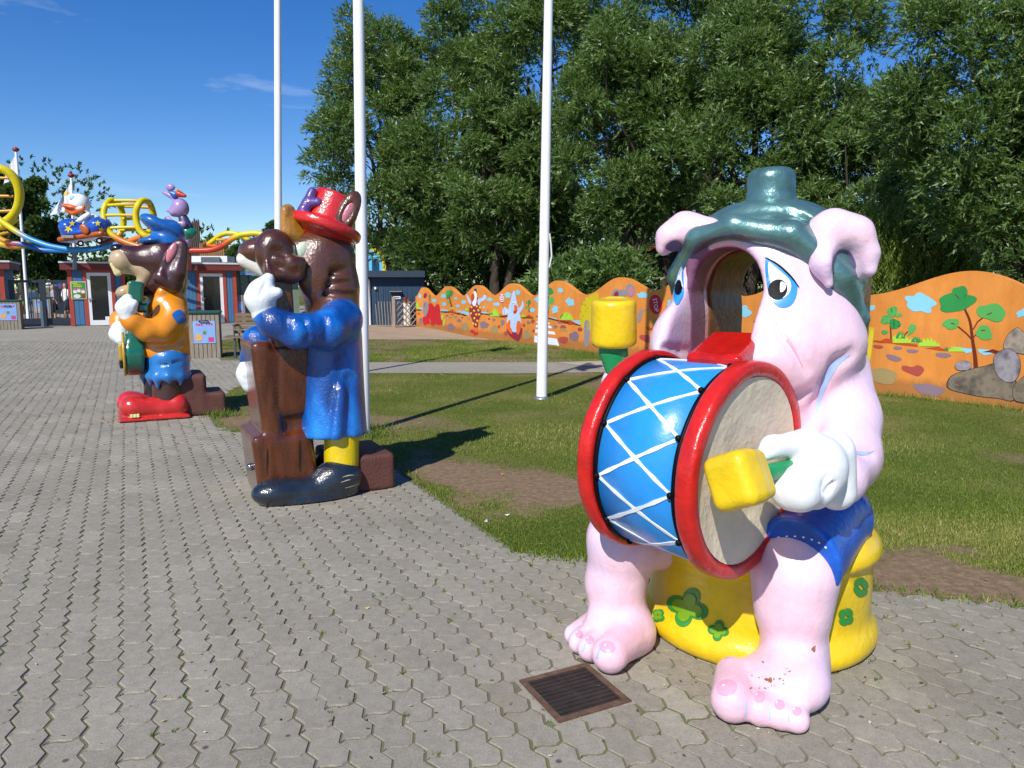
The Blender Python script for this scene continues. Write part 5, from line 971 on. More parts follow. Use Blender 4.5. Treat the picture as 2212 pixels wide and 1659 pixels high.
# ---- round blue sign with a yellow lettered rim behind the shed
rs = thing('round_sign', tuple(at(795, 640, 46)), 'tall blue sign with a curved yellow lettered rim behind the shed', 'sign'); ctr = at(790, 575, 46); s46 = 46 / FPX
A_ = np.linspace(-1.1, 1.75, 26); ring = lambda R: [ctr + s46 * R * np.array([math.cos(a), 0, math.sin(a)]) for a in A_]
MB().prism([at(775, 612, 46), at(820, 612, 46)] + ring(36) + [at(775, 545, 46)], (0, .3, 0)).build('blue_panel', paintmat('sign_sky_blue', '#5fb0d8', .5, .06), rs)
o_, i_ = ring(43), ring(36.2); mb = MB(); [mb.prism([o_[k], o_[k + 1], i_[k + 1], i_[k]], (0, .34, 0)) for k in range(len(o_) - 1)]; mb.build('yellow_rim', paintmat('sign_yellow', '#d6c31a', .5, .06), rs)
for k, ch_ in enumerate('SUCRIC'):
    a = .95 - k * .26; tv, tf = text2d(ch_); c_ = ctr + s46 * 39.6 * np.array([math.cos(a), 0, math.sin(a)]) - [0, .02, 0]; V = np.array([c_ + s46 * 6.5 * np.array([p[0] * math.sin(a) * -1 * -1 + p[1] * math.cos(a), 0, -p[0] * math.cos(a) + p[1] * math.sin(a)]) for p in tv]); mk('letter', V, tf, M_STEEL, rs)
tag(MB().box(at(789.5, 570, 45) + [0, 0, -1.2], (.16, .16, 2.4)).build('timber_post', M_SLAT), 'brown timber post before the blue sign', 'post')
# ---- red building with blue windows behind the trees, and the green hut beyond
rb_ = thing('red_building', tuple([at(1300, 600, 38)[0], 38, 0]), 'dark red low building with bright blue windows behind the willows', 'building'); Y = 38.0
def rbx(x0, x1, y0, y1, d0, d1): a, b_ = at(x0, y1, Y), at(x1, y0, Y); return MB().box([(a[0] + b_[0]) / 2, Y + (d0 + d1) / 2, (a[2] + b_[2]) / 2], ((b_[0] - a[0]) / 2, (d1 - d0) / 2, (b_[2] - a[2]) / 2))
M_RBW = paintmat('maroon_boards', '#7a1f35', .6, .12, 4); M_WBL = paintmat('window_blue', '#3f93c4', .4, .1); M_DKG = paintmat('dark_glass', '#16202c', .15, .1)
rbx(1170, 1500, 540, 660, 0, 5).build('wall', M_RBW, rb_); rbx(1160, 1510, 532, 541, -.4, 5.4).build('roof', paintmat('rust_tiles', '#8d3a1c', .7, .2, 12), rb_)
for x0, x1 in ((1188, 1202), (1222, 1244), (1278, 1286), (1290, 1306), (1334, 1350), (1372, 1396), (1442, 1460), (1470, 1486)):
    f = rbx(x0, x1, 549, 577, -.08, 0).build('window', M_WBL, rb_); n = 2; w_ = (x1 - x0 - 1.5) / n
    for i in range(n):
        for j in range(3): rbx(x0 + 1 + i * w_, x0 + .4 + (i + 1) * w_, 550.5 + j * 8.8, 557.5 + j * 8.8, -.1, -.082).build('pane', M_DKG, f)
# ---- timber palisade towers behind the booths
M_TIM = paintmat('timber_planks', '#8a6a42', .8, .25, 5, stretch=(4, 4, .4)); xa = lambda x, y: (x * .26387, 307.2 + y * .26387)
def palisade(x0, x1, y0, y1, Yd, n, label, seed, mat=M_TIM):
    r = random.Random(seed); a, b_ = at(*xa(x0, y1), Yd), at(*xa(x1, y0), Yd); o = thing('timber_tower', ((a[0] + b_[0]) / 2, Yd, 0), label, 'tower', 'timber towers behind the booths')
    for i in range(n):
        u = a[0] + (b_[0] - a[0]) * (i + .5) / n; h_ = b_[2] - r.uniform(0, .35) * (b_[2] - a[2]) * .4; MB().tube([[u, Yd, 0], [u, Yd, h_ - .15], [u, Yd, h_]], [(b_[0] - a[0]) / n * .52, (b_[0] - a[0]) / n * .5, .03], 8).build('log', mat, o, True)
M_TIMD = paintmat('timber_dark', '#4a4038', .85, .25, 5, stretch=(4, 4, .4))
palisade(1550, 1630, 610, 940, 46, 6, 'dark timber tower beside the purple figure', 1, M_TIMD); palisade(1640, 1835, 795, 1000, 44, 12, 'pale timber palisade over the right booth', 2); palisade(1270, 1360, 610, 940, 47, 6, 'pale timber tower behind the blue cap', 3)
mb = MB(); a, b_ = at(*xa(1520, 985), 36), at(*xa(1890, 935), 36); mb.box([(a[0] + b_[0]) / 2, 36, (a[2] + b_[2]) / 2], ((b_[0] - a[0]) / 2, .5, (b_[2] - a[2]) / 2)); ob = mb.build('white_parapet', M_DOORW); tag(ob, 'white parapet band behind the roof of the right booth', 'parapet')
mb = MB(); a, b_ = at(*xa(1650, 982), 35.4), at(*xa(1800, 940), 35.4); mb.box([(a[0] + b_[0]) / 2, 35.4, (a[2] + b_[2]) / 2], ((b_[0] - a[0]) / 2, .05, (b_[2] - a[2]) / 2)); mb.build('grey_panel', paintmat('grey_panel', '#555a66', .5), ob)
# ================================================================== PIG WITH THE DRUM (in front)
M_PINK = paintmat('pink_enamel', '#e9c5d3', .27, .08, 3.2, bump=.13, bscale=44, spec=.5)
t_ = M_PINK.node_tree; nz_ = noise(t_, 2.1, 4, .6); nb_ = noise(t_, 26, 4, .7, stretch=(1, 1, .35)); rz_ = ramp(t_, nz_.outputs[0], [(.34, '#e8b9c8'), (.5, '#ecc9d6'), (.66, '#ddc6e2')]); rb_ = ramp(t_, nb_.outputs[0], [(.3, .93), (.65, 1.02)]); c_ = mix(t_, 1, rz_.outputs[0], rb_.outputs[0], 'MULTIPLY')
nd_ = noise(t_, 15, 6, .75); rd_ = ramp(t_, nd_.outputs[0], [(.68, 0.0), (.74, .45)]); c_ = mix(t_, rd_.outputs[0], c_, '#a98a86'); t_.links.new(c_, t_.nodes['Principled BSDF'].inputs['Base Color'])
M_TEAL = paintmat('teal_metallic_enamel', '#658c8a', .34, .4, 5, bump=.25, bscale=24, metal=.6)
M_SHORTS = paintmat('blue_enamel', '#1c56b8', .28, .28, 9, bump=.15, bscale=40, chips=.0)
M_WHITEG = paintmat('white_enamel', '#e4e8ea', .35, .05, 5, bump=.12, bscale=30)
M_YEL = paintmat('yellow_enamel', '#e2bf1a', .28, .16, 5, bump=.2, bscale=24)
M_REDE = paintmat('red_enamel', '#c4211c', .3, .18, 12, bump=.25, bscale=30)
M_CYAN = paintmat('light_blue_enamel', '#2a8fe0', .3, .12, 4, bump=.06, bscale=40)
M_GRN = paintmat('green_enamel', '#1f8f55', .3, .15, 8, bump=.1)
M_SKIN = paintmat('cream_drum_skin', '#dccfb2', .55, .12, 4, bump=.35, bscale=18)
M_BLK = paintmat('black_enamel', '#0b0b10', .5, .1, spec=.12)
M_LINE = paintmat('white_line_enamel', '#e8ebee', .4, .05)
M_BARK = paintmat('painted_bark', '#6d4a26', .45, .5, 6, bump=.4, bscale=14, stretch=(3, 3, .5))
M_EYEB = paintmat('eye_blue', '#2f8ee0', .3, .08); M_NAIL = paintmat('nail_pink', '#d9a0b6', .2, .05); M_SOFTB = paintmat('airbrush_blue', '#a9c3ea', .3, .1); M_SOFTP = paintmat('airbrush_rose', '#d8a3b4', .3, .1); M_CHIP = paintmat('bare_fibre', '#8a5a3c', .8, .3, 40); M_PURP = paintmat('airbrush_purple', '#6a5a86', .4, .1)
pig = thing('pig_statue', (1.12, 3.3, 0), 'seated pink pig drummer statue with a teal cap and wide open mouth', 'statue')
A25 = math.radians(0)
Fh = nrm([-.58, -.81, 0]); Lh = np.array([-Fh[1], Fh[0], 0]); Zh = np.array([0, 0, 1.0]); RH = np.stack([Fh, Lh, Zh], 1)
HC = at(1645, 612, 3.22)
hp_ = lambda f, l, z: HC + Fh * f + Lh * l + Zh * z
TUN = HC + Lh * (-.075)                                                 # middle of the open mouth
def tun(r): return [('-', .04, cyl(TUN - Fh * 1.2 + [0, 0, -.008], TUN + Fh * 1.2 + [0, 0, -.008], r, .01)), ('-', .04, rbox(TUN + [0, 0, -.19], (1.2, r - .002, .17), RH, .03))]
tunnel = [('-', .045, cyl(TUN - Fh * 1.2 + [0, 0, -.008], TUN + Fh * 1.2 + [0, 0, -.008], .156, .01)), ('-', .045, rbox(TUN + [0, 0, -.18], (1.2, .154, .18), RH, .03))]
toesL = [(Gz, r) for Gz, r in ((G(1582, 1508, .075), .08), (G(1642, 1528, .058), .06), (G(1685, 1540, .052), .054), (G(1720, 1550, .046), .048))]
toesR = [(Gz, r) for Gz, r in ((G(1322, 1410, .075), .078), (G(1280, 1398, .058), .058), (G(1256, 1384, .052), .052), (G(1243, 1368, .046), .046))]
fL = nrm([-.30, -.95, 0]); RfL = np.stack([fL, [-fL[1], fL[0], 0], [0, 0, 1]], 1)
fR = nrm([-.62, -.78, 0]); RfR = np.stack([fR, [-fR[1], fR[0], 0], [0, 0, 1]], 1)
tl0 = np.mean([t[0] for t in toesL], 0); tr0 = np.mean([t[0] for t in toesR], 0)
body = [
    ('+', .05, ell(HC, (.30, .37, .33), RH)), ('+', .12, ell(at(1638, 735, 3.18), (.33, .43, .27), RH)),
    ('+', .12, ell(at(1665, 905, 3.22), (.29, .36, .38), RH)), ('+', .12, ell(at(1650, 1090, 3.25), (.34, .40, .28), RH)),
    ('+', .2, ell(at(1478, 745, 3.06), (.13, .13, .14), RH)), ('+', .10, cap(at(1446, 772, 2.97), at(1545, 778, 2.86), .05, .05)), ('+', .12, ell(at(1662, 775, 2.90), (.11, .14, .13), RH)), ('+', .06, ell(at(1570, 778, 2.92), (.08, .2, .06), RH)),
    ('+', .08, cap(at(1700, 800, 2.95), at(1705, 900, 3.06), .12, .10)),
    *tunnel,
    
    # near arm
    *chain((at(1815, 800, 3.15), .12), (at(1816, 905, 3.0), .146), (at(1818, 985, 2.86), .138), (at(1806, 1030, 2.70), .112)),
    # far arm
    *chain((at(1440, 830, 3.3), .12), (at(1390, 880, 3.38), .12), (at(1340, 830, 3.38), .09)),
    # near leg and foot
    *chain((at(1765, 1165, 3.05), .15), (at(1716, 1240, 2.74), .154)), *chain((at(1716, 1240, 2.74), .154), (at(1712, 1310, 2.73), .135), (at(1716, 1400, 2.75), .116), (at(1720, 1440, 2.74), .122)),
    ('+', .08, ell(G(1712, 1465, .10), (.16, .135, .11), RfL)), ('+', .06, ell(tl0 - fL * .16 + [0, 0, .03], (.12, .155, .065), RfL)),
    *[('+', .009, cap(t - fL * .14 + [0, 0, .015], t + fL * .015, r * .86, r * .97)) for t, r in toesL],
    # far leg and foot
    *chain((at(1480, 1150, 3.3), .16), (at(1345, 1165, 3.08), .145), (at(1330, 1260, 3.1), .125), (at(1338, 1335, 3.08), .102), (at(1345, 1352, 3.06), .10)),
    ('+', .08, cap(at(1350, 1358, 3.05), tr0 - fR * .10 + [0, 0, .03], .10, .075)), ('+', .07, cap(at(1368, 1372, 3.02), toesR[0][0] - fR * .08, .085, .072)),
    *[('+', .009, cap(t - fR * .13 + [0, 0, .015], t + fR * .015, r * .86, r * .97)) for t, r in toesR],
    ('-', .004, half((0, 0, 0.002), (0, 0, 1))),
]
cV, cQ = sdf(flat(*body), .028); cT = BVHTree.FromPolygons([Vector(v) for v in cV], [[int(i) for i in q] for q in cQ])
def skin(x, y, out=.0):                                                 # a point on the rough body, seen at x,y
    d = nrm(ray(x, y)); hh = cT.ray_cast(Vector(CP), Vector(d)); return np.array(hh[0]) + np.array(hh[1]) * out * (-1 if np.array(hh[1]) @ d > 0 else 1)
def groove(pts, r, k, out=.006):
    Q = [skin(x, y, out) for x, y in pts]; return [('-', k, cap(a, b, r)) for a, b in zip(Q[:-1], Q[1:]) if np.linalg.norm(a - b) < .25]
body += groove([(1836, 768), (1808, 785), (1786, 820), (1770, 870), (1758, 925)], .026, .035) + groove([(1672, 690), (1690, 722), (1716, 758), (1742, 800)], .012, .03, .002) + groove([(1884, 982), (1866, 980), (1846, 976)], .012, .03, .002) + groove([(1432, 752), (1470, 757), (1510, 757)], .010, .025, .002) + groove([(1690, 862), (1722, 858), (1752, 842)], .016, .04, .004)
pb = sculpt('body', body, .0130, M_PINK, pig, 'pig')
sculpt('trunk', [('+', .03, rbox(hp_(-.33, .0, -.22), (.13, .37, .52), RH, .10)), ('+', .02, rbox(hp_(-.18, -.075, -.12), (.20, .20, .34), RH, .04)), *tun(.147)], .012, M_BARK, pig)
sculpt('mouth_shade_lining', [('+', .02, rbox(hp_(.13, -.075, -.12), (.10, .19, .33), RH, .04)), *tun(.150)], .012, paintmat('mouth_shade_purple', '#7d5570', .4, .25, 6, bump=.2), pig)  # purple ring that dims the inner mouth, its shade put into the colour
# cap
cp0, cpn = hp_(-.04, 0, -.165), nrm(Zh * 1.0 - Fh * 1.08)
capo = [('+', .05, ell(hp_(-.02, .012, .02), (.345, .402, .345), RH)), ('-', .035, half(cp0, cpn)), *tunnel[:0]]
kb = at(1666, 470, 3.26)
capo += [('+', .07, cap(at(1660, 500, 3.25), at(1664, 462, 3.26), .20, .10)), ('+', .02, cyl(at(1665, 452, 3.26), at(1666, 363, 3.26), .101, .045)), ('-', .03, tor(at(1665, 440, 3.26), (0, 0, 1), .118, .012))]
BR = [(hp_(-.02, -.375, -.12), .024), (hp_(.12, -.335, .03), .032), (hp_(.245, -.20, .185), .038), (hp_(.29, -.03, .225), .040), (hp_(.24, .18, .185), .044), (hp_(.14, .335, .02), .042), (hp_(.0, .39, -.14), .036), (hp_(-.08, .39, -.2), .03)]
capo += [('+', .05, cap(a_[0], b_[0], a_[1], b_[1])) for a_, b_ in zip(BR[:-1], BR[1:])]
GR = [hp_(.19, -.16, .272), hp_(.20, .0, .298), hp_(.165, .15, .282), hp_(.11, .26, .20), hp_(.04, .36, .06)]
capo += [('-', .035, cap(a_, b_, .014)) for a_, b_ in zip(GR[:-1], GR[1:])] + tun(.176)
sculpt('cap', capo, .0135, M_TEAL, pig, 'pig')
# ears
def ear(base, pts, hollow, bv):
    return sculpt('ear', [*chain(*pts), ('-', .025, ell(*hollow))], .009, M_PINK, pig, bv)
sculpt('ear', [('+', .05, cap(at(1768, 520, 3.0), at(1800, 497, 2.94), .065, .072)), ('+', .05, cap(at(1800, 497, 2.94), at(1848, 506, 2.92), .072, .062)), ('+', .05, cap(at(1848, 506, 2.92), at(1876, 545, 2.90), .058, .036)), ('+', .03, cap(at(1874, 548, 2.90), at(1880, 584, 2.89), .036, .024)),
              ('+', .05, cap(at(1770, 515, 2.95), at(1782, 570, 2.87), .062, .048)), ('+', .04, cap(at(1782, 570, 2.87), at(1791, 612, 2.86), .046, .02)), ('+', .03, ell(at(1825, 555, 2.97), (.05, .12, .11), RH)), ('-', .03, ell(at(1833, 572, 2.83), (.07, .055, .085), RH))], .009, M_PINK, pig, 'ear')
ear(None, [(at(1528, 505, 3.18), .07), (at(1480, 498, 3.22), .07), (at(1446, 515, 3.22), .05), (at(1434, 538, 3.22), .028)], (at(1462, 546, 3.16), (.05, .06, .042)), 'earl')
paint('ear_hollow', [cat_closed([(1797, 583), (1803, 550), (1820, 538), (1838, 545), (1850, 570), (1843, 585), (1822, 580), (1812, 592), (1806, 600)], 4)], bvh('ear'), M_PURP, pig, .004, 5)
paint('ear_hollow', [cat_closed([(1437, 535), (1447, 522), (1462, 519), (1474, 528), (1468, 541), (1452, 543)], 4)], bvh('earl'), M_PURP, pig, .004, 5)
# tongue
tg = nrm(at(1545, 762, 2.76) - at(1600, 712, 2.98)); tgs = nrm(np.cross(Zh, tg)); TR = np.stack([tg, tgs, np.cross(tg, tgs)], 1)
sculpt('tongue', [('+', .03, rbox(at(1570, 744, 2.865) - [0, 0, .032], (.15, .108, .042), TR, .022)), ('+', .04, rbox(TUN + Fh * .06 + [0, 0, -.335], (.20, .112, .02), RH, .015)), ('+', .03, rbox(TUN - Fh * .05 + [0, 0, -.35], (.24, .12, .03), RH, .02)), ('-', .03, cap(at(1612, 704, 2.93), at(1552, 760, 2.74), .009))], .009, paintmat('tongue_red', '#b81a14', .18, .15, 9, bump=.15, bscale=25), pig)
PB = bvh('pig')
def pp(nm, polys, mat, off=.003, L=6): return paint(nm, [np.asarray(q, float) for q in polys], PB, mat, pig, off, L)
# eyes
pp('eye_lid', [cat_closed([(1654, 558), (1668, 562), (1700, 590), (1722, 618), (1716, 650), (1700, 664), (1680, 662), (1663, 640), (1655, 600)], 4)], M_EYEB, .003)
pp('eye_white', [cat_closed([(1660, 568), (1672, 576), (1700, 600), (1708, 615), (1705, 632), (1690, 645), (1672, 634), (1662, 600)], 4)], M_LINE, .0055)
pp('pupil', [oval(1680, 626, 20, 22, 20)], M_BLK, .008); pp('eye_glint', [cat_closed([(1686, 610), (1697, 616), (1694, 628), (1685, 632)], 3)], M_LINE, .0105)
pp('brow_line', [stroke(cat_open([(1652, 556), (1680, 572), (1708, 598), (1726, 622)], 4), [1, 2.2, 3, 3.5, 3.8, 4, 4, 3.8, 3.5, 3, 2.5, 2, 1.2])], M_BLK, .006)
pp('eye_lid', [cat_closed([(1474, 568), (1477, 600), (1477, 630), (1470, 650), (1460, 660), (1456, 640), (1461, 600)], 4)], M_EYEB, .003, 4)
pp('eye_white', [cat_closed([(1473, 574), (1475, 600), (1475, 625), (1468, 636), (1461, 625), (1463, 600)], 4)], M_LINE, .0055, 4); pp('pupil', [oval(1468, 622, 7, 17, 8)], M_BLK, .008, 4)
# airbrushed creases
pp('arm_crease', [stroke(cat_open([(1836, 765), (1806, 785), (1784, 820), (1768, 870), (1758, 920)], 5), np.concatenate([np.linspace(3, 17, 8), np.linspace(17, 3, 13)]))], M_SOFTB, .0025)
pp('elbow_crease', [stroke(cat_open([(1838, 975), (1865, 980), (1888, 974)], 5), [2, 4, 7, 8, 9, 8, 7, 5, 4, 2, 1])], M_SOFTB, .0025)
# toenails and toe creases
for px, py, rx, ry, rt in ((1570, 1486, 22, 17, -12), (1640, 1506, 12, 12, 0), (1684, 1523, 11, 10, 0), (1721, 1537, 10, 9, 10)): pp('toenail', [oval(px, py, rx, ry, rt)], M_NAIL, .003, 4); pp('nail_glint', [oval(px - 6, py - 4, 2.6, 1.8, -30)], M_LINE, .005, 2)
pp('cheek_crease', [stroke(cat_open([(1672, 690), (1688, 718), (1712, 748), (1735, 795)], 5), np.concatenate([np.linspace(1, 8, 8), np.linspace(8, 1, 8)]))], M_SOFTP, .0022)
for px, py, rx, ry, rt in ((1312, 1398, 17, 13, 10), (1274, 1383, 9, 9, 0), (1251, 1371, 8, 8, 0)): pp('toenail', [oval(px, py, rx, ry, rt)], M_NAIL, .003, 4); pp('nail_glint', [oval(px - 4, py - 4, 2.2, 1.6, -30)], M_LINE, .005, 2)
for P in ([(1612, 1515), (1608, 1545)], [(1663, 1530), (1662, 1556)], [(1703, 1540), (1704, 1560)]): pp('toe_crease', [stroke(P, 4)], M_SOFTB, .002, 3)
for P in ([(1297, 1396), (1289, 1422)], [(1265, 1390), (1258, 1408)]): pp('toe_crease', [stroke(P, 4)], M_SOFTB, .002, 3)
r_ = random.Random(4); ch = []
for i in range(26):
    x, y = r_.gauss(1665, 24), r_.gauss(1465, 17); ch.append(lumpy(x, y, r_.uniform(.8, 3.4), r_.uniform(.7, 1.8), r_.uniform(-40, 40), 3, .35, i, 9))
ch += [lumpy(1662, 1469, 8, 4.5, 10, 3, .4, 77, 16), lumpy(1757, 1402, 4.5, 7, 10, 3, .3, 78, 12)]
o_ = pp('worn_spots', ch, M_CHIP, .0022, 2); o_['kind'] = 'stuff'
# shorts
hip, kn = at(1805, 1112, 3.10), at(1716, 1212, 2.70); dk = nrm(kn - hip)
sh = [('+', .08, cap(at(1690, 1120, 3.3), at(1790, 1115, 3.12), .27, .19)), ('+', .05, cyl(hip, hip + dk * (np.linalg.norm(kn - hip) + .02), .188, .012, .180)), ('-', .02, half((0, 0, .52 + .28), (0, 0, -1)))]
sculpt('shorts', [('+', .08, cap(at(1690, 1130, 3.34), at(1800, 1112, 3.14), .25, .16)), ('+', .05, cyl(hip, hip + dk * (np.linalg.norm(kn - hip) - .0), .150, .012, .170)), ('+', .05, cyl(at(1520, 1120, 3.35), at(1450, 1130, 3.25), .15, .012))], .0115, M_SHORTS, pig, 'shorts')
SBV = bvh('shorts')
[paint('stitch', [oval(x, y, 3.2, 2.0, rt, 8)], SBV, M_LINE, pig, .003, 2) for x, y, rt in ((1652, 1172, -40), (1666, 1165, -25), (1682, 1160, -15), (1700, 1158, -5), (1718, 1158, 3), (1736, 1160, 10), (1754, 1165, 18), (1770, 1172, 28), (1784, 1182, 40))]
# seat: a knotted yellow sack
st = thing('sack_stool', (1.13, 3.28, 0), 'squat yellow sack stool with painted green clovers under the pink pig', 'stool')
O = np.array([1.13, 3.28, 0])
sculpt('sack', [('+', .06, cyl(O, O + [0, 0, .48], .482, .06)), ('+', .06, tor(O + [0, 0, .05], (0, 0, 1), .46, .055)), ('+', .05, tor(O + [0, 0, .46], (.05, .02, 1), .44, .055)), ('+', .05, tor(O + [0, 0, .41], (-.03, .02, 1), .455, .045)), ('-', .03, tor(O + [0, 0, .365], (-.02, .03, 1), .505, .016)), ('-', .004, half((0, 0, .003), (0, 0, 1)))], .0125, M_YEL, st, 'sack')
KB = bvh('sack')
def clover(x, y, s, rot, mat, off, wd=1.0):
    for k in range(4):
        a = math.radians(rot + 90 * k); paint('clover_leaf', [oval(x + s * wd * .62 * math.cos(a), y + s * .62 * math.sin(a), s * .56 * wd, s * .52, rot + 90 * k, 14)], KB, mat, st, off + .0006 * k, max(3, s / 4))
M_CLO, M_CLI = paintmat('clover_green', '#2f8a35', .3, .15, 20), paintmat('clover_inner', '#6fa01a', .3, .15, 20)
for x, y, s, rot, wd in ((1486, 1312, 36, 20, 1.1), (1424, 1330, 15, 40, .8), (1552, 1362, 20, 10, 1), (1826, 1332, 20, 35, .75), (1858, 1268, 24, 60, .55)):
    clover(x, y, s, rot, M_CLO, .003, wd)
    if x < 1600: clover(x, y, s * .72, rot, M_CLI, .0065, wd)
# drum
AX = nrm([.69, -.72, -.03]); DN = at(1613, 1016, 2.63); DF = DN - AX * .455
up = nrm(np.array([0, 0, 1.0]) - AX * AX[2]); sd = np.cross(AX, up)
dm = thing('bass_drum', (float(((DN + DF) / 2)[0]), float(((DN + DF) / 2)[1]), .45), 'blue bass drum with red hoops and white cords on the lap of the pig', 'drum')
def ringpt(a, r, t): return DF + AX * t + r * (math.cos(a) * up + math.sin(a) * sd)
def ringmesh(prof, seg=72, wob=0.0):                                   # closed profile (radius, along) swept round the axis
    V = []; n = len(prof)
    for i in range(seg):
        a = i * 2 * math.pi / seg; k = 1 + wob * (math.sin(5 * a + 1) + math.sin(11 * a)) * .5
        for r, t in prof: V.append(ringpt(a, r * k, t))
    F = [[i * n + j, ((i + 1) % seg) * n + j, ((i + 1) % seg) * n + (j + 1) % n, i * n + (j + 1) % n] for i in range(seg) for j in range(n)]
    return np.array(V), F
def hoop(t0, t1, r0, r1):
    e = .018; return [(r0, t0 + e), (r0 + .004, t0 + .004), (r0 + e, t0), (r1 - e, t0), (r1 - .005, t0 + .005), (r1, t0 + e), (r1, t1 - e), (r1 - .005, t1 - .005), (r1 - e, t1), (r0 + e, t1), (r0 + .004, t1 - .004), (r0, t1 - e)]
RS = .372
for nm, pr, mt, wb in (('shell', [(RS, .03), (RS, .43), (RS - .02, .43), (RS - .02, .03)], M_CYAN, 0), ('hoop', hoop(.408, .478, .345, .401), M_REDE, .006), ('hoop', hoop(-.022, .042, .345, .400), M_REDE, .006), ('rope', [(RS - .01, .383), (RS + .008, .387), (RS + .008, .399), (RS - .01, .403)], M_BLK, .004), ('rope', [(RS - .01, .045), (RS + .008, .047), (RS + .008, .062), (RS - .01, .066)], M_BLK, .004)):
    V, F = ringmesh(pr, wob=wb); mk(nm, V, F, mt, dm, True)
for t, s in ((.452, 1), (.0, -1)):
    V = []; F = []; seg = 48; rings = [0, .1, .2, .28, .332, .345]
    for i in range(seg):
        for r in rings: V.append(ringpt(i * 2 * math.pi / seg, r, t + s * (.012 * (r / .34) ** 4 + .006 * math.sin(3 * r * 9 + i * .26))))
    n = len(rings); F = [[i * n + j, i * n + j + 1, ((i + 1) % seg) * n + j + 1, ((i + 1) % seg) * n + j] for i in range(seg) for j in range(n - 1)]
    mk('drum_skin', V, F, M_SKIN, dm, True)
nn_ = 12; a0 = .10
def cordpts(a, b_, k=14): return [ringpt(a + (b_ - a) * i / (k - 1), RS + .0022, .385 - .32 * i / (k - 1)) for i in range(k)]
for i in range(nn_):
    for sg in (1, -1):
        a = a0 + i * 2 * math.pi / nn_; P = np.array(cordpts(a, a + sg * 2 * math.pi / nn_)); T = np.gradient(P, axis=0); T /= np.linalg.norm(T, axis=1)[:, None]
        Nn = P - (DF + ((P - DF) @ AX)[:, None] * AX); Nn /= np.linalg.norm(Nn, axis=1)[:, None]; S = np.cross(T, Nn); wdt = (.0065 + .0016 * np.sin(np.arange(14) * 1.7 + i))[:, None]; up_ = .0012 if sg > 0 else 0
        V = np.concatenate([P + S * wdt + Nn * up_, P - S * wdt + Nn * up_, P + S * wdt - Nn * .003, P - S * wdt - Nn * .003]); k = 14
        F = [[j, k + j, k + j + 1, j + 1] for j in range(k - 1)] + [[2 * k + j, j, j + 1, 2 * k + j + 1] for j in range(k - 1)] + [[k + j, 3 * k + j, 3 * k + j + 1, k + j + 1] for j in range(k - 1)]
        mk('cord', V, F, M_LINE, dm, False)
    for t in (.383, .064):
        c_ = ringpt(a0 + i * 2 * math.pi / nn_, RS + .006, t); mb = MB(); mb.lathe(c_, [(.002, -.012), (.010, -.008), (.0125, 0), (.010, .008), (.002, .012)], 8); mb.build('knot', M_BLK, dm, True)
# mallets and gloves
m1 = thing('drum_mallet', tuple(at(1600, 1035, 2.28)), 'yellow mallet with green handle held before the cream drum skin', 'mallet', 'drum mallets')
hd = nrm(at(1600, 1035, 2.26) - at(1720, 1008, 2.46)); sx = nrm(np.cross(hd, [0, 0, 1])); RM = np.stack([hd, sx, np.cross(hd, sx)], 1)
am = math.radians(24); RM = np.stack([RM[:, 0], RM[:, 1] * math.cos(am) + RM[:, 2] * math.sin(am), RM[:, 2] * math.cos(am) - RM[:, 1] * math.sin(am)], 1)
c0 = at(1600, 1035, 2.28)
sculpt('mallet_head', [('+', .02, rbox(c0, (.078, .072, .080), RM, .026)), ('+', .03, rbox(c0 + hd * .025, (.05, .076, .084), RM, .03)), ('-', .03, ell(c0 - hd * .03 + [0, 0, -.105], (.05, .05, .03)))], .007, M_YEL, m1)
sculpt('handle', [cap(c0 - hd * .07, at(1718, 1008, 2.46), .030)], .007, M_GRN, m1)
gl = [('+', .05, ell(at(1755, 1010, 2.50), (.115, .12, .125))), ('+', .04, cap(at(1740, 955, 2.47), at(1668, 965, 2.42), .048, .034)), ('+', .03, cap(at(1668, 965, 2.42), at(1645, 985, 2.40), .034, .022)),
      *[q for k, (x0, y0, x1, y1) in enumerate([(1745, 1040, 1690, 1040), (1752, 1056, 1692, 1058), (1758, 1068, 1700, 1076)]) for q in chain((at(x0, y0, 2.44), .042), ((at((x0 + x1) / 2, y0 + 2, 2.385)), .038), (at(x1, y1, 2.40), .030))],
      ('+', .03, cap(at(1800, 975, 2.58), at(1806, 1060, 2.58), .075, .07)), ('-', .02, cap(at(1770, 1062, 2.37), at(1788, 1030, 2.38), .006)), ('-', .02, cap(at(1782, 1066, 2.38), at(1796, 1040, 2.40), .006))]
sculpt('glove', gl, .008, M_WHITEG, pig, 'glove')
m2 = thing('drum_mallet', tuple(at(1326, 695, 3.35)), 'raised yellow mallet with a green handle beside the pig cheek', 'mallet', 'drum mallets')
hz = nrm([.06, .05, 1]); b0, b1 = at(1326, 748, 3.36), at(1326, 643, 3.34)
sculpt('mallet_head', [('+', .02, cyl(b0, b1, .104, .026, .100)), ('-', .03, ell(at(1326, 640, 3.3), (.09, .09, .012)))], .008, M_YEL, m2)
sculpt('handle', [cap(at(1330, 755, 3.36), at(1345, 850, 3.38), .050, .045), ('+', .04, cap(at(1322, 760, 3.36), at(1330, 800, 3.36), .06, .04))], .008, M_GRN, m2)
sculpt('glove', [('+', .04, ell(at(1350, 840, 3.36), (.09, .09, .1)))], .01, M_WHITEG, pig)
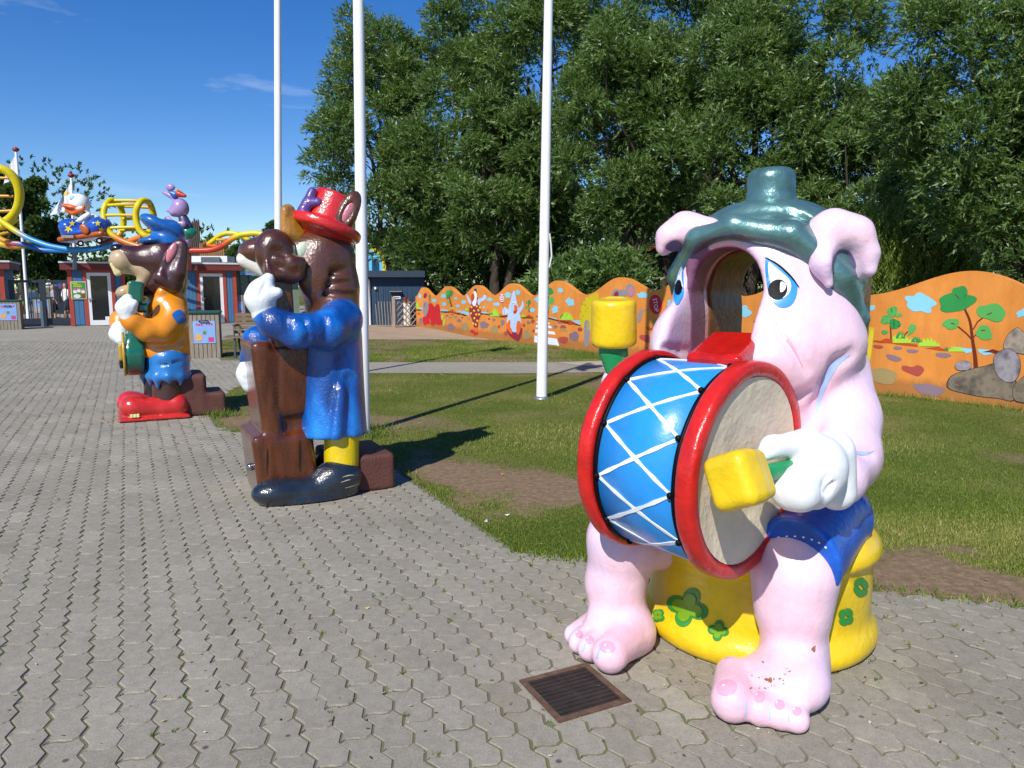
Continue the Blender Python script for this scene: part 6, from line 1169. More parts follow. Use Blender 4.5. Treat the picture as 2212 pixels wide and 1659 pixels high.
# ================================================================== HORSE WITH THE CELLO CASE
def gloss(n, c, v=.2, sc=6, b=.5, bs=38, **k): return paintmat(n, c, .3, v, sc, bump=b * .7, bscale=bs * 1.5, coat=.8, **k)
M_HB = gloss('horse_brown', '#5c3520', .4, 4, .35); M_CB = gloss('case_brown', '#55280d', .5, 5, .25, stretch=(2, 2, .6)); M_COAT = gloss('coat_blue', '#0b459c', .3, 3.2, .5)
t_ = M_COAT.node_tree; nz_ = noise(t_, 2.6, 3, .5, stretch=(1.6, 1.6, .7)); rz_ = ramp(t_, nz_.outputs[0], [(.36, '#06387c'), (.5, '#0b58ae'), (.66, '#1e86dc')]); t_.links.new(rz_.outputs[0], t_.nodes['Principled BSDF'].inputs['Base Color']); M_SHOE = gloss('shoe_black', '#1c2530', .3, 6, .3); M_TROU = gloss('trouser_yellow', '#d9bc0c', .15, 5, .25)
M_HAT = gloss('hat_red', '#c4201a', .15, 6, .3); M_PUR = gloss('purple_gloss', '#5c4488', .2, 6, .4); M_TUFT = gloss('tuft_ochre', '#a9761f', .35, 4, .4); M_GLV = paintmat('glove_white', '#dfe4e6', .35, .07, 6, bump=.2, bscale=30)
M_PLI = paintmat('plinth_red_concrete', '#58332b', .7, .25, 5, bump=.4, bscale=60); M_EARP = gloss('ear_pink', '#c0707c', .2, 8, .2); M_TEETH = gloss('teeth_white', '#e0ddd0', .08, 8, .1); M_EYEW = gloss('eye_pale', '#c9d8bc', .2, 9, .1)
FH = Frame(G(690, 1075)[:2] - .25 * np.array([.46, -.888]), (-.888, -.46)); h = FH
horse = thing('horse_statue', tuple(h.O), 'glossy brown horse statue in a blue coat and red hat hugging a cello case', 'statue')
S = .00343
# legs and shoes
tr = []; sho = []
for l in (.20, -.20):
    tr += [('+', .04, cap(h(738, 905, l * .9), h(738, 1000, l), .13, .13))]
    l = l * 1.3 if l > 0 else l
    sho += [('+', .07, ell(h(600, 1062, l) * [1, 1, 0] + [0, 0, .085], (.185, .125, .10), h.R)), ('+', .07, ell(h(728, 1035, l) * [1, 1, 0] + [0, 0, .13], (.19, .135, .145), h.R)), ('+', .05, ell(h(670, 1050, l) * [1, 1, 0] + [0, 0, .08], (.25, .12, .09), h.R)), ('+', .02, ell(h(672, 1060, l) * [1, 1, 0] + [0, 0, .02], (.37, .14, .04), h.R))]
sculpt('trousers', tr, .02, M_TROU, horse); sho.append(('-', .004, half((0, 0, .002), (0, 0, 1)))); sculpt('shoes', sho, .0165, M_SHOE, horse, 'hs', label='pair of long black shoes')
for x, y in ((750, 1030), (748, 1040), (746, 1051), (770, 1028)): pass
# coat
coat = [('+', .10, cap(h(722, 960, .13), h(716, 740, .08), .25, .22)), ('+', .10, cap(h(722, 960, -.13), h(716, 740, -.08), .25, .22)), ('+', .10, ell(h(722, 690, 0), (.17, .30, .17), h.R)), ('-', .012, half((0, 0, .44), (0, 0, 1))),
        ('-', .05, cap(h(686, 945, .36), h(700, 790, .33), .034)), ('-', .05, cap(h(708, 945, .385), h(738, 780, .33), .034)), ('-', .05, cap(h(752, 945, .36), h(752, 820, .32), .026)), ('+', .04, cap(h(724, 940, .36), h(735, 840, .32), .03)),
        *chain((h(738, 690, .22), .155), (h(705, 712, .33), .135), (h(640, 716, .37), .115), (h(592, 698, .33), .10), (h(572, 685, .29), .08)),
        *chain((h(715, 690, -.22), .14), (h(620, 720, -.36), .11), (h(555, 735, -.36), .1), (h(543, 775, -.34), .09)),
        *[('-', .035, cap(h(x, 683, .45), h(x + 10, 752, .47), .009)) for x in (618, 655, 700)]]
sculpt('coat', coat, .017, M_COAT, horse, 'hc')
sculpt('glove', [*chain((h(571, 676, .28), .078), (h(562, 645, .27), .095), (h(566, 628, .26), .075), (h(580, 602, .23), .042)), ('+', .03, cap(h(572, 645, .33), h(600, 632, .33), .038, .036)), ('-', .02, cap(h(560, 640, .37), h(578, 602, .31), .006)), ('+', .02, tor(h(572, 680, .28), h(571, 676, .28) - h(562, 645, .27), .072, .016))], .011, M_GLV, horse)
sculpt('glove', [*chain((h(543, 785, -.33), .075), (h(540, 808, -.32), .092), (h(541, 832, -.30), .06)), ('-', .02, cap(h(528, 815, -.24), h(545, 838, -.22), .006))], .011, M_GLV, horse)
# head: neck with folds, cheek, muzzle
head = [*chain((h(722, 700, 0), .20), (h(714, 620, 0), .205), (h(708, 555, 0), .195)), ('+', .08, ell(h(694, 545, 0), (.2, .17, .17), h.R)), ('+', .10, cap(h(680, 560, 0), h(575, 540, 0), .15, .10)), ('+', .06, ell(h(552, 542, 0), (.115, .13, .085), h.R)), ('+', .05, cap(h(540, 553, 0), h(600, 590, 0), .07, .08)),
        ('+', .06, ell(h(682, 598, .12), (.135, .09, .17), h.R)),
        *[('-', .045, tor(h(x, y, 0), h.Z * 1.0 + h.F * tz, R_, .013)) for x, y, tz, R_ in ((732, 585, .25, .2), (728, 612, .1, .205), (728, 636, -.05, .21))], ('-', .035, cap(h(705, 640, .2), h(718, 585, .21), .010))]
sculpt('head', head, .0165, M_HB, horse, 'hh')
sculpt('teeth', [('+', .03, cap(h(527, 560, .02), h(584, 594, .05), .054, .05))], .011, M_TEETH, horse)
sculpt('eye', [ell(h(651, 543, .13), (.05, .035, .075), h.rot(-25))], .01, M_EYEW, horse)
sculpt('tuft', [('+', .05, cap(h(634, 508, .0), h(622, 456, .02), .10, .052)), ('+', .03, cap(h(622, 500, .06), h(616, 455, .06), .055, .035)), ('-', .025, cap(h(632, 520, .13), h(630, 455, .1), .012)), ('-', .02, cap(h(619, 512, .12), h(621, 470, .10), .009))], .011, M_TUFT, horse)
tl_ = -19; HR = h.rot(tl_); bc = h(703, 492, 0); hn = HR[:, 2]
sculpt('hat', [('+', .02, cyl(bc - hn * .042, bc + hn * .042, .268, .03)), ('+', .02, cyl(bc, bc + hn * .255 - HR[:, 0] * .02, .175, .025, .165)), ('+', .04, ell(bc - hn * .03, (.20, .19, .1), HR))], .012, M_HAT, horse)
sculpt('hat_ornament', [('+', .03, cap(h(675, 414, .05), h(648, 470, .07), .034, .034)), ('+', .03, cap(h(664, 440, .07), h(688, 437, .10), .036, .034)), ('+', .03, cap(h(656, 455, .08), h(664, 475, .10), .04, .034))], .009, M_PUR, horse)
eR = h.rot(-28)
sculpt('ear', [('+', .03, ell(h(752, 456, .17), (.075, .05, .165), eR)), ('+', .04, cap(h(738, 500, .13), h(748, 470, .16), .06, .06)), ('-', .02, ell(h(752, 458, .225), (.034, .035, .095), eR))], .010, M_HB, horse, 'he')
sculpt('ear', [('+', .03, ell(h(752, 456, -.17), (.075, .05, .165), eR))], .012, M_HB, horse)
sculpt('ear_hollow', [ell(h(752, 459, .195), (.036, .02, .09), eR)], .008, M_EARP, horse)
# cello case
cello = thing('cello_case', tuple(h(600, 1062, 0) * [1, 1, 0]), 'upright brown cello case in the arms of the horse statue', 'cello case')
CR = h.rot(5)
def cb(x0, x1, y0, y1, hl, l0=0.0, r=.04):
    c = h((x0 + x1) / 2, (y0 + y1) / 2, l0); a, b = h(x0, (y0 + y1) / 2, l0), h(x1, (y0 + y1) / 2, l0); c2, d2 = h((x0 + x1) / 2, y0, l0), h((x0 + x1) / 2, y1, l0)
    return rbox(c, (np.linalg.norm(b - a) / 2, hl, np.linalg.norm(c2 - d2) / 2), CR, r)
LC = -.10
sculpt('case', [('+', .05, cb(585, 664, 735, 884, .29, LC, .04)), ('+', .06, cb(575, 658, 860, 950, .245, LC, .05)), ('+', .05, cb(556, 668, 924, 1085, .32, LC, .045)),
               ('+', .025, cb(552, 596, 733, 1085, .305, LC, .04)), ('+', .025, cb(540, 580, 925, 1085, .325, LC, .04)), ('+', .02, cb(571, 600, 745, 884, .295, LC, .05)),
               ('-', .03, cap(h(590, 735, .21), h(568, 1075, .26), .012)), ('-', .03, cap(h(603, 742, .20), h(600, 884, .20), .009)), ('-', .03, cap(h(585, 925, .25), h(574, 1060, .25), .009)), ('-', .004, half((0, 0, .005), (0, 0, 1)))], .0165, M_CB, cello, 'cc')
sculpt('neck', [('+', .03, rbox(h(606, 665, .10), (.085, .075, .32), h.rot(2), .03)), ('+', .04, cap(h(612, 730, .08), h(614, 760, .05), .09, .12))], .012, M_CB, cello)
sculpt('scroll', [('+', .04, ell(h(594, 545, .12), (.145, .12, .165), h.R)), ('+', .03, rbox(h(612, 575, .14), (.14, .12, .085), h.rot(-10), .04)), ('-', .035, ell(h(600, 555, .26), (.075, .05, .10), h.R)), ('-', .02, cap(h(600, 582, .28), h(640, 590, .27), .018)), ('+', .02, cap(h(596, 562, .20), h(632, 572, .22), .04, .045)), ('+', .03, cap(h(600, 597, .2), h(634, 604, .2), .04, .035))], .011, gloss('scroll_brown', '#4a2612', .35, 5, .3), cello)
CBV = bvh('cc'); M_GROOVE = paintmat('groove_dark', '#2a1408', .4, .2)
paint('sound_hole', [cat_closed([(577, 968), (580, 990), (577, 1028), (575, 1000)], 4)], CBV, M_GROOVE, cello, .003, 3)
paint('side_slot', [cat_closed([(648, 950), (651, 985), (648, 1020), (645, 985)], 4)], CBV, M_GROOVE, cello, .003, 3)
MB().lathe(h(560, 1007, .05) + h.F * .06, [(.002, -.03), (.025, -.02), (.03, 0), (.025, .02), (.002, .03)], 8).build('latch', paintmat('chrome', '#b0b0b0', .15, .05, metal=1.0), cello, True)
M_SCRA = paintmat('scratch_cream', '#b8ae90', .7)
HS = bvh('hs')
for P in ([(739, 1031), (752, 1027), (764, 1026)], [(736, 1042), (750, 1037), (757, 1036)], [(745, 1054), (760, 1050), (774, 1044)]): paint('scratch', [stroke(P, [.8, 2.2, .8])], HS, M_SCRA, horse, .003, 3)
fb = (h(853, 1035, .24) - h.O) @ h.F
pl = sculpt('plinth', [('+', .02, rbox(h.p((fb - .1) / 2, -.04, .13), (abs(fb - -.1) / 2, .30, .15), h.R, .03)), ('-', .004, half((0, 0, .002), (0, 0, 1)))], .016, M_PLI)
tag(pl, 'low red brown concrete plinth behind the black shoes of the horse', 'plinth', 'plinths behind the statues')
# ================================================================== RAT WITH THE GUITAR
h = FR = Frame(G(335, 905)[:2] - .22 * np.array([.46, -.888]), (-.888, -.46))
rat = thing('rat_statue', tuple(h.O), 'rat guitarist statue in an orange jacket, torn blue shorts, blue cap and red shoes', 'statue')
M_RB = gloss('rat_brown', '#43201d', .25, 5, .3); M_MUZ = gloss('muzzle_tan', '#b39a78', .12, 5, .1); M_JAC = gloss('jacket_orange', '#e08a10', .15, 3, .2); M_RSH = gloss('shoe_red', '#c0261d', .2, 5, .25); M_RBL = gloss('shorts_blue', '#2673bb', .25, 4, .3); M_CAPB = gloss('cap_blue', '#1f62ae', .15, 4, .1); M_GUIT = gloss('guitar_green', '#0c5f4c', .2, 4, .15); M_GOLD = gloss('guitar_edge_gold', '#b0902e', .2, 6, .1); M_NOSE = gloss('nose_black', '#0c0c0e', .1, 5, .1); M_TOOTH = gloss('tooth_yellow', '#d8cf94', .12, 8, .1)
Gh = lambda x, y, l, z: np.array([*h(x, y, l)[:2], z])
sh = []
for l, dx, dy in ((.20, 0, 0), (-.2, -6, -12)):
    sh += [('+', .06, ell(Gh(302 + dx, 885, l, .15), (.21, .16, .13), h.R)), ('+', .05, ell(Gh(285 + dx, 885, l, .17), (.12, .15, .125), h.R)), ('+', .07, ell(Gh(355, 885, l, .13), (.26, .15, .13), h.R)), ('+', .05, ell(Gh(385, 885, l, .15), (.12, .14, .15), h.R)), ('+', .012, rbox(Gh(334 + dx / 2, 900, l, .02), (.385, .17, .03), h.R, .025)), ('-', .03, cap(Gh(318 + dx, 872, l - .1, .29), Gh(318 + dx, 872, l + .2, .24), .02)), ('-', .02, cap(Gh(272 + dx, 890, l + .16, .075), Gh(330 + dx, 895, l + .19, .07), .012))]
sh.append(('-', .004, half((0, 0, .002), (0, 0, 1)))); sculpt('shoes', sh, .022, M_RSH, rat, 'rs', label='pair of bulbous red shoes')
for k in range(3): MB().box(Gh(284 + 7 * k, 892, .36, .075), (.016, .01, .022), h.R, .006).build('shoe_tooth', M_TOOTH, rat)
M_ = []
for l in (.13, -.2): M_ += [('+', .05, cap(h(364 if l > 0 else 345, 800, l), h(364 if l > 0 else 345, 862, l), .18, .178))]
sculpt('legs', M_, .02, M_RB, rat)
so_ = [('+', .06, cap(h(364, 780, .13), h(366, 825, .15), .235, .228)), ('+', .06, cap(h(350, 780, -.16), h(345, 815, -.2), .215, .205)), ('+', .08, ell(h(362, 770, 0), (.24, .33, .18), h.R)), ('-', .02, half(h(364, 820, .2), (0, 0, 1)))]
for k in range(11):                                                     # torn hem: wedges of cloth hanging below the cut
    a = math.radians(-20 + k * 36); c_ = h(364, 810, .13); rr_ = .205; p0 = np.array([c_[0], c_[1], h(364, 820, .2)[2] + .02]) + rr_ * (math.cos(a) * h.F + math.sin(a) * h.L); so_.append(('+', .02, cap(p0 + [0, 0, .03], p0 + [0, 0, -.075 - .03 * (k % 3)], .062, .010)))
    if k % 2: p1 = np.array([*h(346, 810, -.19)[:2], h(364, 820, .2)[2] + .02]) + .19 * (math.cos(a) * h.F + math.sin(a) * h.L); so_.append(('+', .02, cap(p1 + [0, 0, .03], p1 + [0, 0, -.12], .06, .010)))
so_ += [('-', .03, cap(h(330, 790, .34), h(400, 780, .34), .012))]
sculpt('shorts', so_, .022, M_RBL, rat)
ja = [('+', .08, cap(h(358, 752, 0), h(362, 670, 0), .33, .25)), ('+', .08, ell(h(366, 660, 0), (.21, .31, .17), h.R)), ('-', .012, half(h(360, 772, .2), (0, 0, 1))), ('-', .008, half(h(408, 700, .15), h.F)) ,
      *chain((h(376, 684, .22), .165), (h(352, 712, .29), .15), (h(318, 714, .34), .125), (h(285, 694, .38), .105), (h(276, 687, .38), .085)),
      *chain((h(366, 680, -.28), .15), (h(300, 700, -.44), .13), (h(262, 692, -.36), .12), (h(258, 712, -.28), .10)),
      ('-', .03, cap(h(318, 748, .30), h(400, 742, .32), .010)), ('+', .03, rbox(h(376, 752, .24), (.10, .06, .06), h.R, .03)), ('+', .03, cap(h(330, 660, .16), h(350, 630, .18), .05)), ('+', .04, cap(h(350, 630, .18), h(385, 634, .14), .05))]
sculpt('jacket', ja, .022, M_JAC, rat, 'rj'); RJ = bvh('rj')
paint('patch', [cat_closed([(372, 678), (388, 669), (400, 683), (400, 695), (386, 700), (376, 690)], 3)], RJ, M_CAPB, rat, .008, 4)
paint('worn_hole', [cat_closed([(326, 683), (336, 664), (345, 658), (345, 672), (338, 681)], 3)], RJ, paintmat('hole_brown', '#4a2c18', .7), rat, .006, 4)
sculpt('glove', [*chain((h(277, 686, .40), .08), (h(272, 664, .38), .10), (h(276, 646, .35), .06)), ('+', .03, cap(h(284, 668, .43), h(290, 655, .43), .045)), ('-', .02, cap(h(268, 660, .49), h(276, 644, .43), .008))], .014, M_GLV, rat)
sculpt('glove', [*chain((h(259, 708, -.26), .09), (h(257, 722, -.22), .10), (h(263, 734, -.16), .07)), ('-', .02, cap(h(250, 720, -.1), h(264, 728, -.06), .008)), ('-', .02, cap(h(252, 728, -.1), h(265, 734, -.06), .008))], .014, M_GLV, rat)
# head
hd_ = [*chain((h(364, 655, 0), .17), (h(364, 610, 0), .2), (h(358, 565, 0), .23)), ('+', .07, ell(h(350, 552, 0), (.22, .22, .22), h.R)), ('+', .10, cap(h(345, 570, 0), h(290, 560, 0), .19, .13)), ('+', .08, cap(h(300, 560, 0), h(268, 552, 0), .13, .12)), ('+', .08, cap(h(345, 615, 0), h(312, 622, 0), .15, .11)),
       ('-', .05, cap(h(352, 592, .24), h(360, 560, .26), .012)), ('-', .05, cap(h(348, 618, .2), h(372, 628, .2), .012))]
sculpt('head', hd_, .022, M_RB, rat, 'rh')
sculpt('muzzle', [('+', .05, ell(h(262, 562, 0), (.13, .15, .145), h.R)), ('+', .06, cap(h(266, 566, 0), h(306, 580, .02), .115, .10)), ('+', .05, cap(h(306, 582, .06), h(316, 592, .08), .085, .07)), ('+', .05, cap(h(316, 592, .08), h(306, 612, .08), .07, .055)), ('+', .05, cap(h(306, 614, .06), h(270, 632, .02), .055, .075)), ('+', .04, ell(h(267, 631, 0), (.09, .1, .065), h.rot(15)))], .02, M_MUZ, rat)
sculpt('nose', [ell(h(254, 537, 0), (.085, .09, .055), h.R)], .012, M_NOSE, rat)
for l in (.05, -.05): sculpt('tooth', [('+', .02, rbox(h(251, 580, l), (.045, .045, .085), h.rot(18), .03))], .010, M_TOOTH, rat)
sculpt('eye', [ell(h(329, 547, .15), (.045, .04, .06), h.rot(-20))], .012, M_TEETH, rat)
sculpt('ear', [('+', .05, ell(h(373, 566, .24), (.125, .06, .29), h.rot(-24))), ('+', .04, cap(h(385, 590, .24), h(396, 530, .24), .10, .05)), ('+', .04, cap(h(350, 600, .22), h(375, 612, .2), .10, .12)), ('-', .03, ell(h(371, 553, .32), (.06, .05, .20), h.rot(-24))), ('-', .03, cap(h(352, 570, .30), h(362, 600, .30), .012))], .02, M_RB, rat)
sculpt('ear_hollow', [ell(h(371, 546, .275), (.05, .03, .13), h.rot(-24))], .013, M_EARP, rat)
sculpt('ear', [('+', .05, ell(h(380, 565, -.24), (.15, .06, .31), h.rot(-14)))], .022, M_RB, rat)
sculpt('cap', [('+', .03, ell(h(351, 490, 0), (.26, .22, .07), h.rot(-27))), ('+', .04, ell(h(330, 482, 0), (.14, .20, .075), h.rot(-38))), ('+', .06, cap(h(368, 502, 0), h(362, 522, 0), .15, .2)), ('+', .03, ell(h(331, 519, 0), (.17, .21, .045), h.rot(5))), ('-', .03, half(h(360, 531, 0), (0, 0, 1)))], .02, M_CAPB, rat)
# guitar
gt = thing('guitar', tuple(h(290, 790, .0)), 'dark green guitar with gold edges held upright by the rat statue', 'guitar')
GRr = h.rot(-6)
sculpt('guitar_body', [('+', .04, cyl(h(270, 765, .05) - GRr[:, 0] * .0, h(312, 765, .05), .25, .03)), ('+', .04, cyl(h(276, 725, .05), h(312, 725, .05), .19, .03))], .02, M_GUIT, gt, 'gb')
sculpt('gold_edge', [('+', .01, tor(h(268, 765, .05), h.F, .245, .017))], .010, M_GOLD, gt); sculpt('bridge', [rbox(h(262, 760, .1), (.03, .12, .10), h.R, .02)], .012, M_GOLD, gt); sculpt('pick_guard', [rbox(h(262, 785, .12), (.02, .06, .06), h.R, .015)], .011, M_NOSE, gt)
sculpt('guitar_neck', [rbox(h(286, 690, .12), (.05, .06, .30), h.R, .02)], .012, M_GUIT, gt)
sculpt('head_stock', [('+', .02, rbox(h(292, 631, .18), (.085, .12, .125), GRr, .03))], .012, M_GUIT, gt); sculpt('gold_edge', [('+', .01, rbox(h(277, 632, .18), (.018, .115, .12), GRr, .015))], .010, M_GOLD, gt)
sculpt('strap_block', [rbox(h(308, 665, .2), (.06, .06, .055), h.R, .015)], .012, M_GUIT, gt)
f1 = (h(450, 893, .24) - h.O) @ h.F; f2 = (h(489, 882, .24) - h.O) @ h.F; z1_ = h(440, 808, .2)[2]; z2_ = h(470, 846, .1)[2]
pl = sculpt('plinth', [('+', .02, rbox(h.p((f1 - .12) / 2, -.05, z1_ / 2), (abs(f1 + .12) / 2, .30, z1_ / 2 + .01), h.R, .05)), ('+', .02, rbox(h.p((f2 + f1 + .1) / 2, -.05, z2_ / 2), (abs(f2 - f1 - .1) / 2, .30, z2_ / 2 + .01), h.R, .02)), ('-', .004, half((0, 0, .002), (0, 0, 1)))], .022, M_PLI)
tag(pl, 'stepped red brown concrete plinth behind the red shoes of the rat', 'plinth', 'plinths behind the statues')
# ================================================================== TRACK RIDE OVER THE ENTRANCE, WITH ITS TWO FIGURES
YR = 28.3; ra = lambda x, y, d=0: at(*xa(x, y), YR + d)
ride = thing('track_ride', tuple([ra(700, 900)[0], YR, 2.4]), 'looping tube track painted yellow, orange, red and blue over the booths', 'ride track')
cY, cB, cO, cR, cDb, cBr = (lin(c) for c in ('#cdbb12', '#2a82c4', '#c9701a', '#b83420', '#1f58a8', '#8a4a26'))
M_TUBE = paintmat('track_enamel', '#ffffff', .35, .12, 2.5, bump=.08, bscale=12, attr='Col')
def tube(name, pts, r, cols, seg=14, sm=6):
    P = np.array([ra(*p) for p in pts]); Pd = cat_open(P, sm); n = len(Pd); c = np.array([cols[min(len(cols) - 1, i)] for i in range(len(pts))], float); ci = np.stack([np.interp(np.linspace(0, len(pts) - 1, n), np.arange(len(pts)), c[:, k]) for k in range(3)], 1)
    mb = MB(); mb.tube(Pd, r, seg); V = np.concatenate(mb.V); return mk(name, V, mb.F, M_TUBE, ride, True, attrs={'Col': np.concatenate([np.repeat(ci, seg, 0), np.repeat(ci[:1], seg, 0), np.repeat(ci[-1:], seg, 0)])})
R1 = .105
tube('rail', [(-260, 380), (-120, 520), (0, 635), (110, 715), (230, 785), (330, 825), (430, 855), (600, 880), (780, 872), (910, 845), (1000, 828), (1090, 800), (1160, 775)], R1, [cY, cY, cY, cY, cB, cB, cB, cB, cB, cB, cBr, cO, cO])
tube('rail', [(-200, 740), (-60, 760, .5), (60, 815, .6), (200, 838, .7), (330, 880, .8), (480, 888, .8), (620, 885, .7)], R1 * .9, [cY, cY, cO, cDb, cDb, cB, cB])
def loop(name, cx, cy, rx, ry, a0, a1, col, d0=0, d1=0, r=R1 * 1.15, n=16):
    A = np.radians(np.linspace(a0, a1, n)); return tube(name, [(cx + rx * math.cos(a), cy - ry * math.sin(a), d0 + (d1 - d0) * i / (n - 1)) for i, a in enumerate(A)], r, [col] * n, sm=3)
loop('loop', -25, 440, 185, 225, 120, -150, cY, -.3, .8, R1 * 1.5, 20)
tube('rail', [(-150, 640, .3), (0, 690, .4), (80, 660, .6), (140, 620, .7)], R1 * 1.2, [cY] * 4)
tube('rail', [(-120, 780, .6), (0, 830, .6), (100, 855, .7), (190, 848, .8), (240, 810, .9)], R1 * 1.0, [cY, cY, cR, cY, cY])
for y0, y1, x0 in ((290, 295, -120), (438, 442, -150), (572, 560, -120), (760, 740, -40)): tube('rung', [(x0, y0, .2), (110 if y0 < 700 else 70, y1, .4)], R1 * .5, [cY, cO])
# second and third loop run into the descending rails
tube('loop', [(940, 480, .5), (900, 478, .3), (862, 520, .1), (848, 590, 0), (862, 680, -.1), (905, 745, -.1), (975, 795, -.1), (1060, 830, -.1), (1150, 858, -.1), (1240, 876, -.1), (1350, 884, 0), (1500, 886, .1), (1640, 888, .1), (1740, 880, .1), (1820, 850, .1), (1880, 805, .1), (1950, 765, .1), (2030, 750, .1), (2110, 748, .1), (2200, 770, .1)], R1 * 1.05, [cY, cY, cY, cY, cY, cY, cO, cO, cO, cR, cR, cR, cR, cR, cR, cO, cY, cY, cY, cY])
tube('loop', [(930, 478, .4), (968, 500, .8), (1000, 570, 1.0), (1012, 650, 1.1), (998, 720, 1.1), (960, 775, 1.0), (890, 812, .9), (820, 838, .7)], R1 * 1.05, [cY, cY, cY, cY, cY, cO, cBr, cBr])
tube('loop', [(1200, 478, .4), (1160, 480, .2), (1128, 520, .0), (1112, 590, 0), (1122, 670, 0), (1150, 730, 0), (1190, 765, 0), (1240, 775, .1)], R1 * 1.1, [cY] * 8)
tube('loop', [(1190, 478, .4), (1225, 500, .8), (1252, 570, 1.0), (1262, 640, 1.0), (1250, 700, 1.0), (1210, 745, .8)], R1 * 1.1, [cY] * 6)
for a, b_ in (((930, 478, .4), (1180, 482, .4)), ((885, 516, .1), (1128, 508, 0)), ((990, 526, .9), (1235, 536, .9)), ((868, 598, .0), (1112, 600, 0)), ((1008, 628, 1.0), (1256, 630, 1.0)), ((905, 702, -.1), (1140, 698, 0)), ((985, 720, 1.0), (1200, 722, .9)), ((1080, 800, .1), (1180, 768, .2))): tube('rung', [a, ((a[0] + b_[0]) / 2, (a[1] + b_[1]) / 2 - 3, (a[2] + b_[2]) / 2), b_], R1 * .55, [cY, cY, cO])
tube('rail', [(1670, 862, .5), (1740, 810, .5), (1800, 765, .5), (1870, 745, .5), (1950, 755, .5), (2010, 785, .5), (2050, 815, .5)], R1 * .9, [cO, cY, cY, cY, cY, cY, cY])
tube('rung', [(1775, 798, .3), (1850, 800, .2)], R1 * .5, [cY, cO]); tube('rung', [(1700, 845, .4), (1780, 850, .2)], R1 * .5, [cO, cO])
for x, y0, y1, mt, lb in ((612, 880, 1040, M_LSTEEL, 0), (1552, 885, 1045, paintmat('support_red', '#7d2e2c', .5), 0), (1215, 878, 1000, paintmat('support_red', '#7d2e2c', .5), 0)): MB().bar(ra(x, y0, .15), ra(x, y1, .4), .12, .12).build('support', mt, ride)
# white bird in a starred car
def rc(x, y, l=0): return ra(x, y, l)
car = thing('bird_car', tuple(rc(705, 830)), 'blue ride car with yellow stars and orange base on the track', 'ride car')
X_, Z_ = np.array([1., 0, 0]), np.array([0, 0, 1.]); tilt = lambda a: np.array([[math.cos(a), 0, math.sin(a)], [0, 1, 0], [-math.sin(a), 0, math.cos(a)]])
M_CARB, M_CARO = paintmat('car_blue', '#1f4fb0', .25, .12, 3, coat=.5), paintmat('car_orange', '#a8500e', .25, .25, 3, coat=.5)
sculpt('hull', [('+', .12, ell(rc(590, 700), (.42, .55, .34), tilt(.1))), ('+', .12, ell(rc(820, 690), (.40, .55, .36), tilt(-.1))), ('+', .15, ell(rc(700, 745), (.9, .55, .20), tilt(-.12))), ('-', .08, half(rc(700, 775), tilt(-.12)[:, 2]))], .055, M_CARB, car, 'car')
sculpt('base', [('+', .05, rbox(rc(712, 778), (.88, .52, .10), tilt(-.14), .08))], .05, M_CARO, car)
for x, y in ((660, 828), (812, 806)): MB().tube([rc(x, y, -.6), rc(x, y, -.45)], .11, 14).build('wheel', M_BLK, car, True); MB().tube([rc(x, y, -.62), rc(x, y, -.60)], .05, 10).build('hub', M_DOORW, car, True)
MB().box(rc(560, 773, -.55), (.22, .06, .05)).build('bumper', M_SLAT, car)
CB_ = bvh('car')
for x, y, s, rt in ((590, 668, 26, 0), (560, 710, 34, 30), (800, 665, 26, 0), (826, 715, 27, 10)):
    st_ = [((x + s * (1 if k % 2 == 0 else .42) * math.sin(k * math.pi / 5 + math.radians(rt))), (y - s * (1 if k % 2 == 0 else .42) * math.cos(k * math.pi / 5 + math.radians(rt)))) for k in range(10)]; paint('star', [np.array([xa(*p) for p in st_])], CB_, paintmat('star_yellow', '#d8c62a', .3), car, .03, 2)
bird = thing('bird_figure', tuple(rc(690, 730)), 'white cartoon bird figure with a broad orange beak riding the blue car', 'figure'); M_BW, M_BO = paintmat('bird_white', '#dbe3ea', .35, .08, 4), paintmat('beak_orange', '#d4602a', .35, .15, 6)
sculpt('body', [('+', .08, ell(rc(655, 505), (.34, .36, .38))), ('+', .06, ell(rc(600, 465), (.16, .3, .22))), ('+', .10, cap(rc(700, 570), rc(735, 690), .14, .25)), ('+', .06, cap(rc(725, 590, -.3), rc(655, 640, -.4), .10, .11)), ('+', .04, cap(rc(655, 640, -.4), rc(620, 645, -.4), .08, .04)), ('+', .04, cap(rc(700, 600), rc(790, 620), .16, .1))], .055, M_BW, bird)
sculpt('beak', [('+', .05, ell(rc(592, 532, -.25), (.40, .28, .10), tilt(.22))), ('+', .05, cap(rc(545, 560, -.3), rc(600, 582, -.3), .08, .09)), ('+', .05, cap(rc(600, 580, -.3), rc(672, 555, -.4), .09, .08)), ('+', .04, cap(rc(672, 555, -.4), rc(692, 520, -.4), .08, .06))], .05, M_BO, bird)
sculpt('teeth', [ell(rc(652, 540, -.42), (.18, .06, .07), tilt(-.15))], .03, M_TEETH, bird); sculpt('foot', [('+', .05, ell(rc(690, 712, -.55), (.16, .05, .22), tilt(-.7)))], .035, paintmat('foot_brown', '#a5561f', .4, .2), bird)
sculpt('eye_patch', [('+', .03, ell(rc(600, 462, -.22), (.14, .12, .12)))], .035, paintmat('eye_patch_blue', '#86b8cc', .35), bird); sculpt('collar', [('+', .03, tor(rc(712, 580), tilt(.5)[:, 2], .17, .06))], .035, paintmat('collar_gold', '#b08a2a', .5, .4, 20), bird)
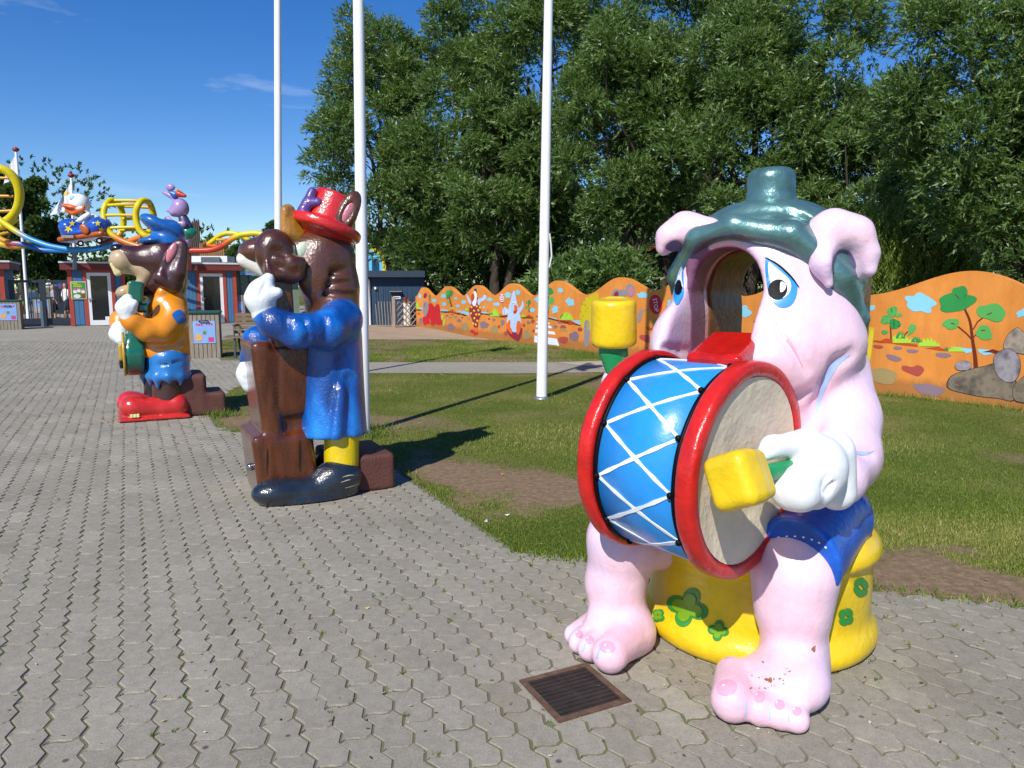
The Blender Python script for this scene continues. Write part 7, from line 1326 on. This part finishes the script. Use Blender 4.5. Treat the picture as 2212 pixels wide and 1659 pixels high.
# purple figure with a jester cap
pf = thing('purple_figure', tuple(rc(1520, 850)), 'lilac cartoon figure in green shorts and a jester cap above the right booth', 'figure'); M_LIL, M_DKV = paintmat('lilac_enamel', '#9f86b8', .3, .12, 4, coat=.4), paintmat('vest_navy', '#3b3a5e', .4, .2, 5)
sculpt('body', [('+', .08, ell(rc(1475, 540), (.32, .32, .36))), ('+', .05, ell(rc(1425, 575, -.1), (.17, .2, .17))), ('+', .05, cap(rc(1395, 560, -.1), rc(1372, 560, -.1), .09, .07)), ('+', .05, cap(rc(1425, 450), rc(1330, 408), .12, .06)), ('+', .05, cap(rc(1440, 470), rc(1425, 500), .08, .06)), ('+', .05, cap(rc(1500, 670, -.3), rc(1440, 665, -.35), .13, .08)), ('+', .04, cap(rc(1440, 665, -.35), rc(1375, 620, -.35), .08, .06)), ('+', .03, ell(rc(1375, 625, -.35), (.09, .06, .11))), ('+', .06, cap(rc(1540, 770), rc(1520, 850), .17, .14)), ('+', .03, ell(rc(1395, 370), (.19, .1, .15)))], .05, M_LIL, pf)
sculpt('vest', [('+', .08, cap(rc(1500, 625), rc(1530, 700), .18, .24))], .055, M_DKV, pf); sculpt('green_shorts', [('+', .08, ell(rc(1545, 735), (.32, .30, .20), tilt(.25))), ('+', .06, cap(rc(1545, 740), rc(1530, 775), .22, .2))], .045, paintmat('shorts_green', '#1c7a62', .3, .2, 4, coat=.4), pf)
for nm, a, b_, ra_, c in (('jester_point', (1430, 430), (1400, 415), .15, '#2563b4'), ('jester_point', (1455, 410), (1450, 395), .12, '#cc7a20'), ('jester_point', (1470, 425), (1515, 440), .13, '#b53022')): sculpt(nm, [('+', .05, cap(rc(*a, -.1), rc(*b_, -.15), ra_, ra_ * .5))], .03, paintmat('jester_' + c[1:], c, .35, .1), pf)
# ================================================================== PEOPLE beyond the gate and by the red building
M_SKIN2 = paintmat('skin_light', '#c08a6e', .6, .05); M_HAIRB = paintmat('hair_brown', '#3a2618', .7, .1)
def person(px, py, Yd, hgt, top, legs, label, hair=M_HAIRB, turn=0.0, stride=.12, hatmat=None):
    b = np.array([at(px, py, Yd)[0], Yd, 0.0]); s = hgt / 1.75; R = lambda x, y, z: b + s * np.array([x * math.cos(turn) - y * math.sin(turn), x * math.sin(turn) + y * math.cos(turn), z])
    o = thing('person', tuple(b), label, 'person'); v = .028 * max(s, .6)
    ops = [('+', .03, ell(R(0, 0, 1.62), np.array([.085, .10, .12]) * s)), ('+', .02, ell(R(0, -.10, 1.60), np.array([.02, .03, .025]) * s)), ('+', .03, cap(R(0, 0, 1.42), R(0, 0, 1.55), .055 * s)), ('+', .06, cap(R(-.12, 0, 1.36), R(.12, 0, 1.36), .07 * s)), ('+', .08, cap(R(0, 0, 1.3), R(0, 0, 1.0), .13 * s, .12 * s))]
    for sg in (1, -1):
        ops += [('+', .03, cap(R(.19 * sg, 0, 1.36), R(.25 * sg, .02 * sg, 1.08), .05 * s, .042 * s)), ('+', .03, cap(R(.25 * sg, .02 * sg, 1.08), R(.24 * sg, -.10, .86), .04 * s, .03 * s)), ('+', .02, ell(R(.24 * sg, -.12, .80), np.array([.035, .04, .07]) * s)), ('+', .05, cap(R(.085 * sg, 0, .95), R(.09 * sg, -stride * sg, .50), .085 * s, .06 * s)), ('+', .04, cap(R(.09 * sg, -stride * sg, .50), R(.09 * sg, -stride * .8 * sg + .06, .08), .058 * s, .04 * s)), ('+', .03, cap(R(.09 * sg, -stride * .8 * sg + .08, .045), R(.09 * sg, -stride * .8 * sg - .12, .035), .042 * s))]
    sculpt('body', ops, v, M_SKIN2, o, smooth=1)
    sculpt('shirt', [('+', .06, cap(R(-.12, 0, 1.36), R(.12, 0, 1.36), .085 * s)), ('+', .06, cap(R(0, 0, 1.3), R(0, 0, .95), .155 * s, .15 * s)), *[('+', .04, cap(R(.18 * sg, 0, 1.36), R(.235 * sg, .02 * sg, 1.14), .068 * s)) for sg in (1, -1)]], v, top, o, smooth=1)
    sculpt('trousers', [('+', .05, ell(R(0, 0, .93), np.array([.17, .13, .13]) * s)), *[('+', .04, cap(R(.085 * sg, 0, .92), R(.09 * sg, -stride * sg, .48), .10 * s, .08 * s)) for sg in (1, -1)]], v, legs, o, smooth=1)
    sculpt('hair' if hatmat is None else 'sun_hat', [('+', .02, ell(R(0, .015, 1.66), np.array([.098, .112, .105]) * s)), ('-', .02, half(R(0, -.05, 1.6), R(0, -.9, -.5) - R(0, 0, 0) if False else np.array([0, 1, .9])))] if hatmat is None else [('+', .02, ell(R(0, 0, 1.70), np.array([.105, .12, .08]) * s)), ('+', .02, ell(R(0, -.03, 1.67), np.array([.14, .17, .02]) * s))], v * .8, hatmat or hair, o, smooth=1)
    return o
cm = lambda n, c: paintmat('cloth_' + n, c, .8, .08, 12)
person(*gx(1300, 1200), 35, 1.72, cm('white', '#e2e2e4'), cm('navy', '#1c2438'), 'person in a white shirt and dark shorts walking behind the gate', turn=2.6)
person(*gx(1060, 1200), 36, 1.62, cm('lilac_grey', '#9a94a6'), cm('dark', '#23222c'), 'person in a lilac top walking behind the gate post', hair=paintmat('hair_blond', '#a88a4e', .7), turn=2.2)
person(*gx(425, 1200), 34.5, 1.12, cm('lime', '#4fae2a'), cm('red', '#8a2e2a'), 'child in a lime green shirt and teal cap behind the gate', turn=2.9, hatmat=cm('teal', '#1f7a68'))
person(*gx(345, 1100), 36, 1.5, cm('black', '#1d1d22'), cm('grey', '#77747a'), 'person in black with a green and white cap behind the gate', turn=2.4, hatmat=cm('mint', '#5fbf7a'))
person(1348, 585, 33.5, 1.75, cm('sky', '#7fa6c4'), cm('plum', '#2e1a2a'), 'person in a pale blue shirt standing before the red building', turn=.3)
o = person(1270, 590, 34, 1.6, cm('rose', '#a8455a'), cm('cream', '#c9b08a'), 'person in a rose shirt half hidden by leaves near the red building', turn=.2)
# entrance stall and boards seen through the gate
kz = thing('kiosk', tuple([at(*gx(1160, 1200), 42)[0], 42, 0]), 'small kiosk with a blue awning beyond the gate', 'kiosk'); a, b_ = at(*gx(985, 730), 42), at(*gx(1360, 680), 42); MB().prism([[a[0], 41.2, a[2]], [b_[0], 41.2, a[2]], [b_[0] - .3, 43, b_[2]], [a[0] + .3, 43, b_[2]]], (0, 0, .08)).build('awning', paintmat('awning_blue', '#38498a', .6), kz)
MB().box([(a[0] + b_[0]) / 2, 42.6, a[2] / 2], ((b_[0] - a[0]) / 2 - .1, .5, a[2] / 2)).build('counter', M_DKG, kz); a, b_ = at(*gx(1140, 770), 41.1), at(*gx(1250, 715), 41.1); MB().box([(a[0] + b_[0]) / 2, 41.15, (a[2] + b_[2]) / 2], ((b_[0] - a[0]) / 2, .03, (b_[2] - a[2]) / 2)).build('name_board', paintmat('board_plum', '#6a2a4a', .5), kz)
for x0, x1, y0, y1, c, lb in ((550, 740, 840, 1025, '#24405e', 'dark blue information panel behind the gate'), (940, 1010, 1020, 1250, '#5fa8d8', 'small sky blue poster board behind the gate post')):
    a, b_ = at(*gx(x0, y1), 36.5), at(*gx(x1, y0), 36.5); o = thing('information_board', tuple([(a[0] + b_[0]) / 2, 36.5, 0]), lb, 'board'); MB().box([(a[0] + b_[0]) / 2, 36.5, (a[2] + b_[2]) / 2], ((b_[0] - a[0]) / 2, .04, (b_[2] - a[2]) / 2)).build('panel', paintmat('board' + c[1:], c, .5, .2, 3), o)
    for x in (a[0] + .06, b_[0] - .06): MB().box([x, 36.56, a[2] / 2], (.035, .018, a[2] / 2)).build('leg', M_LSTEEL, o)
